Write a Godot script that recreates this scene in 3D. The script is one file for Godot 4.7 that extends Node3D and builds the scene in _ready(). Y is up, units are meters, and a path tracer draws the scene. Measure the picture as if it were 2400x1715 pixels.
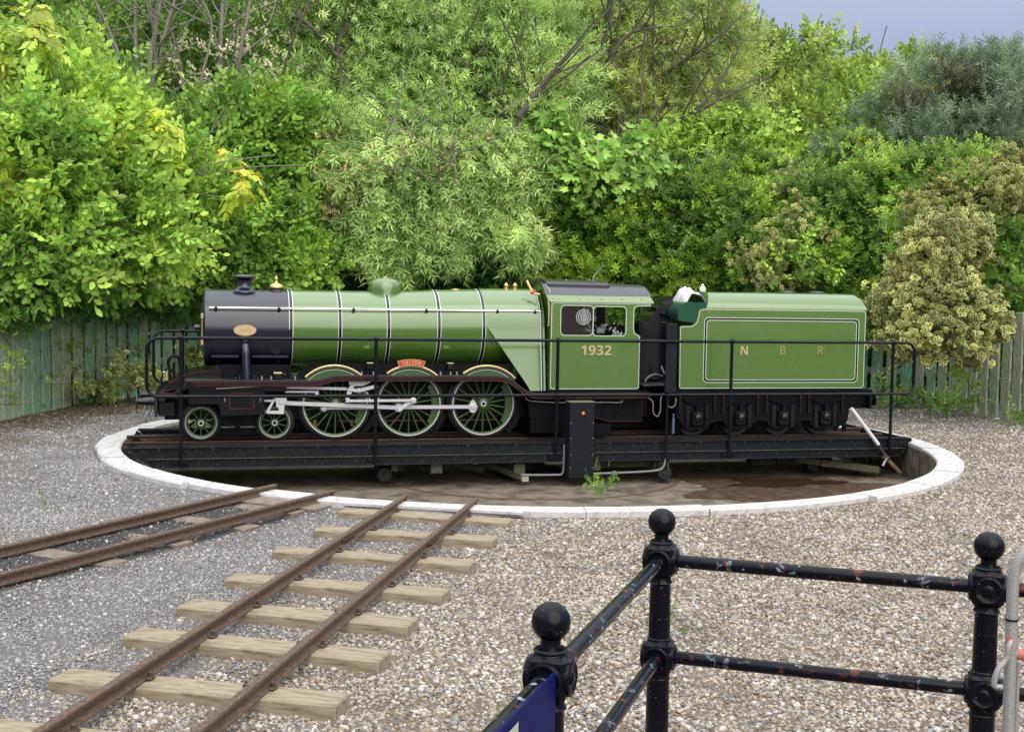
extends Node3D
# A narrow-gauge steam engine standing on a turntable, gravel in front, hedge and trees behind.
# World: turntable centre at the origin, engine along x, y up, metres.

class MB:
	var v := PackedVector3Array()
	var n := PackedVector3Array()
	var c := PackedColorArray()
	var cur := Color.WHITE

	func vert(p: Vector3, q: Vector3) -> void:
		v.append(p); n.append(q); c.append(cur)

	func quad(p0: Vector3, p1: Vector3, p2: Vector3, p3: Vector3) -> void:   # counter-clockwise seen from outside
		var q := (p2 - p0).cross(p3 - p1).normalized()
		for k in [p0, p2, p1, p0, p3, p2]:
			vert(k, q)

	func quadn(p0, p1, p2, p3, n0, n1, n2, n3) -> void:
		vert(p0, n0); vert(p2, n2); vert(p1, n1)
		vert(p0, n0); vert(p3, n3); vert(p2, n2)

	func tri(p0: Vector3, p1: Vector3, p2: Vector3) -> void:
		var q := (p1 - p0).cross(p2 - p0).normalized()
		vert(p0, q); vert(p2, q); vert(p1, q)

	func face(pts: Array, centre: Vector3) -> void:
		var m := Vector3.ZERO
		for p in pts:
			m += p
		m /= pts.size()
		var q: Vector3 = (pts[1] - pts[0]).cross(pts[2] - pts[0])
		var l := pts.duplicate()
		if q.dot(m - centre) < 0:
			l.reverse()
		for k in range(1, l.size() - 1):
			tri(l[0], l[k], l[k + 1])

	func box(at: Vector3, size: Vector3, bevel := 0.002, b := Basis.IDENTITY) -> void:
		var h := size * 0.5
		var e: float = min(bevel, min(h.x, min(h.y, h.z)) * 0.9)
		var P := {}
		for sx in [-1, 1]:
			for sy in [-1, 1]:
				for sz in [-1, 1]:
					P[[sx, sy, sz, 0]] = at + b * Vector3(sx * h.x, sy * (h.y - e), sz * (h.z - e))
					P[[sx, sy, sz, 1]] = at + b * Vector3(sx * (h.x - e), sy * h.y, sz * (h.z - e))
					P[[sx, sy, sz, 2]] = at + b * Vector3(sx * (h.x - e), sy * (h.y - e), sz * h.z)
		for s in [-1, 1]:
			face([P[[s, -1, -1, 0]], P[[s, 1, -1, 0]], P[[s, 1, 1, 0]], P[[s, -1, 1, 0]]], at)
			face([P[[-1, s, -1, 1]], P[[1, s, -1, 1]], P[[1, s, 1, 1]], P[[-1, s, 1, 1]]], at)
			face([P[[-1, -1, s, 2]], P[[1, -1, s, 2]], P[[1, 1, s, 2]], P[[-1, 1, s, 2]]], at)
		if e <= 0.0:
			return
		for s in [-1, 1]:
			for t in [-1, 1]:
				face([P[[s, t, -1, 0]], P[[s, t, 1, 0]], P[[s, t, 1, 1]], P[[s, t, -1, 1]]], at)
				face([P[[s, -1, t, 0]], P[[s, 1, t, 0]], P[[s, 1, t, 2]], P[[s, -1, t, 2]]], at)
				face([P[[-1, s, t, 1]], P[[1, s, t, 1]], P[[1, s, t, 2]], P[[-1, s, t, 2]]], at)
				for w in [-1, 1]:
					face([P[[s, t, w, 0]], P[[s, t, w, 1]], P[[s, t, w, 2]]], at)

	func bar(p0: Vector3, p1: Vector3, wide: float, tall: float, up := Vector3.UP, bevel := 0.002) -> void:
		var d := p1 - p0
		var x := d.normalized()
		var y := (up - x * up.dot(x)).normalized()
		box((p0 + p1) * 0.5, Vector3(d.length(), tall, wide), bevel, Basis(x, y, x.cross(y)))

	func tube(pts: Array, r, sides := 10, caps := true, closed := false) -> void:   # r: a number or one radius per point
		var k := pts.size()
		var T := []
		for i in k:
			var a: Vector3 = pts[(i - 1 + k) % k] if closed or i > 0 else pts[i]
			var b: Vector3 = pts[(i + 1) % k] if closed or i < k - 1 else pts[i]
			T.append((b - a).normalized())
		var N: Vector3 = T[0].cross(Vector3.UP if abs(T[0].y) < 0.9 else Vector3.RIGHT).normalized()
		var ring := []
		for i in k:
			N = (N - T[i] * N.dot(T[i])).normalized()
			var B: Vector3 = T[i].cross(N)
			var rr: float = r[i] if r is Array else r
			var row := []
			for j in sides:
				var a := TAU * j / sides
				var q := N * cos(a) + B * sin(a)
				row.append([pts[i] + q * rr, q])
			ring.append(row)
		for i in (k if closed else k - 1):
			var A = ring[i]
			var C = ring[(i + 1) % k]
			for j in sides:
				var j2 := (j + 1) % sides
				quadn(A[j][0], A[j2][0], C[j2][0], C[j][0], A[j][1], A[j2][1], C[j2][1], C[j][1])
		if caps and not closed:
			for e in [0, k - 1]:
				var q: Vector3 = -T[0] if e == 0 else T[e]
				for j in range(1, sides - 1):
					var l := [ring[e][0][0], ring[e][j][0], ring[e][j + 1][0]]
					if e == 0:
						l = [l[0], l[2], l[1]]
					vert(l[0], q); vert(l[2], q); vert(l[1], q)

	func lathe(o: Vector3, A: Vector3, prof: Array, sides := 24, a0 := 0.0, a1 := TAU, N := Vector3.ZERO) -> void:   # prof: Vector2(along A, radius)
		A = A.normalized()
		if N == Vector3.ZERO:
			N = A.cross(Vector3.UP if abs(A.y) < 0.9 else Vector3.RIGHT).normalized()
		var B := A.cross(N)
		var seg := []
		for i in prof.size() - 1:
			var d: Vector2 = (prof[i + 1] - prof[i]).normalized()
			seg.append(Vector2(-d.y, d.x))   # (along A, radial)
		for i in seg.size():
			var s: Vector2 = seg[i]
			var n0 := s
			var n1 := s
			if i > 0 and s.dot(seg[i - 1]) > 0.75:
				n0 = (s + seg[i - 1]).normalized()
			if i < seg.size() - 1 and s.dot(seg[i + 1]) > 0.75:
				n1 = (s + seg[i + 1]).normalized()
			for j in sides:
				var t := a0 + (a1 - a0) * j / sides
				var u := a0 + (a1 - a0) * (j + 1) / sides
				var q := N * cos(t) + B * sin(t)
				var w := N * cos(u) + B * sin(u)
				quadn(o + A * prof[i].x + q * prof[i].y, o + A * prof[i].x + w * prof[i].y, o + A * prof[i + 1].x + w * prof[i + 1].y, o + A * prof[i + 1].x + q * prof[i + 1].y,
					A * n0.x + q * n0.y, A * n0.x + w * n0.y, A * n1.x + w * n1.y, A * n1.x + q * n1.y)

	func cyl(p0: Vector3, p1: Vector3, r: float, sides := 16, bevel := 0.002) -> void:
		var l := p0.distance_to(p1)
		var e: float = min(bevel, min(r, l) * 0.4)
		lathe(p0, p1 - p0, [Vector2(0, 0), Vector2(0, r - e), Vector2(e, r), Vector2(l - e, r), Vector2(l, r - e), Vector2(l, 0)], sides)

	func ball(o: Vector3, r: float, sides := 16) -> void:
		var prof := []
		for k in 9:
			prof.append(Vector2(-cos(PI * k / 8.0), sin(PI * k / 8.0)) * r)
		lathe(o, Vector3.UP, prof, sides)

	func cap(poly: PackedVector2Array, o: Vector3, U: Vector3, V: Vector3, towards: Vector3) -> void:
		var ix := Geometry2D.triangulate_polygon(poly)
		for k in range(0, ix.size(), 3):
			var a := o + U * poly[ix[k]].x + V * poly[ix[k]].y
			var b := o + U * poly[ix[k + 1]].x + V * poly[ix[k + 1]].y
			var d := o + U * poly[ix[k + 2]].x + V * poly[ix[k + 2]].y
			if (b - a).cross(d - a).dot(towards) < 0:
				tri(a, d, b)
			else:
				tri(a, b, d)

	func walls(poly: PackedVector2Array, o: Vector3, U: Vector3, V: Vector3, deep: float, hole := false) -> void:
		var p := poly.duplicate()
		if Geometry2D.is_polygon_clockwise(p) != hole:
			p.reverse()
		var F := U.cross(V)
		for i in p.size():
			var j := (i + 1) % p.size()
			var a := o + U * p[i].x + V * p[i].y
			var b := o + U * p[j].x + V * p[j].y
			quad(a, a - F * deep, b - F * deep, b)

	func extrude(poly: PackedVector2Array, o: Vector3, U: Vector3, V: Vector3, deep: float, holes := []) -> void:   # front face towards U x V
		var pieces := [poly]
		for h in holes:
			var mid := 0.0
			for q in h:
				mid += q.x / h.size()
			var next := []
			for p in pieces:
				for side in [-1, 1]:
					var half := PackedVector2Array([Vector2(mid, -50), Vector2(mid + side * 50, -50), Vector2(mid + side * 50, 50), Vector2(mid, 50)])
					for q in Geometry2D.intersect_polygons(p, half):
						for w in Geometry2D.clip_polygons(q, h):
							next.append(w)
			pieces = next
		var F := U.cross(V)
		for p in pieces:
			cap(p, o, U, V, F)
			cap(p, o - F * deep, U, V, -F)
		walls(poly, o, U, V, deep)
		for h in holes:
			walls(h, o, U, V, deep, true)

	func ribbon(pts: PackedVector2Array, w: float, closed: bool, o: Vector3, U := Vector3.RIGHT, V := Vector3.UP) -> void:
		var k := pts.size()
		var L := []
		for i in k:
			var a: Vector2 = pts[(i - 1 + k) % k] if closed or i > 0 else pts[i] * 2.0 - pts[i + 1]
			var b: Vector2 = pts[(i + 1) % k] if closed or i < k - 1 else pts[i] * 2.0 - pts[i - 1]
			var d0 := (pts[i] - a).normalized()
			var d1 := (b - pts[i]).normalized()
			var m := (d0 + d1).normalized()
			var nn: Vector2 = Vector2(-m.y, m.x) * w * 0.5 / max(0.4, m.dot(d1))
			L.append([o + U * (pts[i].x + nn.x) + V * (pts[i].y + nn.y), o + U * (pts[i].x - nn.x) + V * (pts[i].y - nn.y)])
		for i in (k if closed else k - 1):
			var j := (i + 1) % k
			quad(L[i][1], L[j][1], L[j][0], L[i][0])

	func grid(P: Array, flip := false) -> void:   # P[i][j]: Vector3, smooth
		var R := P.size()
		var C: int = P[0].size()
		var NN := []
		for i in R:
			var row := []
			for j in C:
				var du: Vector3 = P[min(i + 1, R - 1)][j] - P[max(i - 1, 0)][j]
				var dv: Vector3 = P[i][min(j + 1, C - 1)] - P[i][max(j - 1, 0)]
				var q := du.cross(dv).normalized()
				row.append(-q if flip else q)
			NN.append(row)
		for i in R - 1:
			for j in C - 1:
				if flip:
					quadn(P[i][j], P[i][j + 1], P[i + 1][j + 1], P[i + 1][j], NN[i][j], NN[i][j + 1], NN[i + 1][j + 1], NN[i + 1][j])
				else:
					quadn(P[i][j], P[i + 1][j], P[i + 1][j + 1], P[i][j + 1], NN[i][j], NN[i + 1][j], NN[i + 1][j + 1], NN[i][j + 1])

	func mesh(off := Vector3.ZERO, coloured := false) -> ArrayMesh:
		if off != Vector3.ZERO:
			for i in v.size():
				v[i] -= off
		var a := []
		a.resize(Mesh.ARRAY_MAX)
		a[Mesh.ARRAY_VERTEX] = v
		a[Mesh.ARRAY_NORMAL] = n
		if coloured:
			a[Mesh.ARRAY_COLOR] = c
		var m := ArrayMesh.new()
		m.add_surface_from_arrays(Mesh.PRIMITIVE_TRIANGLES, a)
		return m


var OFF := Vector3.ZERO
var M := {}
var taken := {}
var bold := SystemFont.new()

func numbered(called: String) -> String:
	taken[called] = taken.get(called, -1) + 1
	return called if taken[called] == 0 else "%s_%03d" % [called, taken[called]]

func thing(called: String, label: String, category: String, at := Vector3.ZERO, group := "") -> Node3D:
	var o := Node3D.new()
	o.name = numbered(called)
	o.position = at
	o.set_meta("label", label)
	o.set_meta("category", category)
	if group:
		o.set_meta("group", group)
	add_child(o)
	OFF = at
	return o

func part(parent: Node3D, called: String, mb: MB, m: Material, coloured := false, label := "") -> MeshInstance3D:
	var o := MeshInstance3D.new()
	o.name = called
	o.mesh = mb.mesh(OFF, coloured)
	o.material_override = m
	if label:
		o.set_meta("label", label)
	parent.add_child(o, true)
	return o

func struct(called: String, mb: MB, m: Material, coloured := false) -> MeshInstance3D:
	var o := MeshInstance3D.new()
	o.name = numbered(called)
	o.mesh = mb.mesh(Vector3.ZERO, coloured)
	o.material_override = m
	o.set_meta("kind", "structure")
	add_child(o)
	return o

func mt(called: String, lin: Color, rough: float, metal := 0.0, spec := 0.5) -> StandardMaterial3D:
	var m := StandardMaterial3D.new()
	m.resource_name = called
	m.albedo_color = lin.linear_to_srgb()
	m.roughness = rough
	m.metallic = metal
	m.metallic_specular = spec
	M[called] = m
	return m

func noise_tex(freq: float, stops: Array, sd: int, oct := 4, kind := FastNoiseLite.TYPE_SIMPLEX_SMOOTH, size := 512) -> NoiseTexture2D:
	var f := FastNoiseLite.new()
	f.seed = sd
	f.noise_type = kind
	f.frequency = freq
	f.fractal_octaves = oct
	var t := NoiseTexture2D.new()
	t.width = size
	t.height = size
	t.seamless = true
	t.noise = f
	if stops.size():
		var g := Gradient.new()
		var offs := PackedFloat32Array()
		var cols := PackedColorArray()
		for s in stops:
			offs.append(s[0])
			cols.append((s[1] as Color).linear_to_srgb())
		g.offsets = offs
		g.colors = cols
		t.color_ramp = g
	return t

func textured(called: String, tex: Texture2D, scale: Vector3, rough: float, world := false, metal := 0.0, bump: Texture2D = null, bump_cm := 0.0) -> StandardMaterial3D:
	var m := mt(called, Color(1, 1, 1), rough, metal)
	m.albedo_texture = tex
	m.uv1_triplanar = true
	m.uv1_world_triplanar = world
	m.uv1_scale = scale
	if bump:
		m.heightmap_enabled = true
		m.heightmap_texture = bump
		m.heightmap_scale = bump_cm
	return m

func rrect(x0: float, y0: float, x1: float, y1: float, r: float, steps := 5) -> PackedVector2Array:
	var p := PackedVector2Array()
	for q in [[x1 - r, y0 + r, -90.0], [x1 - r, y1 - r, 0.0], [x0 + r, y1 - r, 90.0], [x0 + r, y0 + r, 180.0]]:
		for k in steps + 1:
			var a := deg_to_rad(q[2] + 90.0 * k / steps)
			p.append(Vector2(q[0] + cos(a) * r, q[1] + sin(a) * r))
	return p

func poly(flat: Array) -> PackedVector2Array:
	var p := PackedVector2Array()
	for k in range(0, flat.size(), 2):
		p.append(Vector2(flat[k], flat[k + 1]))
	return p

func v3(flat: Array) -> Array:
	var p := []
	for k in range(0, flat.size(), 3):
		p.append(Vector3(flat[k], flat[k + 1], flat[k + 2]))
	return p

func curve(pts: Array, steps := 6) -> Array:   # a Catmull-Rom line through the points
	var out := []
	for i in pts.size() - 1:
		var p0 = pts[max(i - 1, 0)]
		var p3 = pts[min(i + 2, pts.size() - 1)]
		for k in steps:
			var t := float(k) / steps
			out.append(pts[i].cubic_interpolate(pts[i + 1], p0, p3, t))
	out.append(pts[-1])
	return out

func letters(parent: Node3D, called: String, text: String, at: Vector3, tall: float, m: Material, deep := 0.004, roll := 0.0, squeeze := 1.0) -> MeshInstance3D:
	var t := TextMesh.new()
	t.text = text
	t.font = bold
	t.font_size = 64
	t.pixel_size = tall / 64.0 / 0.73
	t.depth = deep
	t.curve_step = 1.0
	var o := MeshInstance3D.new()
	o.name = called
	o.mesh = t
	o.material_override = m
	o.position = at - OFF
	o.rotation.z = roll
	o.scale.x = squeeze
	parent.add_child(o, true)
	return o

const X := Vector3.RIGHT
const Y := Vector3.UP
const Z := Vector3.BACK

const RY := 0.03      # rail top
const RIN := 3.225    # turntable pit, inner face of the kerb
const ROUT := 3.402
const RC := Vector3(0, 0, 0.035)
const T1 := -0.4069   # bearing of the near track, of the left track
const T2 := -0.6823
var eye := Vector3(-2.595, 1.274, 10.13)
var gnoise := FastNoiseLite.new()

func sm(a: float, b: float, x: float) -> float:
	return smoothstep(a, b, x)

func ground_y(x: float, z: float) -> float:
	var r := Vector2(x, z - RC.z).length()
	var y := -0.035
	var s := x * sin(T1) + z * cos(T1)
	var t := x * cos(T1) - z * sin(T1)
	y -= 0.024 * sm(3.4, 3.75, s) * (1.0 - sm(0.75, 1.3, abs(t)))
	y -= 0.02 * sm(3.7, 4.6, r) * sm(-0.5, 1.5, t) * sm(2.0, 4.0, z)
	y += gnoise.get_noise_2d(x * 18.0, z * 18.0) * 0.012
	return y

func beige(x: float, z: float) -> float:   # 0: grey ash and flint, 1: washed beige shingle
	var t := x * cos(T1) - z * sin(T1)
	var r := Vector2(x, z).length()
	var far := sm(1.0, -1.5, z)
	return clamp(sm(-0.2, 1.0, t + gnoise.get_noise_2d(x * 40.0, z * 40.0) * 0.6 + 0.25 * (z - 4.0)) * (1.0 - 0.75 * far) - 0.25 * sm(0.35, 0.7, gnoise.get_noise_2d(x * 90.0 + 300.0, z * 90.0)), 0.0, 1.0)

func litter(x: float, z: float) -> float:   # brown leaf litter under the left hedge
	return sm(3.7, 4.5, Vector2(x, z).length() + 0.5 * gnoise.get_noise_2d(x * 30.0, z * 30.0)) * sm(-0.5, -2.5, x) * sm(2.6, 0.3, z)

func build_setting() -> void:
	var g := MB.new()
	var radii := [RIN + 0.02, ROUT - 0.02]
	var r := ROUT + 0.03
	while r < 12.0:
		radii.append(r)
		r += 0.12
	while r < 500.0:
		radii.append(r)
		r *= 1.35
	var seg := 180
	var rows := []
	for q in radii:
		var row := []
		for j in seg + 1:
			var a := TAU * j / seg
			var x := sin(a) * float(q)
			var z := RC.z + cos(a) * float(q)
			row.append(Vector3(x, ground_y(x, z) if q < 40.0 else -0.04, z) if q > ROUT else Vector3(x, -0.04, z))
		rows.append(row)
	for i in rows.size() - 1:
		for j in seg:
			var ps := [rows[i][j], rows[i][j + 1], rows[i + 1][j + 1], rows[i + 1][j]]
			var cs := []
			for p in ps:
				cs.append(ground_tint(p.x, p.z))
			for k in [0, 1, 2, 0, 2, 3]:
				g.cur = cs[k]
				g.vert(ps[k], Y)
	# smooth normals from the height field
	for i in g.v.size():
		var p := g.v[i]
		if Vector2(p.x, p.z).length() < 12.0:
			g.n[i] = Vector3(ground_y(p.x - 0.05, p.z) - ground_y(p.x + 0.05, p.z), 0.1, ground_y(p.x, p.z - 0.05) - ground_y(p.x, p.z + 0.05)).normalized()
	# clockwise from above
	struct("ground", g, M.ground, true)

	# pit: floor, wall
	var f := MB.new()
	f.lathe(Vector3(RC.x, -0.36, RC.z), Y, [Vector2(0, 0), Vector2(0.0, RIN + 0.05), Vector2(0.06, RIN + 0.05), Vector2(0.06, 0.0)], 96)
	struct("turntable_pit_floor", f, M.pit_floor)
	f = MB.new()
	f.lathe(RC, Y, [Vector2(-0.02, RIN), Vector2(-0.298, RIN), Vector2(-0.298, RIN + 0.06), Vector2(-0.02, RIN + 0.06)], 128)
	struct("turntable_pit_wall", f, M.pit_wall)
	# rust ring of the roller path on the pit floor
	var ringp := thing("roller_path", "rusty circular steel roller rail let into the concrete pit floor", "rail", Vector3(RC.x, -0.3, RC.z))
	f = MB.new()
	f.lathe(Vector3(0, -0.3, RC.z), Y, [Vector2(0.0, 1.262), Vector2(0.005, 1.262), Vector2(0.005, 1.23), Vector2(0.0, 1.23)], 96)
	part(ringp, "rail_ring", f, M.rail_rust)

	# the white-painted ring kerb in segments
	var kb := thing("ring_kerb", "white painted ring kerb round the edge of the turntable pit", "kerb", Vector3(RC.x, -0.04, RC.z))
	var rng := RandomNumberGenerator.new()
	rng.seed = 5
	var cuts := []
	var a := -170.0
	while a < 189.0:
		cuts.append(a)
		a += 11.25 + rng.randf_range(-1.5, 1.5)
	cuts[-1] = 190.0
	for i in cuts.size() - 1:
		var a0 := deg_to_rad(cuts[i] + 0.05)
		var a1 := deg_to_rad(cuts[i + 1] - 0.05)
		var ri: float = RIN - rng.randf_range(0.0, 0.008)
		var ro: float = ROUT + rng.randf_range(-0.012, 0.012)
		var top: float = rng.randf_range(-0.006, 0.004)
		var mid := rad_to_deg(a0 + a1) * 0.5
		if mid > -50 and mid < 25:      # the near side is thin and low between the two tracks
			ro -= 0.05
		f = MB.new()
		var prof := [Vector2(-0.035, ri + 0.003), Vector2(top - 0.008, ri), Vector2(top, ri + 0.01), Vector2(top, ro - 0.01), Vector2(top - 0.01, ro), Vector2(-0.075, ro + 0.004)]
		# outward normals: the profile runs over the top from the inside out
		var P := []
		for q in prof:
			var row := []
			for j in 9:
				var t := a0 + (a1 - a0) * j / 8.0
				row.append(RC + Vector3(sin(t) * q.y, q.x, cos(t) * q.y))
			P.append(row)
		for k in P.size() - 1:
			for j in 8:
				f.quad(P[k][j], P[k + 1][j], P[k + 1][j + 1], P[k][j + 1])
		for e in [0, 8]:
			var l := []
			for k in P.size():
				l.append(P[k][e])
			f.face(l, RC + Vector3(sin((a0 + a1) / 2) * (ri + ro) / 2, -0.03, cos((a0 + a1) / 2) * (ri + ro) / 2))
		part(kb, "kerb_segment", f, M.kerb_white)
	# damp rusty stain and a puddle in it: thin sheets on the floor
	for q in [["stain", "rust-brown damp stain spread over the pit floor right of the control box", "stain", Vector2(1.85, 1.0), 0.86, 0.62, -0.2965, M.damp], ["puddle", "shallow dark puddle in the middle of the rust-brown stain in the pit", "puddle", Vector2(1.95, 0.75), 0.46, 0.22, -0.2945, M.puddle]]:
		f = MB.new()
		var pud := PackedVector2Array()
		for k in 90:
			var t := TAU * k / 90.0
			var rr := 1.0 + 0.2 * sin(3 * t + 1.0) + 0.12 * sin(5 * t) + 0.06 * sin(9 * t + 2.0) + 0.03 * sin(17 * t) + 0.02 * sin(31 * t + 1.0)
			var c: Vector2 = q[3] + Vector2(cos(t) * q[4] * rr, sin(t) * q[5] * rr)
			if c.length() > 3.15:
				c = c.normalized() * 3.15
			pud.append(c)
		f.cap(pud, Vector3(0, q[6], 0), X, Z, Y)
		var pu := MeshInstance3D.new()
		pu.name = q[0]
		pu.mesh = f.mesh()
		pu.material_override = q[7]
		pu.set_meta("label", q[1])
		pu.set_meta("category", q[2])
		add_child(pu)

func ground_tint(x: float, z: float) -> Color:
	var c := Color(0.165, 0.16, 0.16).lerp(Color(0.2, 0.16, 0.11), beige(x, z))
	c = c.lerp(Color(0.13, 0.095, 0.066), litter(x, z))
	var s := x * sin(T2) + z * cos(T2)
	var t := x * cos(T2) - z * sin(T2)
	if s > 3.4:   # coal dust and oil in the left track
		c = c.lerp(Color(0.03, 0.029, 0.03), (1.0 - sm(0.18, 0.42, abs(t))) * (0.75 + 0.25 * gnoise.get_noise_2d(x * 60.0, z * 60.0)))
	return c

func build_gravel() -> void:
	var rng := RandomNumberGenerator.new()
	rng.seed = 77
	var fwd := Vector3(0.2354, 0, -0.9719)
	var rgt := Vector3(0.9719, 0, 0.2354)
	var grey := [Color(0.38, 0.38, 0.39), Color(0.3, 0.3, 0.31), Color(0.44, 0.43, 0.42), Color(0.34, 0.33, 0.32), Color(0.56, 0.54, 0.51), Color(0.24, 0.24, 0.25), Color(0.4, 0.37, 0.33)]
	var tan := [Color(0.52, 0.44, 0.31), Color(0.62, 0.58, 0.5), Color(0.38, 0.28, 0.165), Color(0.32, 0.3, 0.28), Color(0.7, 0.67, 0.61), Color(0.45, 0.36, 0.23), Color(0.24, 0.17, 0.1), Color(0.2, 0.19, 0.19), Color(0.56, 0.49, 0.37), Color(0.36, 0.37, 0.39)]
	var kinds := []
	for k in 5:
		kinds.append([[], PackedColorArray()])
	var bands := [[2.7, 4.2, 7000.0, 0.0076], [4.2, 5.6, 6200.0, 0.0078], [5.6, 7.2, 5000.0, 0.0082], [7.2, 9.5, 3200.0, 0.009], [9.5, 12.5, 1700.0, 0.0105], [12.5, 16.0, 800.0, 0.0125]]
	for b in bands:
		var half: float = b[1] * 0.43 + 0.35
		var count := int((b[1] - b[0]) * half * 2.0 * b[2])
		for i in count:
			var d := rng.randf_range(b[0], b[1])
			var l := rng.randf_range(-half, half)
			var p := eye + fwd * d + rgt * l
			var rr := Vector2(p.x, p.z - RC.z).length()
			if rr < ROUT + 0.01 or (rr > 6.4 and p.z < 1.0):
				continue
			var bz := beige(p.x, p.z)
			var li := litter(p.x, p.z)
			if rng.randf() < li * 0.88:
				continue
			var s := p.x * sin(T2) + p.z * cos(T2)
			var t := p.x * cos(T2) - p.z * sin(T2)
			var sooty: bool = s > 3.4 and abs(t) < 0.27
			if sooty and rng.randf() < 0.6:
				continue
			var is_tan := rng.randf() < bz
			var col: Color = 0.68 * (tan[rng.randi() % tan.size()] if is_tan else grey[rng.randi() % grey.size()])
			col = col.lerp(Color(0.27, 0.255, 0.235), 0.16 if is_tan else 0.28) * rng.randf_range(0.66, 1.2) * (1.0 + 0.3 * gnoise.get_noise_2d(p.x * 25.0 + 70.0, p.z * 25.0))
			if sooty and rng.randf() < 0.8:
				col = col * 0.22
			var k := 1.0 + (0.12 if is_tan else -0.22)
			var sz: float = b[3] * k * rng.randf_range(0.45, 1.0)
			if rng.randf() < 0.02:
				sz *= 1.5
				col = Color(0.5, 0.48, 0.44) * rng.randf_range(0.7, 1.1) if rng.randf() < 0.6 else col
			var y := ground_y(p.x, p.z) + sz * rng.randf_range(-0.15, 0.45)
			var bs := Basis.from_euler(Vector3(rng.randf_range(-0.5, 0.5), rng.randf() * TAU, rng.randf_range(-0.5, 0.5))) * Basis.from_scale(Vector3(sz * rng.randf_range(1.0, 1.5), sz * rng.randf_range(0.55, 0.95), sz))
			var w := rng.randi() % 5
			kinds[w][0].append(Transform3D(bs, Vector3(p.x, y, p.z)))
			kinds[w][1].append(Color(col.r, col.g, col.b))
	for k in 5:
		var o := scatter(pebble_mesh(k), kinds[k][0], kinds[k][1], M.pebble)
		o.name = numbered("gravel")
		o.set_meta("kind", "stuff")
		o.set_meta("label", "loose shingle and flint gravel spread round the turntable")
		o.set_meta("category", "gravel")
		add_child(o)

func build_litter() -> void:   # fallen leaves and bark chips under the hedges
	var rng := RandomNumberGenerator.new()
	rng.seed = 12
	var f := MB.new()
	leaf(f, Vector3(0, 0, 0.5), Vector3(0, 0.1, -1).normalized(), Y, 1.0, 0.6, OVATE, 0.25, Color.WHITE, 0.25)
	var where := []
	var cols := PackedColorArray()
	var browns := [Color(0.13, 0.085, 0.05), Color(0.2, 0.14, 0.085), Color(0.08, 0.055, 0.038), Color(0.27, 0.2, 0.13), Color(0.3, 0.17, 0.08)]
	for i in 9000:
		var a := rng.randf_range(-PI * 0.98, PI * 0.3)
		var r := rng.randf_range(3.6, 5.6)
		var p := Vector3(cos(a) * r, 0, sin(a) * r)
		var li: float = max(litter(p.x, p.z), 0.35 * sm(4.6, 5.5, r))
		if rng.randf() > li or Vector2(p.x, p.z - RC.z).length() < ROUT + 0.02:
			continue
		p.y = ground_y(p.x, p.z) + rng.randf_range(0.002, 0.012)
		var s := rng.randf_range(0.012, 0.034)
		where.append(Transform3D(Basis.from_euler(Vector3(rng.randf_range(-0.4, 0.4), rng.randf() * TAU, rng.randf_range(-0.4, 0.4))) * Basis.from_scale(Vector3.ONE * s), p))
		cols.append(browns[rng.randi() % 5] * rng.randf_range(0.7, 1.2))
	var o := scatter(f.mesh(Vector3.ZERO, true), where, cols, M.litter)
	o.name = "leaf_litter"
	o.set_meta("kind", "stuff")
	o.set_meta("label", "dry brown leaf litter strewn along the foot of the hedges")
	o.set_meta("category", "leaf litter")
	add_child(o)

func pebble_mesh(sd: int) -> ArrayMesh:
	var rng := RandomNumberGenerator.new()
	rng.seed = 900 + sd
	var s := SphereMesh.new()
	s.radius = 1.0
	s.height = 2.0
	s.radial_segments = 8
	s.rings = 4
	var a := s.get_mesh_arrays()
	var v: PackedVector3Array = a[Mesh.ARRAY_VERTEX]
	var f := FastNoiseLite.new()
	f.seed = sd + 3
	f.frequency = 0.75
	var planes := []
	for k in 5:
		planes.append([Vector3(rng.randf_range(-1, 1), rng.randf_range(-1, 1), rng.randf_range(-1, 1)).normalized(), rng.randf_range(0.6, 0.85)])
	for i in v.size():
		var p := v[i] * (1.0 + 0.4 * f.get_noise_3dv(v[i]))
		for q in planes:
			var d: float = p.dot(q[0]) - q[1]
			if d > 0:
				p -= q[0] * d * 0.8
		v[i] = p
	var st := SurfaceTool.new()
	var am := ArrayMesh.new()
	a[Mesh.ARRAY_VERTEX] = v
	a[Mesh.ARRAY_TANGENT] = null
	am.add_surface_from_arrays(Mesh.PRIMITIVE_TRIANGLES, a)
	st.create_from(am, 0)
	st.generate_normals()
	return st.commit()

func scatter(mesh: Mesh, where: Array, cols: PackedColorArray, m: Material) -> MultiMeshInstance3D:
	var mm := MultiMesh.new()
	mm.transform_format = MultiMesh.TRANSFORM_3D
	mm.use_colors = cols.size() > 0
	mm.mesh = mesh
	mm.instance_count = where.size()
	var buf := PackedFloat32Array()
	var st := 16 if cols.size() else 12
	buf.resize(where.size() * st)
	for i in where.size():
		var t: Transform3D = where[i]
		var k := i * st
		for r in 3:
			buf[k + r * 4] = t.basis.x[r]
			buf[k + r * 4 + 1] = t.basis.y[r]
			buf[k + r * 4 + 2] = t.basis.z[r]
			buf[k + r * 4 + 3] = t.origin[r]
		if st == 16:
			buf[k + 12] = cols[i].r
			buf[k + 13] = cols[i].g
			buf[k + 14] = cols[i].b
			buf[k + 15] = 1.0
	mm.buffer = buf
	var o := MultiMeshInstance3D.new()
	o.multimesh = mm
	o.material_override = m
	return o

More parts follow.
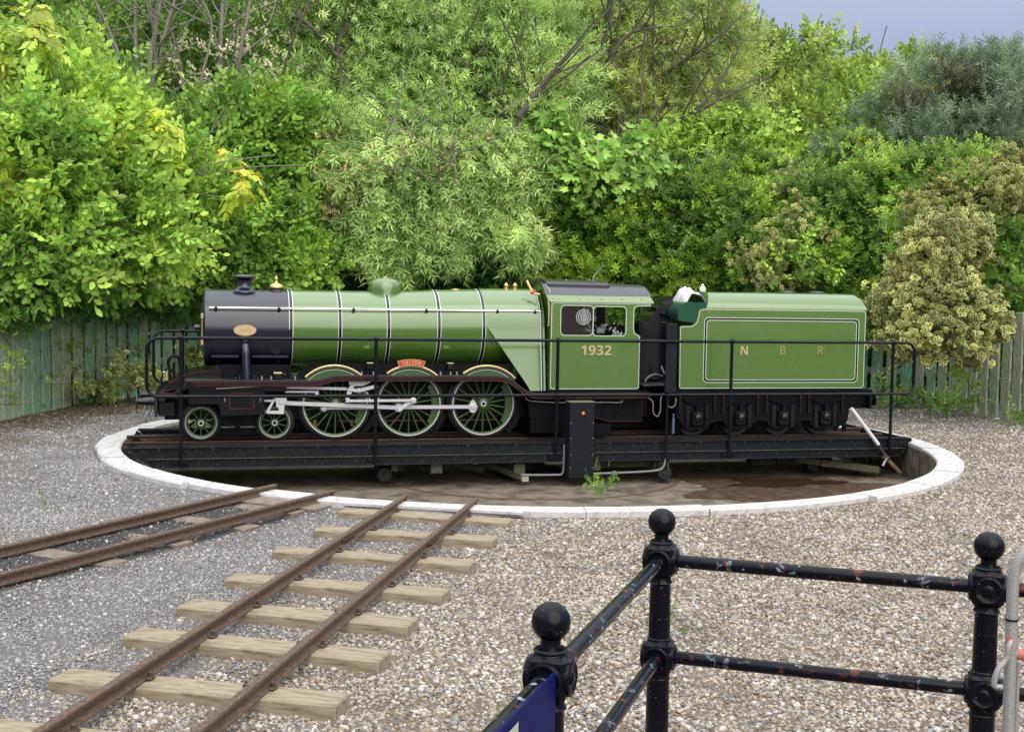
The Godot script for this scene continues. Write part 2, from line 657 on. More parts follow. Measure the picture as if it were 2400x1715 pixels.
func rail_profile() -> PackedVector2Array:   # across, up; rail top at 0
	return poly([-0.0225, -0.05, 0.0225, -0.05, 0.0225, -0.045, 0.007, -0.04, 0.0045, -0.036, 0.0045, -0.02, 0.014, -0.015, 0.015, -0.004, 0.012, 0.0, -0.012, 0.0, -0.015, -0.004, -0.014, -0.015, -0.0045, -0.02, -0.0045, -0.036, -0.007, -0.04, -0.0225, -0.045])

func build_turntable() -> void:
	var t := thing("turntable_bridge", "black steel turntable bridge carrying the engine across the round pit", "turntable", Vector3(0, -0.3, 0))
	var f := MB.new()
	# deck: trough plates and planks between and beside the rails
	f.box(Vector3(0, -0.035, 0), Vector3(6.2, 0.03, 1.14), 0.002)
	part(t, "deck_plate", f, M.checker)
	for s in [-1, 1]:
		f = MB.new()   # near and far side girders: top flange, upper web, ledge, lower web
		var xl := -3.142 if s == 1 else -3.14
		var xr := 3.2 if s == 1 else 3.0
		var z: float = 0.6 * s
		var web := poly([xl, 0.032, xr, 0.032, xr - 0.105, -0.118, xl + 0.19, -0.118])
		f.extrude(web, Vector3(0, 0, z + (0.0 if s == 1 else 0.03)), X, Y, 0.03)
		part(t, "girder", f, M.girder)
		f = MB.new()
		f.box(Vector3((xl + xr) / 2, 0.034, z - 0.03 * s), Vector3(xr - xl - 0.02, 0.008, 0.11), 0.002)
		part(t, "top_flange", f, M.girder)
		f = MB.new()
		f.box(Vector3((xl + xr) / 2 + 0.03, -0.05, z + 0.0105 * s), Vector3(xr - xl - 0.2, 0.007, 0.025), 0.002)
		part(t, "ledge", f, M.girder_moss)
		f = MB.new()
		f.box(Vector3((xl + xr) / 2 + 0.04, -0.113, z + 0.016 * s), Vector3(xr - xl - 0.31, 0.009, 0.036), 0.002)
		part(t, "bottom_flange", f, M.girder)
	for e in [-1, 1]:   # sloped end plates
		f = MB.new()
		var xo := -3.142 if e == -1 else 3.2
		var xi := -2.952 if e == -1 else 3.095
		f.quad(Vector3(xo, 0.03, 0.605), Vector3(xi, -0.12, 0.605), Vector3(xi, -0.12, -0.55), Vector3(xo, 0.03, -0.55))
		f.quad(Vector3(xo, 0.03, -0.55), Vector3(xi, -0.12, -0.55), Vector3(xi, -0.12, 0.605), Vector3(xo, 0.03, 0.605))
		f.bar(Vector3(xo, 0.028, 0.6), Vector3(xi, -0.118, 0.6), 0.02, 0.02)
		part(t, "end_plate", f, M.girder)
	f = MB.new()   # planks at the near edge of the deck, boards of their own
	for k in 9:
		var bx := -2.75 + k * 0.685
		for j in 2:
			var q := MB.new()
			q.box(Vector3(bx + 0.17 * j, -0.006 - 0.004 * j, 0.335 + 0.105 * j), Vector3(0.68, 0.03, 0.1), 0.003)
			part(t, "plank", q, M.plank_dark)
	# end gratings
	for e in [[-2.98, -0.33], [-2.98, 0.43], [2.98, 0.43]]:
		f = MB.new()
		for k in 9:
			f.box(Vector3(e[0], -0.002, e[1] - 0.12 + k * 0.03), Vector3(0.32, 0.012, 0.004), 0)
		for k in 11:
			f.box(Vector3(e[0] - 0.15 + k * 0.03, 0.001, e[1]), Vector3(0.004, 0.006, 0.25), 0)
		part(t, "grating", f, M.galv)
	for s in [-1, 1]:   # rails
		f = MB.new()
		var x0 := -3.2 if s == 1 else -3.2
		var x1 := 3.15 if s == 1 else 3.18
		f.extrude(rail_profile(), Vector3(x1, RY, 0.21 * s), Z * -1.0, Y, x1 - x0)
		part(t, "rail", f, M.rail_deck)
	# side hand rails: end loops, posts with ball joints
	for s in [1, -1]:
		var z: float = 0.625 * s
		var hr := Node3D.new()
		hr.name = "hand_railing"
		t.add_child(hr, true)
		var yt := 0.838
		var yl := 0.41
		var xa := -3.012
		var xb := 3.19 if s == 1 else 0.8
		var pts := []
		var rad := 0.085
		for q in [[xa + rad, yl + rad, 270.0, 180.0], [xa + rad, yt - rad, 180.0, 90.0]]:
			for k in 7:
				var a := deg_to_rad(lerp(float(q[2]), float(q[3]), k / 6.0))
				pts.append(Vector3(q[0] + cos(a) * rad, q[1] + sin(a) * rad, z))
		if s == 1:
			for q in [[xb - rad, yt - rad, 90.0, 0.0], [xb - rad, yl + rad, 0.0, -90.0]]:
				for k in 7:
					var a := deg_to_rad(lerp(float(q[2]), float(q[3]), k / 6.0))
					pts.append(Vector3(q[0] + cos(a) * rad, q[1] + sin(a) * rad, z))
		else:
			pts.append(Vector3(xb, yt, z))
			pts.push_front(Vector3(xb, yl, z))
		f = MB.new()
		f.tube(pts, 0.0125, 10, true, s == 1)
		part(hr, "rail_tube", f, M.rail_black)
		var posts := [-2.771, -1.345, 0.08, 1.54, 2.988] if s == 1 else [-2.78, -1.35, 0.08]
		for px in posts:
			f = MB.new()
			f.tube([Vector3(px, -0.105, z), Vector3(px, yt, z)], 0.0135, 10)
			f.ball(Vector3(px, yt + 0.003, z), 0.021, 12)
			f.ball(Vector3(px, yl, z), 0.0205, 12)
			f.box(Vector3(px, -0.085, z - 0.008 * s), Vector3(0.11, 0.05, 0.012), 0.002)
			for b in [-0.042, 0.042]:
				f.cyl(Vector3(px + b, -0.085, z - 0.006 * s), Vector3(px + b, -0.085, z + 0.008 * s), 0.008, 6)
			part(hr, "post", f, M.rail_black)
	# tall control plate on the thin post between engine and tender
	f = MB.new()
	f.tube([Vector3(0.985, -0.23, 0.655), Vector3(0.985, 0.42, 0.655)], 0.011, 8)
	part(t, "plate_post", f, M.rail_black)
	f = MB.new()
	f.box(Vector3(1.028, 0.702, 0.6), Vector3(0.094, 0.553, 0.022), 0.003)
	part(t, "control_plate", f, M.box_black)
	f = MB.new()
	f.cyl(Vector3(1.045, 0.22, 0.645), Vector3(1.045, 0.1, 0.645), 0.011, 10)
	f.cyl(Vector3(1.045, 0.26, 0.645), Vector3(1.045, 0.22, 0.645), 0.007, 8)
	part(t, "plug", f, M.plug_blue)
	# control box
	f = MB.new()
	f.box(Vector3(0.262, 0.062, 0.72 - 0.06), Vector3(0.205, 0.594, 0.12), 0.006)
	var bx := part(t, "control_box", f, M.box_black)
	f = MB.new()
	f.box(Vector3(0.262, 0.363, 0.66), Vector3(0.208, 0.008, 0.124), 0.002)
	part(bx, "lid", f, M.box_lid)
	f = MB.new()
	f.lathe(Vector3(0.268, 0.278, 0.72), Z, [Vector2(0, 0.024), Vector2(0.006, 0.024), Vector2(0.006, 0.015), Vector2(0.002, 0.015)], 20)
	part(bx, "bezel", f, M.black)
	f = MB.new()
	f.cyl(Vector3(0.268, 0.278, 0.719), Vector3(0.268, 0.278, 0.724), 0.014, 16)
	part(bx, "indicator", f, M.orange)
	for y in [0.2, 0.08, -0.05, -0.15]:
		for x in [0.172, 0.352]:
			f = MB.new()
			f.cyl(Vector3(x, y, 0.719), Vector3(x, y, 0.723), 0.004, 8)
			part(bx, "screw", f, M.galv)
	f = MB.new()
	f.tube(curve(v3([-0.2, -0.213, 0.63, 0.06, -0.217, 0.63, 0.135, -0.205, 0.63, 0.142, -0.1, 0.635, 0.142, 0.02, 0.64]), 5), 0.009, 8)
	part(t, "conduit", f, M.conduit)
	f = MB.new()
	f.tube(curve(v3([0.36, -0.208, 0.66, 0.6, -0.206, 0.66, 0.88, -0.195, 0.66, 0.96, -0.17, 0.658, 0.984, -0.1, 0.656]), 5), 0.009, 8)
	f.box(Vector3(0.55, -0.206, 0.66), Vector3(0.03, 0.03, 0.03), 0.004)
	part(t, "conduit", f, M.conduit)
	# under-frame: pivot, cross beams, diagonal braces, rollers
	f = MB.new()
	f.lathe(Vector3(0, -0.3, 0), Y, [Vector2(0, 0.28), Vector2(0.05, 0.28), Vector2(0.05, 0.16), Vector2(0.2, 0.14), Vector2(0.25, 0.14)], 28)
	part(t, "pivot", f, M.under)
	for q in [[-0.86, -0.16], [-0.2, -0.17], [0.42, -0.16], [1.0, -0.16]]:
		f = MB.new()
		f.box(Vector3(q[0], q[1], 0.0), Vector3(0.09, 0.075, 1.16), 0.004)
		part(t, "cross_beam", f, M.under_moss)
	for q in [[-1.18, 0.5, -0.86, -0.2], [-0.45, 0.1, -0.18, 0.62], [1.0, 0.55, 0.5, -0.2], [0.95, 0.45, 0.35, 0.1], [2.2, 0.3, 2.9, 0.62], [-1.2, -0.4, -0.4, 0.2]]:
		f = MB.new()
		f.bar(Vector3(q[0], -0.16, q[1]), Vector3(q[2], -0.23, q[3]), 0.05, 0.055, Y, 0.004)
		part(t, "brace", f, M.under_moss)
	f = MB.new()
	f.box(Vector3(-0.165, -0.24, 0.6), Vector3(0.055, 0.055, 0.06), 0.003)
	part(t, "brace_end", f, M.under_pale)
	for q in [[-1.25, 0.45], [-1.25, -0.45], [0.98, 0.62], [1.25, -0.45], [2.42, 0.35], [2.62, 0.2]]:
		f = MB.new()
		var o := Vector3(q[0], -0.215, q[1])
		f.lathe(o, Z, [Vector2(-0.04, 0), Vector2(-0.04, 0.06), Vector2(0.03, 0.06), Vector2(0.04, 0.05), Vector2(0.04, 0.02), Vector2(0.05, 0.018), Vector2(0.05, 0)], 22)
		f.box(o + Vector3(0, 0.05, -0.06), Vector3(0.14, 0.12, 0.03), 0.004)
		part(t, "roller", f, M.under)
	for q in [[1.95, 0.35], [2.2, 0.3]]:
		f = MB.new()
		f.box(Vector3(q[0], -0.165, q[1]), Vector3(0.22, 0.08, 0.12), 0.004)
		part(t, "bearing_block", f, M.under)
	f = MB.new()
	f.bar(Vector3(2.45, -0.2, 0.45), Vector3(2.98, -0.25, 0.5), 0.03, 0.03)
	part(t, "locking_bar", f, M.rail_rust)
	# lever: white painted pipe, dark shank, latch fork
	f = MB.new()
	f.tube([Vector3(2.617, 0.292, 0.63), Vector3(2.864, -0.011, 0.655)], 0.0165, 12)
	var lv := part(t, "lever", f, M.white_paint)
	f = MB.new()
	f.tube([Vector3(2.864, -0.011, 0.655), Vector3(2.93, -0.105, 0.655)], 0.012, 10)
	f.box(Vector3(2.94, -0.125, 0.65), Vector3(0.06, 0.05, 0.04), 0.006, Basis(Z, -0.7))
	part(lv, "shank", f, M.rust_dark)
	f = MB.new()
	f.cyl(Vector3(2.91, -0.19, 0.66), Vector3(2.945, -0.12, 0.66), 0.012, 10)
	part(lv, "bolt", f, M.steel)
	f = MB.new()
	f.bar(Vector3(2.95, -0.13, 0.64), Vector3(3.08, -0.255, 0.66), 0.03, 0.03, Y, 0.005)
	part(lv, "latch", f, M.wood_old)

func track(called: String, label: String, ang: float, s0: float, s1: float, sleepers: Array, fresh: bool) -> void:
	var base := Vector3(sin(ang) * s0, -0.02, cos(ang) * s0)
	var t := thing(called, label, "railway track", base)
	t.rotation.y = ang
	OFF = Vector3(0, -0.02, s0)
	for s in [-1, 1]:
		var f := MB.new()
		f.extrude(rail_profile(), Vector3(0.21 * s, RY, s1), X, Y, s1 - s0)
		var r := part(t, "rail", f, M.rail_rust if fresh else M.rail_brown)
		if fresh:      # bolted joint
			f = MB.new()
			for e in [-1, 1]:
				f.box(Vector3(0.21 * s + 0.009 * e, RY - 0.028, 4.33 - 0.02 * s), Vector3(0.008, 0.02, 0.2), 0.003)
				for k in 4:
					f.cyl(Vector3(0.21 * s + 0.012 * e, RY - 0.028, 4.26 + 0.045 * k - 0.02 * s), Vector3(0.21 * s + 0.022 * e, RY - 0.028, 4.26 + 0.045 * k - 0.02 * s), 0.009, 6)
			part(r, "fishplate", f, M.rust_dark)
	var rng := RandomNumberGenerator.new()
	rng.seed = 31 + int(fresh)
	for s in sleepers:
		var f := MB.new()
		var tilt := -0.06 + rng.randf_range(-0.015, 0.015) if fresh else rng.randf_range(-0.02, 0.02)
		var b := Basis(Y, tilt) * Basis(Z, rng.randf_range(-0.004, 0.004))
		var wide := 0.135 + rng.randf_range(-0.008, 0.008)
		f.box(Vector3.ZERO, Vector3(rng.randf_range(0.955, 0.985) if fresh else rng.randf_range(0.5, 0.6), 0.09, wide), 0.005)
		# knock the edges about a little, so that no two are alike
		for i in f.v.size():
			f.v[i] += Vector3(0, 0.003 * sin(f.v[i].x * 9.0 + s * 7.0), 0.004 * sin(f.v[i].x * 5.0 + s * 3.0))
		var mi := MeshInstance3D.new()
		mi.name = "sleeper"
		mi.mesh = f.mesh()
		mi.material_override = M.sleeper if fresh else M.sleeper_old
		mi.transform = Transform3D(b, Vector3(rng.randf_range(-0.012, 0.012), -0.0655 + 0.02 - (0.0 if fresh else 0.012), s - s0))
		t.add_child(mi, true)
		if not fresh:
			continue
		for e in [-0.21, 0.21]:
			for k in [-1, 1]:
				f = MB.new()
				var at := Vector3(e + k * 0.033, 0.0455, -0.022 * k - (0.008 if e > 0 else 0.0))
				f.box(at + Vector3(0, 0.006, 0), Vector3(0.03, 0.011, 0.04), 0.004, Basis(Z, -0.12 * k))
				f.cyl(at + Vector3(0.004 * k, 0.006, 0), at + Vector3(0.004 * k, 0.026, 0), 0.0085, 6)
				var cl := MeshInstance3D.new()
				cl.name = "rail_clip"
				cl.mesh = f.mesh()
				cl.material_override = M.rust_dark
				mi.add_child(cl, true)
	if fresh:
		pass

func build_tracks() -> void:
	track("railway_track", "rusty narrow gauge track on pale new timber sleepers in front of the turntable", T1, 3.17, 9.5, [3.52, 4.04, 4.6, 5.19, 5.66, 6.11, 6.6, 7.1, 7.6], true)
	track("railway_track", "brown narrow gauge track half buried in oily ballast at the left", T2, 3.2, 9.8, [3.62, 4.1, 4.6, 5.1, 5.6, 6.1, 6.6, 7.1], false)
	OFF = Vector3.ZERO
	# painted planks that carry the rail ends over the kerb
	for q in [[T1, 3.33, 1.05, 0.13, true, "white painted plank under the ends of the rusty near track"], [T2, 3.30, 0.42, 0.15, true, "white painted plank between the rail ends of the left track"], [T2, 3.47, 0.66, 0.17, false, "bare grey plank across the left track beside the kerb"]]:
		var f := MB.new()
		f.box(Vector3.ZERO, Vector3(q[2], 0.022, q[3]), 0.004)
		for i in f.v.size():
			f.v[i] += Vector3(0, 0.002 * sin(f.v[i].x * 7.0), 0.006 * sin(f.v[i].x * 6.0))
		var o := MeshInstance3D.new()
		o.name = numbered("plank")
		o.mesh = f.mesh()
		o.material_override = M.kerb_white if q[4] else M.sleeper_old
		o.position = Vector3(sin(q[0]) * q[1], -0.0085 if q[4] else -0.03, cos(q[0]) * q[1])
		o.rotation.y = q[0] - 0.02
		o.set_meta("label", q[5])
		o.set_meta("category", "plank")
		add_child(o)

func boiler_r(x: float) -> float:
	return 0.295 + 0.0145 * sm(-1.3, -0.44, x)

func boiler_y(x: float) -> float:
	return 0.605 + boiler_r(x) if x > -1.96 else 0.894

func wheel(t: Node3D, called: String, c: Vector3, r: float, spokes: int, ring_r: float, rim_in: float, hub: float, weight: bool) -> void:
	var f := MB.new()
	f.lathe(c, Z, [Vector2(-0.05, rim_in), Vector2(-0.05, r + 0.014), Vector2(-0.038, r + 0.014), Vector2(-0.032, r), Vector2(-0.003, r - 0.003), Vector2(0.0, r - 0.008), Vector2(0.0, ring_r), Vector2(-0.01, ring_r), Vector2(-0.05, ring_r)], 64)
	var w := part(t, called, f, M.tyre)
	f = MB.new()
	f.lathe(c, Z, [Vector2(0.0005, ring_r + r * 0.016), Vector2(0.003, ring_r + r * 0.012), Vector2(0.003, ring_r - r * 0.012), Vector2(0.0005, ring_r - r * 0.016)], 64)
	part(w, "white_line", f, M.lining)
	f = MB.new()
	f.lathe(c, Z, [Vector2(-0.004, ring_r), Vector2(0.001, ring_r - r * 0.012), Vector2(0.0, rim_in + 0.004), Vector2(-0.003, rim_in), Vector2(-0.045, rim_in)], 64)
	for k in spokes:
		var a := TAU * (k + 0.5) / spokes
		var d := Vector3(cos(a), sin(a), 0)
		f.tube([c + d * hub * 0.7 + Z * -0.014, c + d * (rim_in + 0.003) + Z * -0.014], [0.0085 * (r / 0.28 * 0.6 + 0.4), 0.0062 * (r / 0.28 * 0.5 + 0.5)], 7, false)
	f.lathe(c, Z, [Vector2(-0.04, 0), Vector2(-0.04, hub), Vector2(0.006, hub), Vector2(0.011, hub - 0.006), Vector2(0.011, 0.0)], 28)
	if weight:
		var p := PackedVector2Array()
		for k in 15:
			var a := deg_to_rad(-43.0 + 86.0 * k / 14)
			p.append(Vector2(cos(a), sin(a)) * (rim_in + 0.004))
		for k in 9:
			var a := deg_to_rad(40.0 - 80.0 * k / 8)
			p.append(Vector2(cos(a) * (rim_in - 0.05 + 0.012 * abs(sin(a))), sin(a) * (rim_in - 0.012)))
		f.extrude(p, c + Z * -0.003, X, Y, 0.03)
		f.lathe(c + Vector3(-0.092, -0.022, 0), Z, [Vector2(-0.04, 0.0), Vector2(-0.04, 0.04), Vector2(0.006, 0.04), Vector2(0.01, 0.036), Vector2(0.01, 0)], 20)
	part(w, "spokes_and_hub", f, M.wheel_green)
	f = MB.new()
	f.lathe(c, Z, [Vector2(0.011, 0.024 if r > 0.2 else 0.022), Vector2(0.015, 0.021), Vector2(0.015, 0.014), Vector2(0.005, 0.013)], 24)
	part(w, "axle_ring", f, M.lining)
	f = MB.new()
	f.cyl(c + Z * 0.0, c + Z * 0.0125, 0.013, 16)
	part(w, "axle_end", f, M.black)

func rod(f: MB, a: Vector3, b: Vector3, tall: float, deep: float) -> void:
	f.bar(a, b, deep, tall, Y, 0.003)

func build_loco() -> void:
	var t := thing("steam_locomotive", "glossy green and black steam locomotive numbered 1932 standing on the turntable", "locomotive", Vector3(-1.0, RY, 0))
	# ---- boiler and firebox
	var f := MB.new()
	var P := []
	for i in 14:
		var x := lerpf(-1.955, -0.0, i / 13.0)
		var row := []
		for j in 49:
			var a := TAU * j / 48.0
			var br := boiler_r(x) - (0.003 if x > -0.43 else 0.0)
			row.append(Vector3(x, boiler_y(x) + cos(a) * br, sin(a) * br))
		P.append(row)
	f.grid(P, true)
	var boiler := part(t, "boiler", f, M.loco_green)
	for x in [-1.957, -1.582, -1.203, -0.804, -0.444]:
		f = MB.new()
		var c := Vector3(x, boiler_y(x + 0.001) if x > -1.9 else 0.9, 0)
		var r: float = boiler_r(x)
		f.lathe(c, X, [Vector2(-0.0105, r - 0.001), Vector2(-0.0105, r + 0.0045), Vector2(0.0105, r + 0.0045), Vector2(0.0105, r - 0.001)], 64)
		var b := part(boiler, "boiler_band", f, M.black)
		b.name = "boiler_band"
		f = MB.new()
		for e in [-1, 1]:
			f = MB.new()
			f.lathe(c + X * 0.0133 * e, X, [Vector2(-0.0028, r - 0.001), Vector2(-0.0028, r + 0.0035), Vector2(0.0028, r + 0.0035), Vector2(0.0028, r - 0.001)], 64)
			part(boiler, "white_lining", f, M.lining)
	# firebox: round crown on slightly leaning sides; its front edge leans back towards the foot
	f = MB.new()
	P = []
	for i in 12:
		var u := i / 11.0
		var row := []
		for j in 41:
			var w := j / 40.0
			var p := Vector3()
			if w < 0.7:     # crown, from the far spring line over the top to the near one
				var a := lerpf(-PI * 0.5, PI * 0.5, w / 0.7)
				p = Vector3(0, 0.922 + cos(a) * 0.3105, sin(a) * 0.3115)
			else:
				var e := (w - 0.7) / 0.3
				p = Vector3(0, lerpf(0.922, 0.424, e), 0.3115 + 0.07 * e)
			var front := -0.43
			if p.y < 0.905:
				front = lerpf(-0.40, -0.075, clamp((0.905 - p.y) / 0.47, 0.0, 1.0))
			elif p.y < 0.94:
				front = lerpf(-0.43, -0.40, (0.94 - p.y) / 0.035)
			p.x = lerpf(front, 0.052, u)
			if p.y < 0.47:
				p.x = max(p.x, front)
			row.append(p)
		P.append(row)
	f.grid(P, true)
	var e0 := []     # the rolled front edge of the side
	for j in range(28, 41):
		e0.append(P[0][j])
	for j in 12:
		var a: Vector3 = e0[j]
		var b: Vector3 = e0[j + 1]
		f.quad(a, b, b + Vector3(0.012, 0, -0.07), a + Vector3(0.012, 0, -0.07))
	part(t, "firebox", f, M.loco_green)
	f = MB.new()   # band at the cab end of the firebox
	P = [[], []]
	for k in 2:
		for j in 41:
			var w := j / 40.0
			var p := Vector3()
			if w < 0.7:
				var a := lerpf(-PI * 0.5, PI * 0.5, w / 0.7)
				p = Vector3(0, 0.922 + cos(a) * 0.3165, sin(a) * 0.3165)
			else:
				var e := (w - 0.7) / 0.3
				p = Vector3(0, lerpf(0.922, 0.424, e), 0.3165 + 0.07 * e)
			p.x = 0.02 + 0.016 * k
			P[k].append(p)
	f.grid(P, true)
	var fb := part(t, "firebox_band", f, M.black)
	f = MB.new()
	for q in P:
		for j in q.size():
			q[j] = q[j] + Vector3(-0.0055, 0, 0.001) if q == P[0] else q[j] + Vector3(-0.0155, 0, 0.001)
	f.grid(P, true)
	part(fb, "white_lining", f, M.lining)

	# ---- smokebox
	f = MB.new()
	f.lathe(Vector3(0, 0.893, 0), X, [Vector2(-2.605, 0.27), Vector2(-2.607, 0.292), Vector2(-2.6, 0.2985), Vector2(-1.968, 0.2985)], 56)
	var sb := part(t, "smokebox", f, M.smokebox)
	f = MB.new()
	f.lathe(Vector3(0, 0.893, 0), X, [Vector2(-2.645, 0.0), Vector2(-2.641, 0.1), Vector2(-2.63, 0.18), Vector2(-2.612, 0.245), Vector2(-2.606, 0.27)], 48)
	f.lathe(Vector3(0, 0.893, 0), X, [Vector2(-2.68, 0.0), Vector2(-2.68, 0.022), Vector2(-2.645, 0.022), Vector2(-2.645, 0.03)], 16)
	for y in [0.98, 0.8]:
		f.box(Vector3(-2.63, y, 0.05), Vector3(0.02, 0.022, 0.42), 0.003)
	var door := part(t, "smokebox_door", f, M.smokebox)
	f = MB.new()
	for y in [0.99, 0.79]:
		f.cyl(Vector3(-2.622, y - 0.02, 0.262), Vector3(-2.622, y + 0.02, 0.262), 0.011, 10)
	f.cyl(Vector3(-2.622, 0.8, 0.262), Vector3(-2.622, 0.98, 0.262), 0.004, 8)
	part(door, "hinge", f, M.brass_dull)
	f = MB.new()
	for s in [[-2.555, -2.345], [-2.25, -1.97]]:
		f.box(Vector3((s[0] + s[1]) / 2, 0.683, 0.212), Vector3(s[1] - s[0], 0.022, 0.05), 0.003)
	for x in [-2.5, -2.05]:
		for y in [0.64]:
			f.ball(Vector3(x, y, 0.175), 0.008, 8)
	part(sb, "seam_strip", f, M.smokebox)
	f = MB.new()
	f.lathe(Vector3(-2.068, 0.735, 0.257), Vector3(0, -0.35, 0.93), [Vector2(-0.02, 0.036), Vector2(0.006, 0.036), Vector2(0.006, 0.0)], 18)
	part(sb, "washout_plug", f, M.smokebox)
	# maker's plate
	f = MB.new()
	var ov := PackedVector2Array()
	for k in 32:
		ov.append(Vector2(cos(TAU * k / 32) * 0.084, sin(TAU * k / 32) * 0.043))
	f.extrude(ov, Vector3(-2.305, 0.886, 0.303), X, Y, 0.01)
	var mp := part(sb, "maker_plate", f, M.brass_dull)
	f = MB.new()
	var q2 := PackedVector2Array()
	for q in ov:
		q2.append(q * 0.86)
	f.ribbon(q2, 0.003, true, Vector3(-2.305, 0.886, 0.3042))
	for k in 3:
		f.box(Vector3(-2.305, 0.9 - k * 0.014, 0.304), Vector3(0.1 - 0.012 * abs(k - 1), 0.0035, 0.002), 0)
	part(mp, "relief", f, M.brass_dark)
	# chimney
	f = MB.new()
	f.lathe(Vector3(-2.302, 0, 0), Y, [Vector2(1.14, 0.118), Vector2(1.172, 0.108), Vector2(1.186, 0.094), Vector2(1.2, 0.071), Vector2(1.215, 0.058), Vector2(1.24, 0.053), Vector2(1.262, 0.056), Vector2(1.268, 0.064), Vector2(1.276, 0.07), Vector2(1.282, 0.086), Vector2(1.293, 0.088), Vector2(1.3, 0.082), Vector2(1.304, 0.066), Vector2(1.31, 0.06), Vector2(1.308, 0.044), Vector2(1.2, 0.04)], 32)
	part(t, "chimney", f, M.smokebox)
	# snifting valve: black seat, brass cap with finial
	f = MB.new()
	f.lathe(Vector3(-2.056, 0, 0), Y, [Vector2(1.15, 0.07), Vector2(1.185, 0.062), Vector2(1.192, 0.056), Vector2(1.208, 0.058), Vector2(1.208, 0.0)], 24)
	var sv := part(t, "anti_vacuum_valve", f, M.smokebox)
	f = MB.new()
	f.lathe(Vector3(-2.056, 0, 0), Y, [Vector2(1.208, 0.058), Vector2(1.216, 0.06), Vector2(1.232, 0.052), Vector2(1.243, 0.03), Vector2(1.25, 0.014), Vector2(1.262, 0.009), Vector2(1.276, 0.014), Vector2(1.284, 0.012), Vector2(1.305, 0.004), Vector2(1.306, 0)], 24)
	part(sv, "brass_cap", f, M.brass)
	# dome
	f = MB.new()
	f.lathe(Vector3(-1.196, 0, 0), Y, [Vector2(1.1, 0.15), Vector2(1.16, 0.139), Vector2(1.185, 0.137), Vector2(1.21, 0.136), Vector2(1.235, 0.133), Vector2(1.26, 0.124), Vector2(1.281, 0.106), Vector2(1.296, 0.078), Vector2(1.304, 0.045), Vector2(1.306, 0.0)], 40)
	var dm := part(t, "dome", f, M.loco_green)
	f = MB.new()
	f.lathe(Vector3(-1.196, 0, 0), Y, [Vector2(1.3, 0.02), Vector2(1.312, 0.018), Vector2(1.316, 0.0)], 14)
	part(dm, "dome_nut", f, M.brass_dull)
	# handrail with knobs
	f = MB.new()
	var hp := []
	for x in [-2.572, -1.9, -1.2, -0.6, 0.028]:
		hp.append(Vector3(x, 1.055 if x < -0.5 else 1.058, 0.275 + 0.012 * sm(-1.2, -0.4, x)))
	f.tube(hp, 0.0068, 8)
	var hrail := part(t, "handrail", f, M.steel_bright)
	for x in [-2.522, -2.049, -1.478, -0.905, -0.332, -0.023]:
		f = MB.new()
		var z := 0.275 + 0.012 * sm(-1.2, -0.4, x)
		f.tube([Vector3(x, 1.03, z - 0.045), Vector3(x, 1.046, z - 0.008)], [0.012, 0.008], 10)
		f.ball(Vector3(x, 1.052, z), 0.0145, 12)
		part(hrail, "handrail_knob", f, M.black)
	# steam pipe
	f = MB.new()
	f.tube([Vector3(-2.303, 0.80, 0.255), Vector3(-2.302, 0.76, 0.318), Vector3(-2.298, 0.7, 0.333), Vector3(-2.292, 0.512, 0.34)], [0.034, 0.034, 0.033, 0.036], 20)
	f.tube(curve(v3([-2.303, 0.79, 0.295, -2.303, 0.775, 0.325]), 2), 0.037, 16)
	for k in [-1, 1]:
		f.cyl(Vector3(-2.292 + 0.055 * k, 0.51, 0.36), Vector3(-2.292 + 0.055 * k, 0.545, 0.36), 0.011, 8)
		f.cyl(Vector3(-2.292 + 0.08 * k, 0.51, 0.34), Vector3(-2.292 + 0.08 * k, 0.53, 0.34), 0.014, 8)
	part(t, "steam_pipe", f, M.smokebox)
	# saddle under the smokebox
	f = MB.new()
	f.extrude(poly([-2.55, 0.5, -1.95, 0.5, -1.95, 0.62, -2.48, 0.62, -2.56, 0.575]), Vector3(0, 0, 0.24), X, Y, 0.48)
	part(t, "saddle", f, M.black_satin)

	# ---- running plate and valance
	var top := []
	for q in curve([Vector2(-2.747, 0.513), Vector2(-2.2, 0.513), Vector2(-1.85, 0.512), Vector2(-1.73, 0.521), Vector2(-1.65, 0.544), Vector2(-1.58, 0.55), Vector2(-1.2, 0.549), Vector2(-0.5, 0.549), Vector2(-0.33, 0.546), Vector2(-0.245, 0.525), Vector2(-0.17, 0.468), Vector2(-0.093, 0.422), Vector2(-0.01, 0.407), Vector2(0.09, 0.407), Vector2(0.93, 0.407)], 5):
		top.append(q)
	var pl := PackedVector2Array(top)
	var lo := top.duplicate()
	lo.reverse()
	for q in lo:
		pl.append(q - Vector2(0, 0.009))
	f = MB.new()
	f.extrude(pl, Vector3(0, 0, 0.41), X, Y, 0.82)
	var rp := part(t, "running_plate", f, M.plate_dark)
	pl = PackedVector2Array()
	for q in top:
		pl.append(q - Vector2(0, 0.009))
	for q in lo:
		pl.append(q - Vector2(0.0, 0.048 if q.x < 0.9 else 0.03))
	f = MB.new()
	f.extrude(pl, Vector3(0, 0, 0.402), X, Y, 0.014)
	part(rp, "valance", f, M.black)
	f = MB.new()
	var l1 := PackedVector2Array()
	for q in top:
		l1.append(q - Vector2(0, 0.019))
	f.ribbon(l1, 0.0035, false, Vector3(0, 0, 0.4034))
	l1 = PackedVector2Array()
	for q in top:
		if q.x > -2.7:
			l1.append(q - Vector2(0, 0.04))
	f.ribbon(l1, 0.003, false, Vector3(0, 0, 0.4034))
	part(rp, "red_lining", f, M.lining_red)
	# front drop and platform, buffer beam
	f = MB.new()
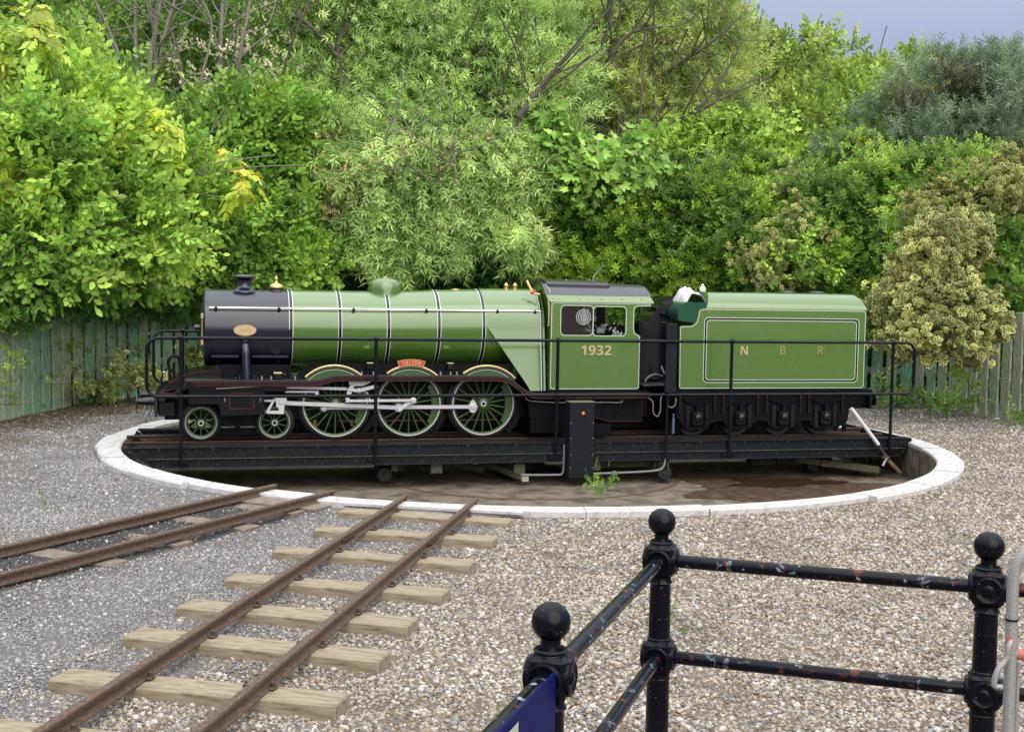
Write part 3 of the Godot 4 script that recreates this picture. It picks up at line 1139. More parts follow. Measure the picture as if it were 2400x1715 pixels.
	f.extrude(poly([-2.747, 0.513, -2.7, 0.513, -2.7, 0.465, -2.725, 0.45, -2.775, 0.425, -2.83, 0.4, -2.96, 0.4, -2.96, 0.412, -2.84, 0.413, -2.79, 0.435, -2.76, 0.47]), Vector3(0, 0, 0.405), X, Y, 0.81)
	var fp := part(t, "front_platform", f, M.black)
	f = MB.new()
	f.ribbon(poly([-2.74, 0.5, -2.757, 0.46, -2.795, 0.425, -2.845, 0.407, -2.95, 0.406]), 0.003, false, Vector3(0, 0, 0.4064))
	part(fp, "red_lining", f, M.lining_red)
	f = MB.new()   # curved apron over the inside frames
	f.extrude(PackedVector2Array([Vector2(-2.93, 0.41)] + curve([Vector2(-2.925, 0.43), Vector2(-2.85, 0.5), Vector2(-2.74, 0.556), Vector2(-2.6, 0.58), Vector2(-2.48, 0.588)], 4) + [Vector2(-2.48, 0.48), Vector2(-2.7, 0.45)]), Vector3(0, 0, 0.25), X, Y, 0.5)
	var ap := part(t, "apron", f, M.black)
	f = MB.new()
	f.ribbon(PackedVector2Array(curve([Vector2(-2.912, 0.432), Vector2(-2.842, 0.49), Vector2(-2.735, 0.546), Vector2(-2.6, 0.57), Vector2(-2.49, 0.578)], 4)), 0.003, false, Vector3(0, 0, 0.2514))
	part(ap, "red_lining", f, M.lining_red)
	f = MB.new()
	f.lathe(Vector3(-2.86, 0.462, 0.25), Z, [Vector2(0.0, 0.02), Vector2(0.004, 0.02), Vector2(0.004, 0.014), Vector2(-0.01, 0.012)], 16)
	f.extrude(poly([-2.56, 0.585, -2.5, 0.585, -2.5, 0.62, -2.515, 0.625, -2.57, 0.59]), Vector3(0, 0, 0.3), X, Y, 0.02)
	part(ap, "bracket", f, M.black)
	f = MB.new()
	f.box(Vector3(-2.955, 0.325, 0), Vector3(0.022, 0.17, 0.8), 0.003)
	var bb := part(t, "buffer_beam", f, M.buffer_red_black)
	f = MB.new()
	f.box(Vector3(-2.88, 0.288, 0.2), Vector3(0.12, 0.11, 0.22), 0.005)
	part(bb, "bracket", f, M.black)
	for s in [-1, 1]:
		f = MB.new()
		f.lathe(Vector3(0, 0.345, 0.28 * s), X, [Vector2(-3.108, 0.0), Vector2(-3.106, 0.04), Vector2(-3.1, 0.062), Vector2(-3.092, 0.062), Vector2(-3.09, 0.024), Vector2(-3.05, 0.024), Vector2(-3.05, 0.032), Vector2(-2.975, 0.032), Vector2(-2.975, 0.045), Vector2(-2.965, 0.045)], 28)
		part(t, "buffer", f, M.black)
	f = MB.new()   # coupling: hook and hanging links
	f.bar(Vector3(-2.96, 0.31, 0), Vector3(-3.04, 0.31, 0), 0.02, 0.03)
	f.bar(Vector3(-3.04, 0.3, 0), Vector3(-3.045, 0.345, 0), 0.02, 0.016)
	for q in [[Vector3(-3.035, 0.262, 0.0), 0.036, 0.0], [Vector3(-3.032, 0.19, 0.0), 0.03, 0.5]]:
		var l := []
		for k in 20:
			var a := TAU * k / 20
			var d := Vector3(cos(a) * 0.021, sin(a) * q[1], 0).rotated(Y, q[2]).rotated(Z, -0.25 if q[2] == 0.0 else -0.1)
			l.append(q[0] + d)
		f.tube(l, 0.0065, 8, false, true)
	part(t, "coupling", f, M.steel_dull)
	f = MB.new()   # vacuum pipe and brass fittings on the front
	f.tube(curve(v3([-2.86, 0.41, -0.05, -2.87, 0.55, -0.05, -2.88, 0.62, -0.05, -2.85, 0.665, -0.05, -2.805, 0.655, -0.05, -2.79, 0.58, -0.05, -2.79, 0.45, -0.05]), 6), 0.011, 8)
	f.tube(curve(v3([-2.92, 0.42, 0.1, -2.925, 0.5, 0.1, -2.9, 0.565, 0.1, -2.85, 0.57, 0.1, -2.83, 0.5, 0.1, -2.83, 0.42, 0.1]), 5), 0.007, 8)
	f.box(Vector3(-2.9, 0.45, 0.12), Vector3(0.05, 0.07, 0.05), 0.006)
	var hs := part(t, "vacuum_hose", f, M.black_satin)
	f = MB.new()
	f.tube([Vector3(-2.888, 0.47, 0.02), Vector3(-2.885, 0.56, 0.02)], [0.013, 0.008], 8)
	f.ball(Vector3(-2.905, 0.55, 0.1), 0.012, 8)
	part(hs, "brass_cock", f, M.brass_dull)

	# ---- splashers with brass beading, name plate
	f = MB.new()
	f.extrude(poly([-1.95, 0.51, -1.2, 0.51, -0.2, 0.5, -0.2, 0.63, -0.4, 0.635, -1.75, 0.635, -1.86, 0.6]), Vector3(0, 0, 0.3), X, Y, 0.02)
	part(t, "frame_plate", f, M.black_satin)
	for c in [[-1.632, 0.305, -1.0], [-1.038, 0.305, 0.0], [-0.432, 0.305, 1.0]]:
		var p := PackedVector2Array()
		var arc := []
		var a0 := 134.0 if c[2] < 0 else 126.0
		var a1 := 48.0 if c[2] <= 0 else 43.0
		for k in 21:
			var a := deg_to_rad(lerpf(a0, a1, k / 20.0))
			arc.append(Vector2(c[0] + cos(a) * 0.318, c[1] + sin(a) * 0.318))
		p = PackedVector2Array(arc)
		p.append(Vector2(arc[-1].x, 0.51))
		p.append(Vector2(arc[0].x, 0.5))
		f = MB.new()
		f.extrude(p, Vector3(0, 0, 0.37), X, Y, 0.09)
		var sp := part(t, "splasher", f, M.wheel_green)
		f = MB.new()
		var l := []
		for q in arc:
			l.append(Vector3(q.x, q.y, 0.372))
		f.tube(l, 0.0085, 8)
		part(sp, "brass_beading", f, M.brass_dull)
		f = MB.new()
		var l2 := PackedVector2Array()
		for q in arc:
			l2.append(Vector2(c[0], c[1]) + (q - Vector2(c[0], c[1])) * 0.925)
		f.ribbon(l2, 0.009, false, Vector3(0, 0, 0.3714))
		part(sp, "black_lining", f, M.black)
		f = MB.new()
		l2 = PackedVector2Array()
		for q in arc:
			l2.append(Vector2(c[0], c[1]) + (q - Vector2(c[0], c[1])) * 0.902)
		f.ribbon(l2, 0.0035, false, Vector3(0, 0, 0.3716))
		part(sp, "white_lining", f, M.lining)
	f = MB.new()
	var np := PackedVector2Array()
	var nc := Vector2(-1.036, 0.305)
	for k in 15:
		var a := deg_to_rad(lerpf(107.0, 73.0, k / 14.0))
		np.append(nc + Vector2(cos(a), sin(a)) * 0.368)
	for k in 15:
		var a := deg_to_rad(lerpf(73.0, 107.0, k / 14.0))
		np.append(nc + Vector2(cos(a), sin(a)) * 0.322)
	f.extrude(np, Vector3(0, 0, 0.384), X, Y, 0.012)
	var nameplate := part(t, "nameplate", f, M.plate_red)
	f = MB.new()
	var nb := PackedVector2Array()
	for q in np:
		nb.append(q)
	f.ribbon(nb, 0.005, true, Vector3(0, 0, 0.3852))
	part(nameplate, "nameplate_border", f, M.brass)
	var word := "TRITON"
	for k in 6:
		var a := deg_to_rad(90.0 + 10.8 - 4.32 * k)
		var at := Vector3(nc.x + cos(a) * 0.344, nc.y + sin(a) * 0.344, 0.385)
		letters(nameplate, "letter", word[k], at, 0.027, M.gold_paint, 0.002, a - PI / 2)
	for q in [[-1.475, 0.56], [-0.84, 0.565], [-2.12, 0.525], [-0.47, 0.57]]:
		f = MB.new()
		if q[0] == -2.12:
			f.box(Vector3(-2.06, 0.536, 0.33), Vector3(0.06, 0.044, 0.06), 0.005)
			f.cyl(Vector3(-2.02, 0.55, 0.34), Vector3(-2.0, 0.55, 0.34), 0.01, 10)
			var lb := part(t, "lubricator", f, M.black)
			f = MB.new()
			f.box(Vector3(-2.06, 0.563, 0.33), Vector3(0.064, 0.012, 0.062), 0.003)
			part(lb, "lid", f, M.brass_dull)
		elif q[0] == -0.47:
			continue
		else:
			f.box(Vector3(q[0] + 0.12, 0.615, 0.335), Vector3(0.042, 0.045, 0.05), 0.004)
			f.box(Vector3(q[0] + 0.105, 0.575, 0.33), Vector3(0.012, 0.05, 0.012), 0)
			var snd := part(t, "sandbox_filler", f, M.black)
			f = MB.new()
			f.box(Vector3(q[0] + 0.12, 0.641, 0.335), Vector3(0.05, 0.007, 0.056), 0.002)
			part(snd, "lid", f, M.brass_dull)
	f = MB.new()
	for x in [-2.18, -2.11, -1.93, -1.42, -1.33, -0.8, -0.72, -0.67]:
		f.cyl(Vector3(x, 0.51, 0.36), Vector3(x, 0.575 if x > -1.5 else 0.54, 0.36), 0.007, 8)
	part(t, "oil_cups", f, M.steel_dull)

	# ---- frames and cylinders
	f = MB.new()
	f.box(Vector3(-0.95, 0.34, 0.14), Vector3(3.9, 0.3, 0.012), 0)
	f.box(Vector3(-0.95, 0.34, -0.14), Vector3(3.9, 0.3, 0.012), 0)
	part(t, "main_frame", f, M.black_satin)
	f = MB.new()
	f.box(Vector3(-0.9, 0.15, -0.05), Vector3(2.5, 0.12, 0.02), 0.002)
	f.box(Vector3(0.5, 0.225, -0.3), Vector3(1.7, 0.38, 0.02), 0.002)
	part(t, "brake_rigging", f, M.black_satin)
	f = MB.new()
	f.extrude(poly([-2.72, 0.465, -2.0, 0.465, -2.0, 0.435, -2.16, 0.42, -2.16, 0.25, -2.48, 0.24, -2.5, 0.33, -2.72, 0.33]), Vector3(0, 0, 0.375), X, Y, 0.3)
	var cy := part(t, "cylinder", f, M.black)
	f = MB.new()
	f.ribbon(rrect(-2.418, 0.295, -2.24, 0.412, 0.012), 0.0035, true, Vector3(0, 0, 0.3764))
	part(cy, "red_lining", f, M.lining_red)
	f = MB.new()
	for x in [-2.455, -2.19]:
		f.tube([Vector3(x, 0.385, 0.378), Vector3(x, 0.35, 0.378)], 0.005, 6)
	f.bar(Vector3(-2.52, 0.448, 0.39), Vector3(-2.05, 0.475, 0.39), 0.008, 0.008)
	part(cy, "drain_rod", f, M.steel_dull)
	f = MB.new()
	f.box(Vector3(-2.085, 0.448, 0.36), Vector3(0.18, 0.05, 0.05), 0.004)
	part(cy, "valve_chest", f, M.black)
	f = MB.new()   # bogie frame
	f.box(Vector3(-2.35, 0.2, 0.19), Vector3(0.42, 0.12, 0.02), 0.004)
	f.cyl(Vector3(-2.355, 0.155, 0.2), Vector3(-2.355, 0.155, 0.235), 0.027, 16)
	f.cyl(Vector3(-2.355, 0.155, 0.235), Vector3(-2.355, 0.155, 0.245), 0.014, 8)
	f.box(Vector3(-2.35, 0.09, 0.1), Vector3(0.5, 0.05, 0.02), 0.003)
	part(t, "bogie_frame", f, M.black_satin)
	wheel(t, "bogie_wheel", Vector3(-2.63, 0.171, 0.232), 0.141, 10, 0.117, 0.098, 0.034, false)
	wheel(t, "bogie_wheel", Vector3(-2.076, 0.169, 0.232), 0.139, 10, 0.115, 0.097, 0.034, false)
	for c in [-1.608, -1.026, -0.425]:
		wheel(t, "driving_wheel", Vector3(c, 0.308, 0.232), 0.278, 18, 0.249, 0.231, 0.047, true)
	for s in [-2.63, -2.076, -1.608, -1.026, -0.425]:     # far wheels and axles
		var r: float = 0.14 if s < -2 else 0.278
		f = MB.new()
		f.lathe(Vector3(s, r + RY, -0.232), Z, [Vector2(-0.0, r * 0.8), Vector2(0.0, r), Vector2(0.05, r + 0.012), Vector2(0.05, r * 0.8)], 40)
		for k in 10:
			var d := Vector3(cos(TAU * k / 10), sin(TAU * k / 10), 0)
			f.tube([Vector3(s, r + RY, -0.21), Vector3(s, r + RY, -0.21) + d * r * 0.82], 0.008, 6, false)
		f.cyl(Vector3(s, r + RY, -0.24), Vector3(s, r + RY, 0.2), 0.025, 12)
		part(t, "far_wheel", f, M.black_satin)
	f = MB.new()   # red stretchers and springs between the frames
	for x in [-1.4, -1.05, -0.45]:
		f.box(Vector3(x, 0.165, 0.1), Vector3(0.36, 0.02, 0.02), 0.003)
	part(t, "stretcher", f, M.lining_red)
	for x in [-1.758, -1.466, -0.98]:
		f = MB.new()
		for k in 5:
			var l := []
			for j in 12:
				l.append(Vector3(x + cos(TAU * j / 12) * 0.012, 0.13 + k * 0.011, 0.12 + sin(TAU * j / 12) * 0.012))
			f.tube(l, 0.004, 6, false, true)
		part(t, "coil_spring", f, M.yellow_paint if x < -1.2 else M.black)
	for x in [-1.31, -0.755, -0.14]:
		f = MB.new()
		var sh := PackedVector2Array()
		for k in 7:
			var a := deg_to_rad(-48.0 + 30.0 * k / 6)
			sh.append(Vector2(cos(a), sin(a)) * 0.283)
		for k in 7:
			var a := deg_to_rad(-18.0 - 30.0 * k / 6)
			sh.append(Vector2(cos(a), sin(a)) * 0.325)
		f.extrude(sh, Vector3(x - 0.29, 0.308, 0.24), X, Y, 0.05)
		f.bar(Vector3(x + 0.0, 0.15, 0.2), Vector3(x + 0.02, 0.4, 0.2), 0.016, 0.02)
		part(t, "brake_shoe", f, M.black_satin)

	# ---- motion
	var pin := Vector3(-0.092, -0.022, 0)
	var w1 := Vector3(-1.608, 0.308, 0)
	var w2 := Vector3(-1.026, 0.308, 0)
	var w3 := Vector3(-0.425, 0.308, 0)
	f = MB.new()
	var zc := Z * 0.256
	for q in [[w1, w2], [w2, w3]]:
		rod(f, q[0] + pin + zc, q[1] + pin + zc, 0.03, 0.013)
	for q in [w1, w3]:
		f.lathe(q + pin + zc, Z, [Vector2(-0.012, 0), Vector2(-0.012, 0.028), Vector2(0.012, 0.028), Vector2(0.015, 0.024), Vector2(0.015, 0.013), Vector2(0.024, 0.012), Vector2(0.024, 0)], 20)
	f.extrude(poly([-0.556, 0.286, -0.535, 0.33, -0.521, 0.345, -0.513, 0.345, -0.498, 0.33, -0.478, 0.286, -0.498, 0.246, -0.517, 0.238, -0.536, 0.246]), Vector3(0, 0, 0.268), X, Y, 0.02)
	part(t, "coupling_rod", f, M.steel_rod)
	f = MB.new()
	f.bar(Vector3(-2.0, 0.327, 0.288), w2 + pin + Z * 0.288, 0.014, 0.034, Y, 0.004)
	f.lathe(w2 + pin + Z * 0.288, Z, [Vector2(-0.02, 0), Vector2(-0.02, 0.034), Vector2(0.013, 0.034), Vector2(0.013, 0.02), Vector2(0.022, 0.018), Vector2(0.022, 0)], 20)
	part(t, "connecting_rod", f, M.steel_rod)
	f = MB.new()
	f.cyl(Vector3(-2.2, 0.345, 0.29), Vector3(-2.05, 0.345, 0.29), 0.011, 12)
	f.extrude(poly([-2.09, 0.37, -1.99, 0.372, -1.99, 0.33, -2.006, 0.32, -2.012, 0.245, -2.14, 0.25, -2.147, 0.262, -2.085, 0.372, -2.075, 0.36, -2.12, 0.272, -2.05, 0.27, -2.05, 0.295, -2.068, 0.3, -2.07, 0.34]), Vector3(0, 0, 0.318), X, Y, 0.022)
	f.cyl(Vector3(-2.032, 0.338, 0.29), Vector3(-2.032, 0.338, 0.328), 0.018, 16)
	part(t, "crosshead", f, M.steel_rod)
	f = MB.new()
	f.box(Vector3(-1.77, 0.445, 0.31), Vector3(0.48, 0.024, 0.022), 0.003, Basis(Z, -0.03))
	f.box(Vector3(-1.875, 0.416, 0.31), Vector3(0.26, 0.016, 0.022), 0.003, Basis(Z, -0.01))
	f.box(Vector3(-1.76, 0.402, 0.315), Vector3(0.03, 0.04, 0.02), 0.003)
	part(t, "slide_bar", f, M.steel_rod)
	f = MB.new()
	f.extrude(poly([-1.515, 0.503, -1.49, 0.508, -1.35, 0.5, -1.345, 0.49, -1.40, 0.465, -1.47, 0.462, -1.49, 0.44, -1.495, 0.4, -1.53, 0.395, -1.528, 0.44, -1.5, 0.465]), Vector3(0, 0, 0.335), X, Y, 0.02)
	f.bar(Vector3(-1.52, 0.44, 0.345), Vector3(-1.425, 0.42, 0.345), 0.012, 0.026)
	f.bar(Vector3(-1.43, 0.43, 0.35), Vector3(-1.295, 0.464, 0.35), 0.012, 0.028)
	f.bar(Vector3(-1.375, 0.415, 0.33), Vector3(-1.34, 0.33, 0.33), 0.008, 0.008, X)
	f.box(Vector3(-1.44, 0.432, 0.355), Vector3(0.03, 0.03, 0.02), 0.004)
	f.lathe(Vector3(-1.5, 0.485, 0.335), Z, [Vector2(0, 0.018), Vector2(0.008, 0.018), Vector2(0.01, 0.008), Vector2(0.01, 0)], 14)
	part(t, "expansion_link", f, M.steel_rod)
	f = MB.new()
	f.bar(Vector3(-1.525, 0.345, 0.33), Vector3(-1.01, 0.347, 0.33), 0.012, 0.022, Y, 0.003)
	f.lathe(Vector3(-1.01, 0.347, 0.33), Z, [Vector2(-0.01, 0), Vector2(-0.01, 0.024), Vector2(0.01, 0.024), Vector2(0.012, 0.014), Vector2(0.018, 0.012), Vector2(0.018, 0)], 18)
	f.box(Vector3(-1.525, 0.352, 0.33), Vector3(0.03, 0.04, 0.016), 0.004)
	f.cyl(Vector3(-1.01, 0.37, 0.33), Vector3(-1.01, 0.395, 0.33), 0.006, 8)
	part(t, "eccentric_rod", f, M.steel_rod)
	f = MB.new()
	f.bar(w2 + pin + Vector3(-0.01, -0.02, 0.316), Vector3(-1.012, 0.347, 0.316), 0.013, 0.034, Y, 0.004)
	part(t, "return_crank", f, M.steel_rod)
	f = MB.new()
	for x in [-1.714]:
		f.tube([Vector3(x, 0.368, 0.3), Vector3(x, 0.34, 0.3)], 0.005, 6)
	f.box(Vector3(-1.4, 0.36, 0.2), Vector3(0.12, 0.3, 0.03), 0.004)
	part(t, "motion_bracket", f, M.black)

	build_cab(t)

func build_cab(t: Node3D) -> void:
	var w1 := rrect(0.166, 0.875, 0.428, 1.105, 0.032)
	var w2 := rrect(0.436, 0.872, 0.706, 1.1, 0.032)
	var side := PackedVector2Array([Vector2(0.077, 0.43), Vector2(0.825, 0.43), Vector2(0.839, 0.444)] + curve([Vector2(0.839, 0.86), Vector2(0.832, 0.873), Vector2(0.806, 0.886), Vector2(0.788, 0.902), Vector2(0.782, 0.93)], 3) + curve([Vector2(0.782, 1.06), Vector2(0.786, 1.088), Vector2(0.805, 1.104), Vector2(0.83, 1.107)], 3) + [Vector2(0.922, 1.108), Vector2(0.922, 1.134), Vector2(0.077, 1.134)])
	var f: MB
	for s in [1, -1]:
		f = MB.new()
		f.extrude(side, Vector3(0, 0, 0.4 if s == 1 else -0.386), X, Y, 0.014, [w1, w2])
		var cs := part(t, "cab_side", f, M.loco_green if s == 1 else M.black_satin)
		if s == -1:
			continue
		var zo := Vector3(0, 0, 0.4012)
		f = MB.new()
		f.ribbon(rrect(0.166 - 0.005, 0.87, 0.433, 1.11, 0.034), 0.005, true, zo)
		part(cs, "window_lining", f, M.lining)
		f = MB.new()
		f.ribbon(rrect(0.431, 0.867, 0.711, 1.105, 0.034), 0.005, true, zo + Z * 0.0004)
		part(cs, "window_lining", f, M.lining)
		f = MB.new()
		var ol := PackedVector2Array([Vector2(0.1, 0.441), Vector2(0.815, 0.441), Vector2(0.829, 0.455)] + curve([Vector2(0.829, 0.85), Vector2(0.822, 0.868), Vector2(0.798, 0.88), Vector2(0.779, 0.898), Vector2(0.773, 0.93)], 3) + curve([Vector2(0.773, 1.06), Vector2(0.778, 1.092), Vector2(0.8, 1.112), Vector2(0.83, 1.114)], 3) + [Vector2(0.912, 1.115), Vector2(0.915, 1.128), Vector2(0.1, 1.128), Vector2(0.086, 1.115), Vector2(0.086, 0.455)])
		f.ribbon(ol, 0.0048, true, zo)
		part(cs, "white_lining", f, M.lining)
		f = MB.new()
		var ol2 := PackedVector2Array()
		ol2 = PackedVector2Array([Vector2(0.08, 0.434), Vector2(0.822, 0.434), Vector2(0.8355, 0.447), Vector2(0.8355, 0.858)])
		f.ribbon(ol2, 0.0055, false, zo)
		part(cs, "black_edge", f, M.black)
		f = MB.new()
		for y in [0.9, 0.965, 1.03, 1.09]:
			for x in [0.735, 0.757]:
				f.ball(Vector3(x, y, 0.4), 0.0055, 8)
		for q in [[0.155, 0.865], [0.295, 0.862], [0.57, 0.859], [0.717, 0.86], [0.155, 0.99], [0.155, 1.115], [0.717, 1.11], [0.3, 1.118], [0.57, 1.113]]:
			f.ball(Vector3(q[0], q[1], 0.4), 0.005, 8)
		part(cs, "rivets", f, M.loco_green)
		letters(cs, "number", "1932", Vector3(0.461, 0.75, 0.403), 0.078, M.gold_paint, 0.005, 0.0, 1.12)
	# front window: glass with the round spinning-screen rings, and the open rear one
	f = MB.new()
	f.extrude(w1, Vector3(0, 0, 0.391), X, Y, 0.003)
	var gl := part(t, "window_pane", f, M.glass)
	f = MB.new()
	for r in [0.062, 0.046, 0.032, 0.02]:
		f.lathe(Vector3(0.352, 1.017, 0.393), Z, [Vector2(0, r), Vector2(0.003, r - 0.001), Vector2(0.003, r - 0.006), Vector2(0, r - 0.007)], 32)
	f.cyl(Vector3(0.352, 1.017, 0.391), Vector3(0.352, 1.017, 0.398), 0.008, 12)
	part(gl, "clear_view_screen", f, M.screen_ring)
	f = MB.new()
	f.box(Vector3(0.352, 1.017, 0.388), Vector3(0.001, 0.001, 0.001), 0)
	# front sheet with brass spectacle rim
	f = MB.new()
	f.extrude(poly([-0.386, 0.42, 0.386, 0.42, 0.386, 1.15] + [0.33, 1.23, 0.2, 1.28, 0.0, 1.297, -0.2, 1.28, -0.33, 1.23, -0.386, 1.15]), Vector3(0.075, 0, 0), Z, Y, 0.012)
	part(t, "cab_front", f, M.loco_green)
	f = MB.new()
	f.tube(curve(v3([0.068, 0.95, 0.352, 0.066, 0.945, 0.376, 0.066, 0.96, 0.384, 0.066, 1.1, 0.382, 0.064, 1.16, 0.36, 0.06, 1.205, 0.32, 0.05, 1.205, 0.28]), 5), 0.006, 8)
	part(t, "spectacle_rim", f, M.brass_dull)
	# floor, back sheet of the far side, seat, fittings inside
	f = MB.new()
	f.box(Vector3(0.5, 0.415, 0), Vector3(0.85, 0.02, 0.78), 0)
	part(t, "cab_floor", f, M.black_satin)
	f = MB.new()
	f.box(Vector3(0.13, 0.75, 0.0), Vector3(0.1, 0.55, 0.5), 0.02)
	f.box(Vector3(0.3, 0.82, -0.12), Vector3(0.3, 0.66, 0.4), 0.03)
	f.tube(v3([0.2, 0.95, 0.12, 0.32, 0.93, 0.12]), 0.01, 8)
	for z in [-0.1, 0.05]:
		f.lathe(Vector3(0.18, 1.03, z), X, [Vector2(0, 0.045), Vector2(0.02, 0.045), Vector2(0.02, 0)], 18)
	part(t, "backhead", f, M.black_satin)
	f = MB.new()
	f.tube(v3([0.565, 0.9, -0.1, 0.5, 1.05, -0.12]), 0.007, 8)
	f.box(Vector3(0.6, 0.9, 0.05), Vector3(0.08, 0.06, 0.06), 0.01)
	f.ball(Vector3(0.62, 0.935, 0.05), 0.022, 10)
	part(t, "fireman_tools", f, M.galv)
	# roof: green eave strips, black arched sheet, raised ventilator
	f = MB.new()
	for s in [-1, 1]:
		var p := [Vector3(0.073, 1.134, 0.4 * s), Vector3(0.948, 1.137, 0.4 * s), Vector3(0.921, 1.19, 0.372 * s), Vector3(0.043, 1.192, 0.372 * s)]
		if s == -1:
			p.reverse()
		f.quad(p[0], p[1], p[2], p[3])
		f.box(Vector3(0.51, 1.134, 0.398 * s), Vector3(0.87, 0.006, 0.012), 0.001)
	var ev := part(t, "eave", f, M.loco_green)
	f = MB.new()
	for x in [0.1, 0.14, 0.32, 0.5, 0.68, 0.84]:
		f.ball(Vector3(x, 1.163, 0.3865), 0.0055, 8)
	part(ev, "rivets", f, M.loco_green)
	f = MB.new()
	var P := []
	for j in 25:
		var a := lerpf(-1.0, 1.0, j / 24.0)
		var z := 0.374 * a
		var y := 1.19 + 0.112 * (1.0 - pow(abs(a), 2.2))
		var in_: float = 0.018 * (1.0 - abs(a))
		P.append([Vector3(0.043 + in_, y, z), Vector3(0.93 + in_ * 0.6, y - 0.018 * (1.0 - abs(a)), z)])
	f.grid(P)
	var Q := []
	for r in P:
		Q.append([r[0] - Y * 0.012, r[1] - Y * 0.012])
	f.grid(Q, true)
	for j in 24:
		f.quad(P[j][0], P[j + 1][0], Q[j + 1][0], Q[j][0])
		f.quad(P[j + 1][1], P[j][1], Q[j][1], Q[j + 1][1])
	var rf := part(t, "cab_roof", f, M.roof_black)
	f = MB.new()
	P = []
	for j in 17:
		var a := lerpf(-0.62, 0.62, j / 16.0)
		P.append([Vector3(0.09, 1.207 + 0.112 * (1.0 - pow(abs(a), 2.2)), 0.374 * a), Vector3(0.62, 1.203 + 0.112 * (1.0 - pow(abs(a), 2.2)), 0.374 * a)])
	f.grid(P)
	for e in [P[0], P[16]]:
		f.face([e[0], e[1], e[1] - Y * 0.02, e[0] - Y * 0.02], Vector3(0.3, 1.2, 0))
	for k in 2:
		for j in 16:
			f.face([P[j][k], P[j + 1][k], P[j + 1][k] - Y * 0.02, P[j][k] - Y * 0.02], Vector3(0.3, 1.2, 0))
	part(rf, "ventilator", f, M.roof_black)
	f = MB.new()
	for q in [[0.3, 1.315], [0.5, 1.312], [0.78, 1.262], [0.81, 1.262]]:
		f.ball(Vector3(q[0], q[1] if q[0] < 0.6 else 1.255, 0.05 if q[0] < 0.6 else 0.22), 0.007, 8)
	part(rf, "bolts", f, M.galv)
	f = MB.new()
	f.tube(v3([0.55, 1.3, 0.0, 0.55, 1.345, 0.0, 0.62, 1.42, 0.0]), [0.006, 0.005, 0.002], 6)
	part(rf, "aerial", f, M.galv)
	# whistle and valves in front of the cab, safety valves
	f = MB.new()
	f.tube(v3([-0.075, 1.3, 0.2, -0.045, 1.235, 0.22]), [0.012, 0.009], 12)
	f.tube(v3([-0.045, 1.235, 0.22, -0.03, 1.2, 0.24, 0.02, 1.19, 0.28]), 0.009, 8)
	part(t, "whistle", f, M.brass)
	f = MB.new()
	f.box(Vector3(-0.03, 1.21, 0.245), Vector3(0.05, 0.02, 0.02), 0.004, Basis(Z, 0.6))
	part(t, "whistle_lever", f, M.plate_red)
	for x in [-0.201, -0.127]:
		f = MB.new()
		f.lathe(Vector3(x, 0, 0.02), Y, [Vector2(1.2, 0.022), Vector2(1.236, 0.022), Vector2(1.24, 0.015), Vector2(1.25, 0.015), Vector2(1.252, 0.021), Vector2(1.262, 0.021), Vector2(1.266, 0.014), Vector2(1.278, 0.008), Vector2(1.284, 0.0)], 16)
		part(t, "safety_valve", f, M.brass)
	f = MB.new()
	f.lathe(Vector3(-0.62, 0, 0), Y, [Vector2(1.2, 0.04), Vector2(1.224, 0.036), Vector2(1.228, 0.0)], 16)
	part(t, "mud_plug", f, M.brass_dull)
	# under the cab: ashpan, trailing frame, pipes
	f = MB.new()
	f.extrude(poly([-0.08, 0.4, 0.9, 0.4, 0.9, 0.16, 0.62, 0.16, 0.52, 0.185, 0.45, 0.21, 0.0, 0.19, -0.06, 0.2]), Vector3(0, 0, 0.31), X, Y, 0.03)
	f.box(Vector3(0.2, 0.14, 0.1), Vector3(0.5, 0.14, 0.4), 0.01)
	f.box(Vector3(0.56, 0.1, 0.28), Vector3(0.14, 0.1, 0.1), 0.006)
	for q in [[0.56, 0.21], [0.66, 0.21], [0.74, 0.21], [0.82, 0.21], [0.82, 0.3]]:
		f.ball(Vector3(q[0], q[1], 0.312), 0.011, 8)
	f.lathe(Vector3(0.72, 0.29, 0.31), Z, [Vector2(0, 0.032), Vector2(0.01, 0.032), Vector2(0.01, 0.022), Vector2(0.002, 0.02)], 18)
	part(t, "trailing_frame", f, M.black_satin)
	f = MB.new()
	f.lathe(Vector3(0.3, 0.17, 0.232), Z, [Vector2(-0.05, 0.1), Vector2(-0.05, 0.15), Vector2(0.0, 0.14), Vector2(0.0, 0.0)], 32)
	part(t, "trailing_wheel", f, M.tyre)
	f = MB.new()
	f.ribbon(poly([0.36, 0.214, 0.45, 0.214, 0.53, 0.19, 0.62, 0.165, 0.9, 0.165]), 0.003, false, Vector3(0, 0, 0.3114))
	f.ribbon(poly([0.3, 0.392, 0.895, 0.392, 0.895, 0.2]), 0.003, false, Vector3(0, 0, 0.3114))
	part(t, "red_lining", f, M.lining_red)
	f = MB.new()
	f.tube(curve(v3([-0.1, 0.37, 0.35, -0.06, 0.34, 0.35, 0.2, 0.325, 0.35, 0.55, 0.326, 0.35, 0.7, 0.325, 0.35, 0.705, 0.35, 0.35]), 5), 0.0055, 8)
	f.ball(Vector3(0.53, 0.327, 0.35), 0.011, 8)
	part(t, "injector_pipe", f, M.steel_dull)

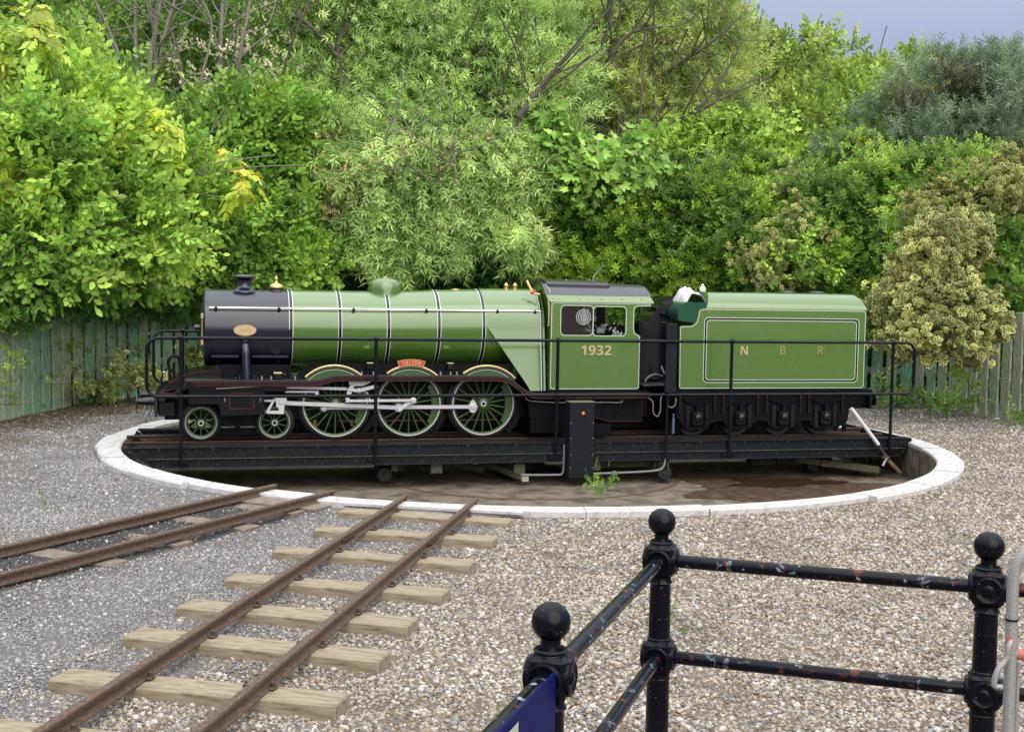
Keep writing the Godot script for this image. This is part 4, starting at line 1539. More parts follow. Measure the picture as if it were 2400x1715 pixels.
func build_tender() -> void:
	var t := thing("tender", "green eight-wheeled locomotive tender lettered N B R behind the cab", "tender", Vector3(2.0, RY, 0))
	var f := MB.new()
	var side := PackedVector2Array([Vector2(1.178, 0.447), Vector2(1.19, 0.435), Vector2(2.842, 0.435), Vector2(2.855, 0.447), Vector2(2.854, 1.088), Vector2(2.843, 1.1), Vector2(1.375, 1.1)] + curve([Vector2(1.352, 1.095), Vector2(1.335, 1.078), Vector2(1.328, 1.03), Vector2(1.312, 0.985), Vector2(1.28, 0.962), Vector2(1.24, 0.957)], 3) + [Vector2(1.185, 0.956), Vector2(1.172, 0.944)])
	for s in [1, -1]:
		f = MB.new()
		f.extrude(side, Vector3(0, 0, 0.4 if s == 1 else -0.386), X, Y, 0.014)
		var sd := part(t, "side_sheet", f, M.loco_green)
		if s == -1:
			continue
		var zo := Vector3(0, 0, 0.4012)
		f = MB.new()
		var ol := PackedVector2Array([Vector2(1.186, 0.456), Vector2(1.2, 0.443), Vector2(2.832, 0.443), Vector2(2.847, 0.458), Vector2(2.846, 1.078), Vector2(2.833, 1.092), Vector2(1.385, 1.092)] + curve([Vector2(1.362, 1.087), Vector2(1.344, 1.07), Vector2(1.337, 1.03), Vector2(1.321, 0.98), Vector2(1.285, 0.953), Vector2(1.24, 0.948)], 3) + [Vector2(1.193, 0.947), Vector2(1.18, 0.936)])
		f.ribbon(ol, 0.0048, true, zo)
		part(sd, "white_lining", f, M.lining)
		f = MB.new()
		f.ribbon(rrect(1.389, 0.49, 2.789, 1.026, 0.035), 0.0048, true, zo)
		part(sd, "white_lining", f, M.lining)
		f = MB.new()
		f.ribbon(rrect(1.411, 0.512, 2.766, 1.004, 0.028), 0.0048, true, zo)
		part(sd, "white_lining", f, M.lining)
		f = MB.new()
		f.ribbon(rrect(1.4, 0.501, 2.7775, 1.015, 0.031), 0.0105, true, zo - Z * 0.0003)
		f.ribbon(PackedVector2Array([Vector2(1.175, 0.94), Vector2(1.181, 0.45), Vector2(1.195, 0.438), Vector2(2.84, 0.438)]), 0.004, false, zo - Z * 0.0002)
		part(sd, "black_lining", f, M.black)
		letters(sd, "letter", "N", Vector3(1.745, 0.755, 0.403), 0.074, M.gold_paint, 0.005, 0.0, 1.05)
		letters(sd, "letter", "B", Vector3(2.09, 0.757, 0.403), 0.074, M.gold_worn, 0.005, 0.0, 1.0)
		letters(sd, "letter", "R", Vector3(2.43, 0.758, 0.403), 0.074, M.gold_worn, 0.005, 0.0, 1.0)
	# raised coping: leaning sheets up to a flat top
	f = MB.new()
	var prof := [Vector2(0.4, 1.1), Vector2(0.397, 1.118), Vector2(0.372, 1.158), Vector2(0.335, 1.196), Vector2(0.285, 1.224), Vector2(0.23, 1.234), Vector2(0.0, 1.238)]
	for k in range(5, -1, -1):
		prof.append(Vector2(-prof[k].x, prof[k].y))
	var P := []
	for q in prof:
		var u: float = clamp((q.y - 1.1) / 0.134, 0.0, 1.0)
		P.append([Vector3(lerpf(1.4, 1.462, u), q.y, q.x), Vector3(lerpf(2.855, 2.79, u * u), q.y, q.x)])
	f.grid(P, true)
	for e in [0, 1]:
		var l := []
		for r in P:
			l.append(r[e])
		f.face(l, Vector3(2.1, 1.1, 0))
	part(t, "coping", f, M.loco_green)
	# rear end, front shoulder in dark green, black front plates
	f = MB.new()
	f.box(Vector3(2.848, 0.767, 0), Vector3(0.012, 0.66, 0.77), 0.002)
	part(t, "end_sheet", f, M.loco_green)
	f = MB.new()
	P = []
	for k in 11:
		var a := deg_to_rad(lerpf(205.0, 65.0, k / 10.0))
		var c := Vector2(1.262 + cos(a) * 0.105, 1.045 + sin(a) * 0.11)
		P.append([Vector3(c.x, c.y, 0.39), Vector3(c.x, c.y, 0.02)])
	P.append([Vector3(1.42, 1.15, 0.385), Vector3(1.42, 1.15, 0.02)])
	f.grid(P, true)
	var l := []
	for r in P:
		l.append(r[0])
	l.append(Vector3(1.36, 0.97, 0.39))
	f.face(l, Vector3(1.3, 1.05, 0.2))
	part(t, "front_shoulder", f, M.dark_green)
	f = MB.new()
	var arch := PackedVector2Array()
	for k in 13:
		var a := deg_to_rad(180.0 - 180.0 * k / 12)
		arch.append(Vector2(cos(a) * 0.392, 1.085 + sin(a) * 0.16))
	arch.append(Vector2(0.392, 0.5))
	arch.append(Vector2(-0.392, 0.5))
	f.extrude(arch, Vector3(1.405, 0, 0), Z, Y, 0.02)
	part(t, "bulkhead", f, M.black)
	f = MB.new()
	f.extrude(poly([0.905, 0.5, 0.9, 0.965, 0.917, 0.985, 0.985, 0.985, 0.995, 1.0, 1.0, 1.03, 1.03, 1.04, 1.045, 1.06, 1.055, 1.1, 1.075, 1.112, 1.13, 1.115, 1.15, 1.19, 1.2, 1.195, 1.2, 0.5]), Vector3(0, 0, 0.16), X, Y, 0.34)
	for q in [1.13, 1.05, 0.97]:
		f.box(Vector3(1.11, q, 0.17), Vector3(0.04, 0.02, 0.03), 0.004)
	part(t, "front_plate", f, M.black)
	f = MB.new()
	f.box(Vector3(1.01, 0.47, 0.1), Vector3(0.28, 0.012, 0.62), 0.002, Basis(Z, 0.04))
	part(t, "fall_plate", f, M.plate_dark)
	f = MB.new()
	f.tube(curve(v3([0.92, 0.49, 0.3, 0.95, 0.53, 0.3, 1.02, 0.55, 0.28, 1.09, 0.53, 0.25]), 5), 0.007, 8)
	f.tube(curve(v3([1.15, 0.5, 0.3, 1.08, 0.56, 0.32, 1.06, 0.62, 0.3]), 5), 0.007, 8)
	f.tube(curve(v3([0.92, 0.37, 0.36, 0.965, 0.33, 0.37, 0.975, 0.24, 0.37, 1.01, 0.21, 0.37, 1.035, 0.26, 0.37, 1.035, 0.35, 0.37, 1.06, 0.4, 0.36]), 6), 0.006, 8)
	f.tube(curve(v3([1.1, 0.3, 0.36, 1.13, 0.28, 0.36, 1.165, 0.3, 0.36, 1.175, 0.36, 0.35]), 5), 0.006, 8)
	part(t, "hoses", f, M.conduit)
	# frame, axleboxes, springs
	f = MB.new()
	var fr := PackedVector2Array([Vector2(1.19, 0.41), Vector2(1.19, 0.2)])
	for x in [1.37, 1.755, 2.145, 2.535]:
		fr.append_array(PackedVector2Array([Vector2(x - 0.14, 0.16), Vector2(x - 0.11, 0.09), Vector2(x + 0.1, 0.09), Vector2(x + 0.13, 0.15), Vector2(x + 0.19, 0.16)]))
	fr.append_array(PackedVector2Array([Vector2(2.76, 0.26), Vector2(2.9, 0.26), Vector2(2.93, 0.3), Vector2(2.93, 0.41)]))
	f.extrude(fr, Vector3(0, 0, 0.33), X, Y, 0.025)
	f.box(Vector3(2.05, 0.417, 0), Vector3(1.78, 0.024, 0.79), 0.003)
	f.box(Vector3(2.0, 0.33, 0), Vector3(1.7, 0.14, 0.5), 0)
	part(t, "frame", f, M.black_satin)
	for x in [1.37, 1.755, 2.145, 2.535]:
		f = MB.new()
		f.box(Vector3(x, 0.185, 0.345), Vector3(0.1, 0.12, 0.05), 0.012)
		f.lathe(Vector3(x, 0.19, 0.37), Z, [Vector2(0, 0.034), Vector2(0.012, 0.034), Vector2(0.016, 0.028), Vector2(0.016, 0)], 20)
		f.tube(curve(v3([x - 0.028, 0.19, 0.385, x - 0.022, 0.222, 0.385, x + 0.005, 0.235, 0.385]), 4), 0.004, 6)
		for k in [-1, 1]:
			f.box(Vector3(x + 0.085 * k, 0.2, 0.336), Vector3(0.04, 0.2, 0.02), 0.004)
			for j in 3:
				f.ball(Vector3(x + 0.085 * k, 0.14 + 0.05 * j, 0.348), 0.008, 8)
		part(t, "axlebox", f, M.black)
		f = MB.new()
		for k in 4:
			f.extrude(poly([x - 0.16 + 0.03 * k, 0.345 - 0.012 * k, x, 0.325 - 0.012 * k, x + 0.16 - 0.03 * k, 0.345 - 0.012 * k, x + 0.16 - 0.03 * k, 0.355 - 0.012 * k, x, 0.335 - 0.012 * k, x - 0.16 + 0.03 * k, 0.355 - 0.012 * k]), Vector3(0, 0, 0.352), X, Y, 0.02)
		f.box(Vector3(x, 0.275, 0.345), Vector3(0.03, 0.1, 0.03), 0.003)
		part(t, "leaf_spring", f, M.black_satin)
		for k in [-1, 1]:
			f = MB.new()
			var hx: float = x + 0.155 * k
			f.box(Vector3(hx, 0.3, 0.338), Vector3(0.022, 0.15, 0.02), 0.003)
			part(t, "spring_hanger", f, M.black)
			f = MB.new()
			f.box(Vector3(hx, 0.36, 0.345), Vector3(0.012, 0.035, 0.014), 0.003)
			part(t, "hanger_bolt", f, M.lining_red)
		f = MB.new()
		f.lathe(Vector3(x, 0.178, 0.235), Z, [Vector2(-0.04, 0.0), Vector2(-0.04, 0.158), Vector2(-0.03, 0.148), Vector2(0.0, 0.145), Vector2(0.0, 0.12), Vector2(-0.01, 0.11), Vector2(-0.01, 0)], 36)
		f.lathe(Vector3(x, 0.178, -0.235), Z, [Vector2(0, 0), Vector2(0, 0.145), Vector2(0.03, 0.148), Vector2(0.04, 0.158), Vector2(0.04, 0)], 36)
		part(t, "wheel", f, M.tyre)
	for s in [1, -1]:
		f = MB.new()
		f.lathe(Vector3(0, 0.335, 0.27 * s), X, [Vector2(2.93, 0.045), Vector2(2.94, 0.045), Vector2(2.94, 0.033), Vector2(2.985, 0.03), Vector2(2.985, 0.022), Vector2(3.012, 0.022), Vector2(3.014, 0.062), Vector2(3.022, 0.062), Vector2(3.028, 0.05), Vector2(3.03, 0)], 28)
		part(t, "buffer", f, M.black)
	f = MB.new()
	f.box(Vector3(2.93, 0.335, 0), Vector3(0.02, 0.15, 0.78), 0.003)
	part(t, "buffer_beam", f, M.black)
	f = MB.new()
	f.extrude(poly([2.66, 0.26, 2.78, 0.24, 2.77, 0.17, 2.755, 0.13, 2.76, 0.06, 2.735, 0.055, 2.725, 0.12, 2.69, 0.1, 2.665, 0.06, 2.65, 0.07, 2.665, 0.16]), Vector3(0, 0, 0.3), X, Y, 0.03)
	part(t, "guard_iron", f, M.black_satin)
	f = MB.new()
	f.tube(curve(v3([2.87, 0.42, 0.1, 2.9, 0.45, 0.1, 2.91, 0.5, 0.1, 2.89, 0.535, 0.1, 2.862, 0.53, 0.1]), 5), 0.009, 8)
	f.tube(curve(v3([2.862, 0.44, 0.2, 2.9, 0.43, 0.2, 2.905, 0.47, 0.2, 2.87, 0.48, 0.2]), 5), 0.007, 8)
	part(t, "rear_hose", f, M.black)
	f = MB.new()
	for x in [2.33, 2.62]:
		f.lathe(Vector3(x, 1.225, -0.05), Y, [Vector2(0, 0.1), Vector2(0.018, 0.095), Vector2(0.03, 0.06), Vector2(0.032, 0.0)], 22)
	part(t, "filler_lid", f, M.black)

	# white cloth thrown over the front of the tender, plastic bottle behind it
	OFF = Vector3(1.3, 1.16, 0.2)
	f = MB.new()
	P = []
	for i in 15:
		var row := []
		var u := i / 14.0
		for j in 13:
			var v := j / 12.0
			var x := lerpf(1.225, 1.395, u)
			var y := 1.268 - 0.13 * pow(abs(u - 0.72) / 0.72, 1.6) + 0.006 * sin(u * 17.0 + v * 5.0)
			var z := lerpf(0.02, 0.3, v) + 0.01 * sin(u * 9.0)
			y -= 0.05 * pow(v, 2.0) + 0.008 * sin(v * 14.0 + u * 6.0)
			if u < 0.2:
				y -= 0.04 * (0.2 - u) / 0.2
			row.append(Vector3(x, y, z))
		P.append(row)
	f.grid(P, true)
	var cl := MeshInstance3D.new()
	cl.name = "cloth"
	cl.mesh = f.mesh(OFF)
	cl.position = OFF
	cl.material_override = M.cloth
	cl.set_meta("label", "crumpled white cloth draped over the front of the tender")
	cl.set_meta("category", "cloth")
	add_child(cl)
	var bt := thing("plastic_bottle", "white plastic bottle standing on top of the tender beside the cloth", "bottle", Vector3(1.487, 1.236, 0.1))
	f = MB.new()
	f.lathe(Vector3(1.487, 1.236, 0.1), Y, [Vector2(0, 0), Vector2(0, 0.024), Vector2(0.004, 0.026), Vector2(0.028, 0.026), Vector2(0.042, 0.018), Vector2(0.05, 0.01)], 18)
	part(bt, "body", f, M.plastic_white)
	f = MB.new()
	f.lathe(Vector3(1.487, 1.286, 0.1), Y, [Vector2(0, 0.011), Vector2(0.014, 0.01), Vector2(0.016, 0.0)], 14)
	part(bt, "cap", f, M.plastic_white)

# ---- iron railing in the foreground

func iron_post(t: Node3D, base: Vector3, u: Vector3, w: Vector3) -> void:
	var f := MB.new()
	var b := Basis(u, Y, w)
	f.lathe(base, Y, [Vector2(0.0, 0.0), Vector2(0.0, 0.045), Vector2(0.02, 0.045), Vector2(0.03, 0.03), Vector2(0.38, 0.029), Vector2(0.665, 0.0255)], 24)
	var p := part(t, "post", f, M.iron_black)
	for y in [0.416, 0.662]:
		f = MB.new()
		f.box(base + Y * y, Vector3(0.071, 0.08, 0.071), 0.008, b)
		f.lathe(base + Y * (y - 0.06), Y, [Vector2(0.0, 0.027), Vector2(0.004, 0.031), Vector2(0.01, 0.027), Vector2(0.022, 0.0275), Vector2(0.026, 0.034)], 24)
		f.lathe(base + Y * (y + 0.032), Y, [Vector2(0.0, 0.034), Vector2(0.01, 0.029), Vector2(0.014, 0.031), Vector2(0.018, 0.027)], 24)
		for d in [u, -u, w, -w]:
			f.lathe(base + Y * y + d * 0.031, d, [Vector2(0.0, 0.034), Vector2(0.01, 0.033), Vector2(0.012, 0.028), Vector2(0.008, 0.022), Vector2(0.008, 0.014), Vector2(0.012, 0.011), Vector2(0.014, 0.005), Vector2(0.014, 0)], 24)
		part(p, "rail_socket", f, M.iron_black)
	f = MB.new()
	f.lathe(base, Y, [Vector2(0.69, 0.03), Vector2(0.7, 0.024), Vector2(0.708, 0.019), Vector2(0.722, 0.0178), Vector2(0.729, 0.0178)], 32)
	f.ball(base + Y * 0.7585, 0.0355, 28)
	part(p, "ball_finial", f, M.iron_black)

func build_railing() -> void:
	var mb := Vector3(-1.474, -0.078, 7.148)
	var u := Vector3(-0.521, 0, 0.853).normalized()     # towards the left post
	var w := Vector3(0.853, 0, 0.521).normalized()      # towards the right post
	var t := thing("iron_railing", "black iron post and rail barrier with ball finials and chipped paint in the foreground", "railing", mb)
	var ml := mb + u * 1.012
	var mr := mb + w * 0.775
	var nx := ml + u * 1.012
	for p in [mb, ml, mr, mr + w * 0.775]:
		iron_post(t, p, u, w)
	for q in [[mb, ml], [mb, mr], [ml, nx], [mr, mr + w * 0.775]]:
		for y in [0.416, 0.662]:
			var f := MB.new()
			var d: Vector3 = (q[1] - q[0]).normalized()
			f.cyl(q[0] + Y * y + d * 0.03, q[1] + Y * y - d * 0.03, 0.0165, 18)
			part(t, "rail", f, M.iron_chipped)
	# blue sign board hung on the near rail
	var so := ml + u * 0.04 + w * 0.022 + Y * 0.665
	var sg := thing("blue_sign", "dark blue sign board fixed to the near iron rail at the bottom edge", "sign", so)
	var f := MB.new()
	f.extrude(poly([0.0, -0.42, 0.0, 0.018, -0.8, 0.018, -0.8, -0.42]), so, -u, Y, 0.004)
	part(sg, "board", f, M.sign_blue)
	f = MB.new()
	f.cap(poly([-0.22, 0.003, -0.22, -0.3, -0.45, -0.3, -0.45, 0.0]), so + u.cross(Y) * -0.0015, -u, Y, -u.cross(Y))
	part(sg, "emblem", f, M.sign_pale)
	# galvanised crowd barrier at the right edge
	var bo := Vector3(-0.905, -0.07, 7.81)
	var g := thing("crowd_barrier", "galvanised steel crowd barrier with orange marks at the right edge", "barrier", bo)
	f = MB.new()
	var c := Vector3(-0.915, 0, 7.79)
	f.tube([c + Vector3(-0.012, -0.05, 0.03), c + Vector3(-0.005, 0.4, 0.01), c + Vector3(-0.001, 0.66, 0.0), c + Vector3(0.006, 0.695, 0.0), c + Vector3(0.024, 0.722, 0.006), c + Vector3(0.05, 0.733, 0.015), c + Vector3(0.6, 0.74, 0.22)], 0.0125, 14)
	part(g, "frame", f, M.galv_matt)
	f = MB.new()
	f.tube([c + Vector3(0.0, 0.5, 0.0), c + Vector3(0.55, 0.5, 0.2)], 0.011, 12)
	f.tube([c + Vector3(0.02, 0.48, 0.0), c + Vector3(0.01, 0.0, 0.02)], 0.005, 8)
	part(g, "cross_bar", f, M.galv_matt)
	f = MB.new()
	f.tube(curve(v3([-0.92, 0.535, 7.8, -0.93, 0.52, 7.805, -0.935, 0.495, 7.805, -0.952, 0.475, 7.805, -0.96, 0.455, 7.805, -0.96, 0.438, 7.805, -0.945, 0.436, 7.81]), 4), 0.0065, 10)
	part(g, "hook", f, M.galv_matt)
	f = MB.new()
	f.tube([Vector3(-0.921, 0.545, 7.797), Vector3(-0.924, 0.515, 7.8)], 0.0085, 10)
	f.tube([c + Vector3(0.013, 0.5, 0.006), c + Vector3(0.035, 0.5, 0.014)], 0.0118, 12)
	part(g, "orange_mark", f, M.orange_mark)
	f = MB.new()
	f.lathe(c + Vector3(-0.003, 0.575, 0.004), Y, [Vector2(0, 0.0125), Vector2(0, 0.0145), Vector2(0.004, 0.0145), Vector2(0.004, 0.0125)], 16)
	part(g, "cable_tie", f, M.black)

# ---- picket fences

func fence(label: String, pts: Array, pitch: float, wide: float, tall: float, sd: int) -> void:
	var line := curve(pts, 12)
	var at: Vector3 = pts[0]
	var t := thing("picket_fence", label, "fence", at)
	var rng := RandomNumberGenerator.new()
	rng.seed = sd
	var mats := [M.picket_a, M.picket_b, M.picket_c, M.picket_d]
	var meshes := []
	for k in 3:
		var f := MB.new()
		f.box(Vector3(0, 0.5, 0), Vector3(1.0, 1.0, 1.0), 0.0)
		f = MB.new()
		var h := tall * (1.0 + 0.012 * (k - 1))
		f.box(Vector3(0, h * 0.5 - 0.03, 0), Vector3(wide, h, 0.026), 0.005)
		for i in f.v.size():
			if f.v[i].y < 0:
				f.v[i].x *= 1.0 + 0.05 * k
		meshes.append(f.mesh())
	var run := 0.0
	var next := 0.0
	for i in line.size() - 1:
		var a: Vector3 = line[i]
		var b: Vector3 = line[i + 1]
		var l := a.distance_to(b)
		while next < run + l:
			var p := a.lerp(b, (next - run) / l)
			var d := (b - a).normalized()
			var inw := Vector3(-p.x, 0, -p.z).normalized()
			var o := MeshInstance3D.new()
			o.name = "picket"
			o.mesh = meshes[rng.randi() % 3]
			o.material_override = mats[rng.randi() % 4]
			var z := (inw - d * inw.dot(d)).normalized()
			o.transform = Transform3D(Basis(Y.cross(z), Y, z).rotated(z, rng.randf_range(-0.012, 0.012)), p - at + Y * rng.randf_range(-0.015, 0.015) - Y * 0.03)
			t.add_child(o, true)
			next += pitch * rng.randf_range(0.96, 1.04)
		run += l
	for y in [0.3, 0.78]:
		var f := MB.new()
		for i in line.size() - 1:
			var p: Vector3 = line[i]
			var q: Vector3 = line[i + 1]
			var back := Vector3(p.x, 0, p.z).normalized() * 0.042
			f.bar(p + back + Y * (y * tall), q + back + Y * (y * tall), 0.04, 0.07)
		part(t, "fence_rail", f, M.picket_a)

func build_fences() -> void:
	fence("weathered green picket fence under the hedge at the left", v3([-4.62, 0, -0.7, -4.5, 0, -1.5, -4.39, 0, -1.95, -4.23, 0, -2.46, -3.94, 0, -3.2, -3.67, 0, -3.68, -3.21, 0, -4.47, -2.4, 0, -5.4]), 0.2, 0.143, 1.12, 3)
	fence("pale green picket fence behind the tender at the right", v3([4.2, 0, -4.1, 4.98, 0, -3.26, 5.3, 0, -2.9, 5.45, 0, -2.35, 5.5, 0, -1.7, 5.55, 0, -1.1, 5.6, 0, -0.3]), 0.172, 0.122, 1.13, 4)

# ---- leaves and plants

func leaf(f: MB, base: Vector3, dir: Vector3, nrm: Vector3, l: float, w: float, rows: Array, droop: float, tint: Color, fold := 0.12) -> void:   # rows: [along, half width], from the base to the tip
	nrm = (nrm - dir * nrm.dot(dir)).normalized()
	var side := dir.cross(nrm)
	f.cur = tint
	var pm := base
	var pl := base
	var pr := base
	for q in rows:
		var m: Vector3 = base + dir * l * float(q[0]) - nrm * (droop * l * float(q[0]) * float(q[0]))
		var h: float = q[1] * w
		var a := m + side * h + nrm * h * fold
		var b := m - side * h + nrm * h * fold
		var nl := (nrm - side * fold * 1.4).normalized()
		var nr := (nrm + side * fold * 1.4).normalized()
		if h > 0.0001:
			f.quadn(pm, pl, a, m, nl, nl, nl, nl) if pl != pm else f.quadn(pm, pm, a, m, nl, nl, nl, nl)
			f.quadn(pm, m, b, pr, nr, nr, nr, nr)
		else:
			f.quadn(pm, pl, m, m, nl, nl, nl, nl)
			f.quadn(pm, m, m, pr, nr, nr, nr, nr)
		pm = m
		pl = a
		pr = b

const OVATE := [[0.12, 0.24], [0.4, 0.5], [0.75, 0.36], [0.93, 0.14], [1.0, 0.0]]
const LANCE := [[0.4, 0.5], [1.0, 0.0]]
const OBOVATE := [[0.3, 0.28], [0.7, 0.5], [1.0, 0.0]]

func sprig(kind: String, sd: int) -> ArrayMesh:
	var r := RandomNumberGenerator.new()
	r.seed = sd * 131 + kind.length() * 17
	var f := MB.new()
	var stem := Color(0.8, 0.62, 0.5)
	match kind:
		"broad":
			for i in 8:
				var t := i / 7.0
				var s := 1.0 if i % 2 == 0 else -1.0
				var d := Vector3(s * (1.1 - 0.7 * t) + r.randf_range(-0.3, 0.3), 0.45 + 0.6 * t - 0.25, r.randf_range(-0.1, 0.5)).normalized()
				leaf(f, Vector3(r.randf_range(-0.05, 0.05), t * 1.5, 0), d, Vector3(r.randf_range(-0.45, 0.45), r.randf_range(0.0, 0.9), 1.0), r.randf_range(0.36, 0.58), r.randf_range(0.27, 0.35), OVATE, r.randf_range(0.05, 0.25), Color.WHITE * r.randf_range(0.6, 1.35))
			f.cur = stem
			f.tube([Vector3(0, -0.3, 0), Vector3(0, 1.5, 0)], 0.011, 3, false)
		"fine":
			for i in 13:
				var a := i * 2.4
				var up := 0.15 + 0.09 * i
				var d := Vector3(cos(a), up * r.randf_range(0.7, 1.3), sin(a)).normalized()
				leaf(f, Vector3(0, 0.06 * i, 0), d, Vector3.UP * 0.8 + Vector3(-cos(a), 0, -sin(a)) * 0.5 + Vector3(0, 0, 0.3), r.randf_range(0.45, 0.62), r.randf_range(0.15, 0.2), OBOVATE, r.randf_range(-0.05, 0.15), Color.WHITE * r.randf_range(0.7, 1.25))
			f.cur = stem
			f.tube([Vector3(0, -0.5, 0), Vector3(0, 0.8, 0)], 0.016, 3, false)
		"willow":
			for i in 14:
				var t := i / 13.0
				var a := i * 2.5 + r.randf()
				var d := Vector3(cos(a) * 0.75, 0.75, sin(a) * 0.75).normalized()
				leaf(f, Vector3(0, t, 0), d, Vector3(r.randf_range(-0.6, 0.6), r.randf_range(-0.3, 0.6), 1), r.randf_range(0.38, 0.55), r.randf_range(0.075, 0.1), LANCE, r.randf_range(0.0, 0.35), Color.WHITE * r.randf_range(0.75, 1.3), 0.2)
			f.cur = stem
			f.tube([Vector3(0, -0.5, 0), Vector3(0, 1, 0)], 0.009, 3, false)
		"elder":
			for i in 9:
				var t := 0.25 + 0.75 * float(i / 2) / 4.0
				var s := 1.0 if i % 2 == 0 else -1.0
				var d := Vector3(s * 0.9, 0.5, 0.1).normalized() if i < 8 else Vector3(0, 1, 0)
				leaf(f, Vector3(0, t, -0.1 * t * t), d, Vector3(r.randf_range(-0.2, 0.2), 0.2, 1), r.randf_range(0.45, 0.6), r.randf_range(0.17, 0.22), OVATE, r.randf_range(0.2, 0.5), Color.WHITE * r.randf_range(0.85, 1.15))
			f.cur = stem
			f.tube([Vector3(0, -0.2, 0), Vector3(0, 0.6, -0.04), Vector3(0, 1, -0.1)], 0.012, 3, false)
		"maple":
			for i in 4:
				var a := i * 2.1 + r.randf()
				var c := Vector3(cos(a) * 0.45, 0.25 * i, sin(a) * 0.3)
				var ax := Vector3(cos(a), 0.1, 0.4).normalized()
				var nn := Vector3(r.randf_range(-0.3, 0.3), 0.5, 1).normalized()
				var tint := Color.WHITE * r.randf_range(0.8, 1.2)
				for k in [-2, -1, 0, 1, 2]:
					var d := ax.rotated(nn, k * 0.72)
					leaf(f, c, d, nn, [0.3, 0.46, 0.55, 0.46, 0.3][k + 2], 0.26, [[0.35, 0.42], [0.65, 0.4], [1.0, 0.0]], 0.2, tint, 0.05)
				f.cur = stem
				f.tube([Vector3(0, 0.2 * i, 0), c], 0.008, 3, false)
		"buck":
			for i in 18:
				var t := i / 17.0
				var a := i * 2.4
				var d := Vector3(cos(a) * 0.8, 0.6, sin(a) * 0.8).normalized()
				leaf(f, Vector3(0, t, 0), d, Vector3(0, 0.4, 1), r.randf_range(0.3, 0.42), r.randf_range(0.06, 0.085), LANCE, 0.1, Color.WHITE * r.randf_range(0.7, 1.3))
			f.cur = Color(1.1, 0.7, 0.5)
			f.tube([Vector3(0, -0.5, 0), Vector3(0, 1, 0)], 0.012, 3, false)
		"cream":   # cream-edged leaves with a green heart, in rosettes
			for i in 11:
				var a := i * 2.4
				var up := 0.1 + 0.1 * i
				var d := Vector3(cos(a), up, sin(a)).normalized()
				var nn := Vector3.UP * 0.8 + Vector3(-cos(a), 0, -sin(a)) * 0.45 + Vector3(0, 0, 0.35)
				var l := r.randf_range(0.42, 0.58)
				var w := r.randf_range(0.27, 0.34)
				var k := r.randf_range(0.85, 1.15)
				var b := Vector3(0, 0.045 * i, 0)
				leaf(f, b, d, nn, l, w, OBOVATE, -0.12, Color(0.68, 0.63, 0.31) * k, 0.3)
				f.cur = Color.WHITE
				var n2 := (nn - d * nn.dot(d)).normalized()
				leaf(f, b + n2 * 0.012 + d * l * 0.08, d, nn, l * 0.8, w * (0.55 if i % 4 else 0.3), OBOVATE, -0.13, Color(0.12, 0.2, 0.05) * k, 0.3)
				leaf(f, b - n2 * 0.012 + d * l * 0.08, d, nn, l * 0.8, w * (0.55 if i % 4 else 0.3), OBOVATE, -0.13, Color(0.17, 0.25, 0.08) * k, 0.3)
			f.cur = Color(0.2, 0.2, 0.08)
			f.tube([Vector3(0, -0.5, 0), Vector3(0, 0.45, 0)], 0.016, 3, false)
		"blossom":
			for i in 9:
				var d := Vector3(r.randf_range(-1, 1), r.randf_range(-0.2, 1), r.randf_range(-0.3, 1)).normalized()
				leaf(f, Vector3(0, 0.1 * i, 0), d, Vector3(r.randf_range(-0.5, 0.5), 0.4, 1), r.randf_range(0.2, 0.35), 0.17, OVATE, 0.1, Color.WHITE * r.randf_range(0.8, 1.15))
	return f.mesh(Vector3.ZERO, true)

func L(x: float, y: float, z: float, rx: float, ry: float, rz: float) -> Array:
	return [Vector3(x, y, z), Vector3(rx, ry, rz)]

var sprigs := {}

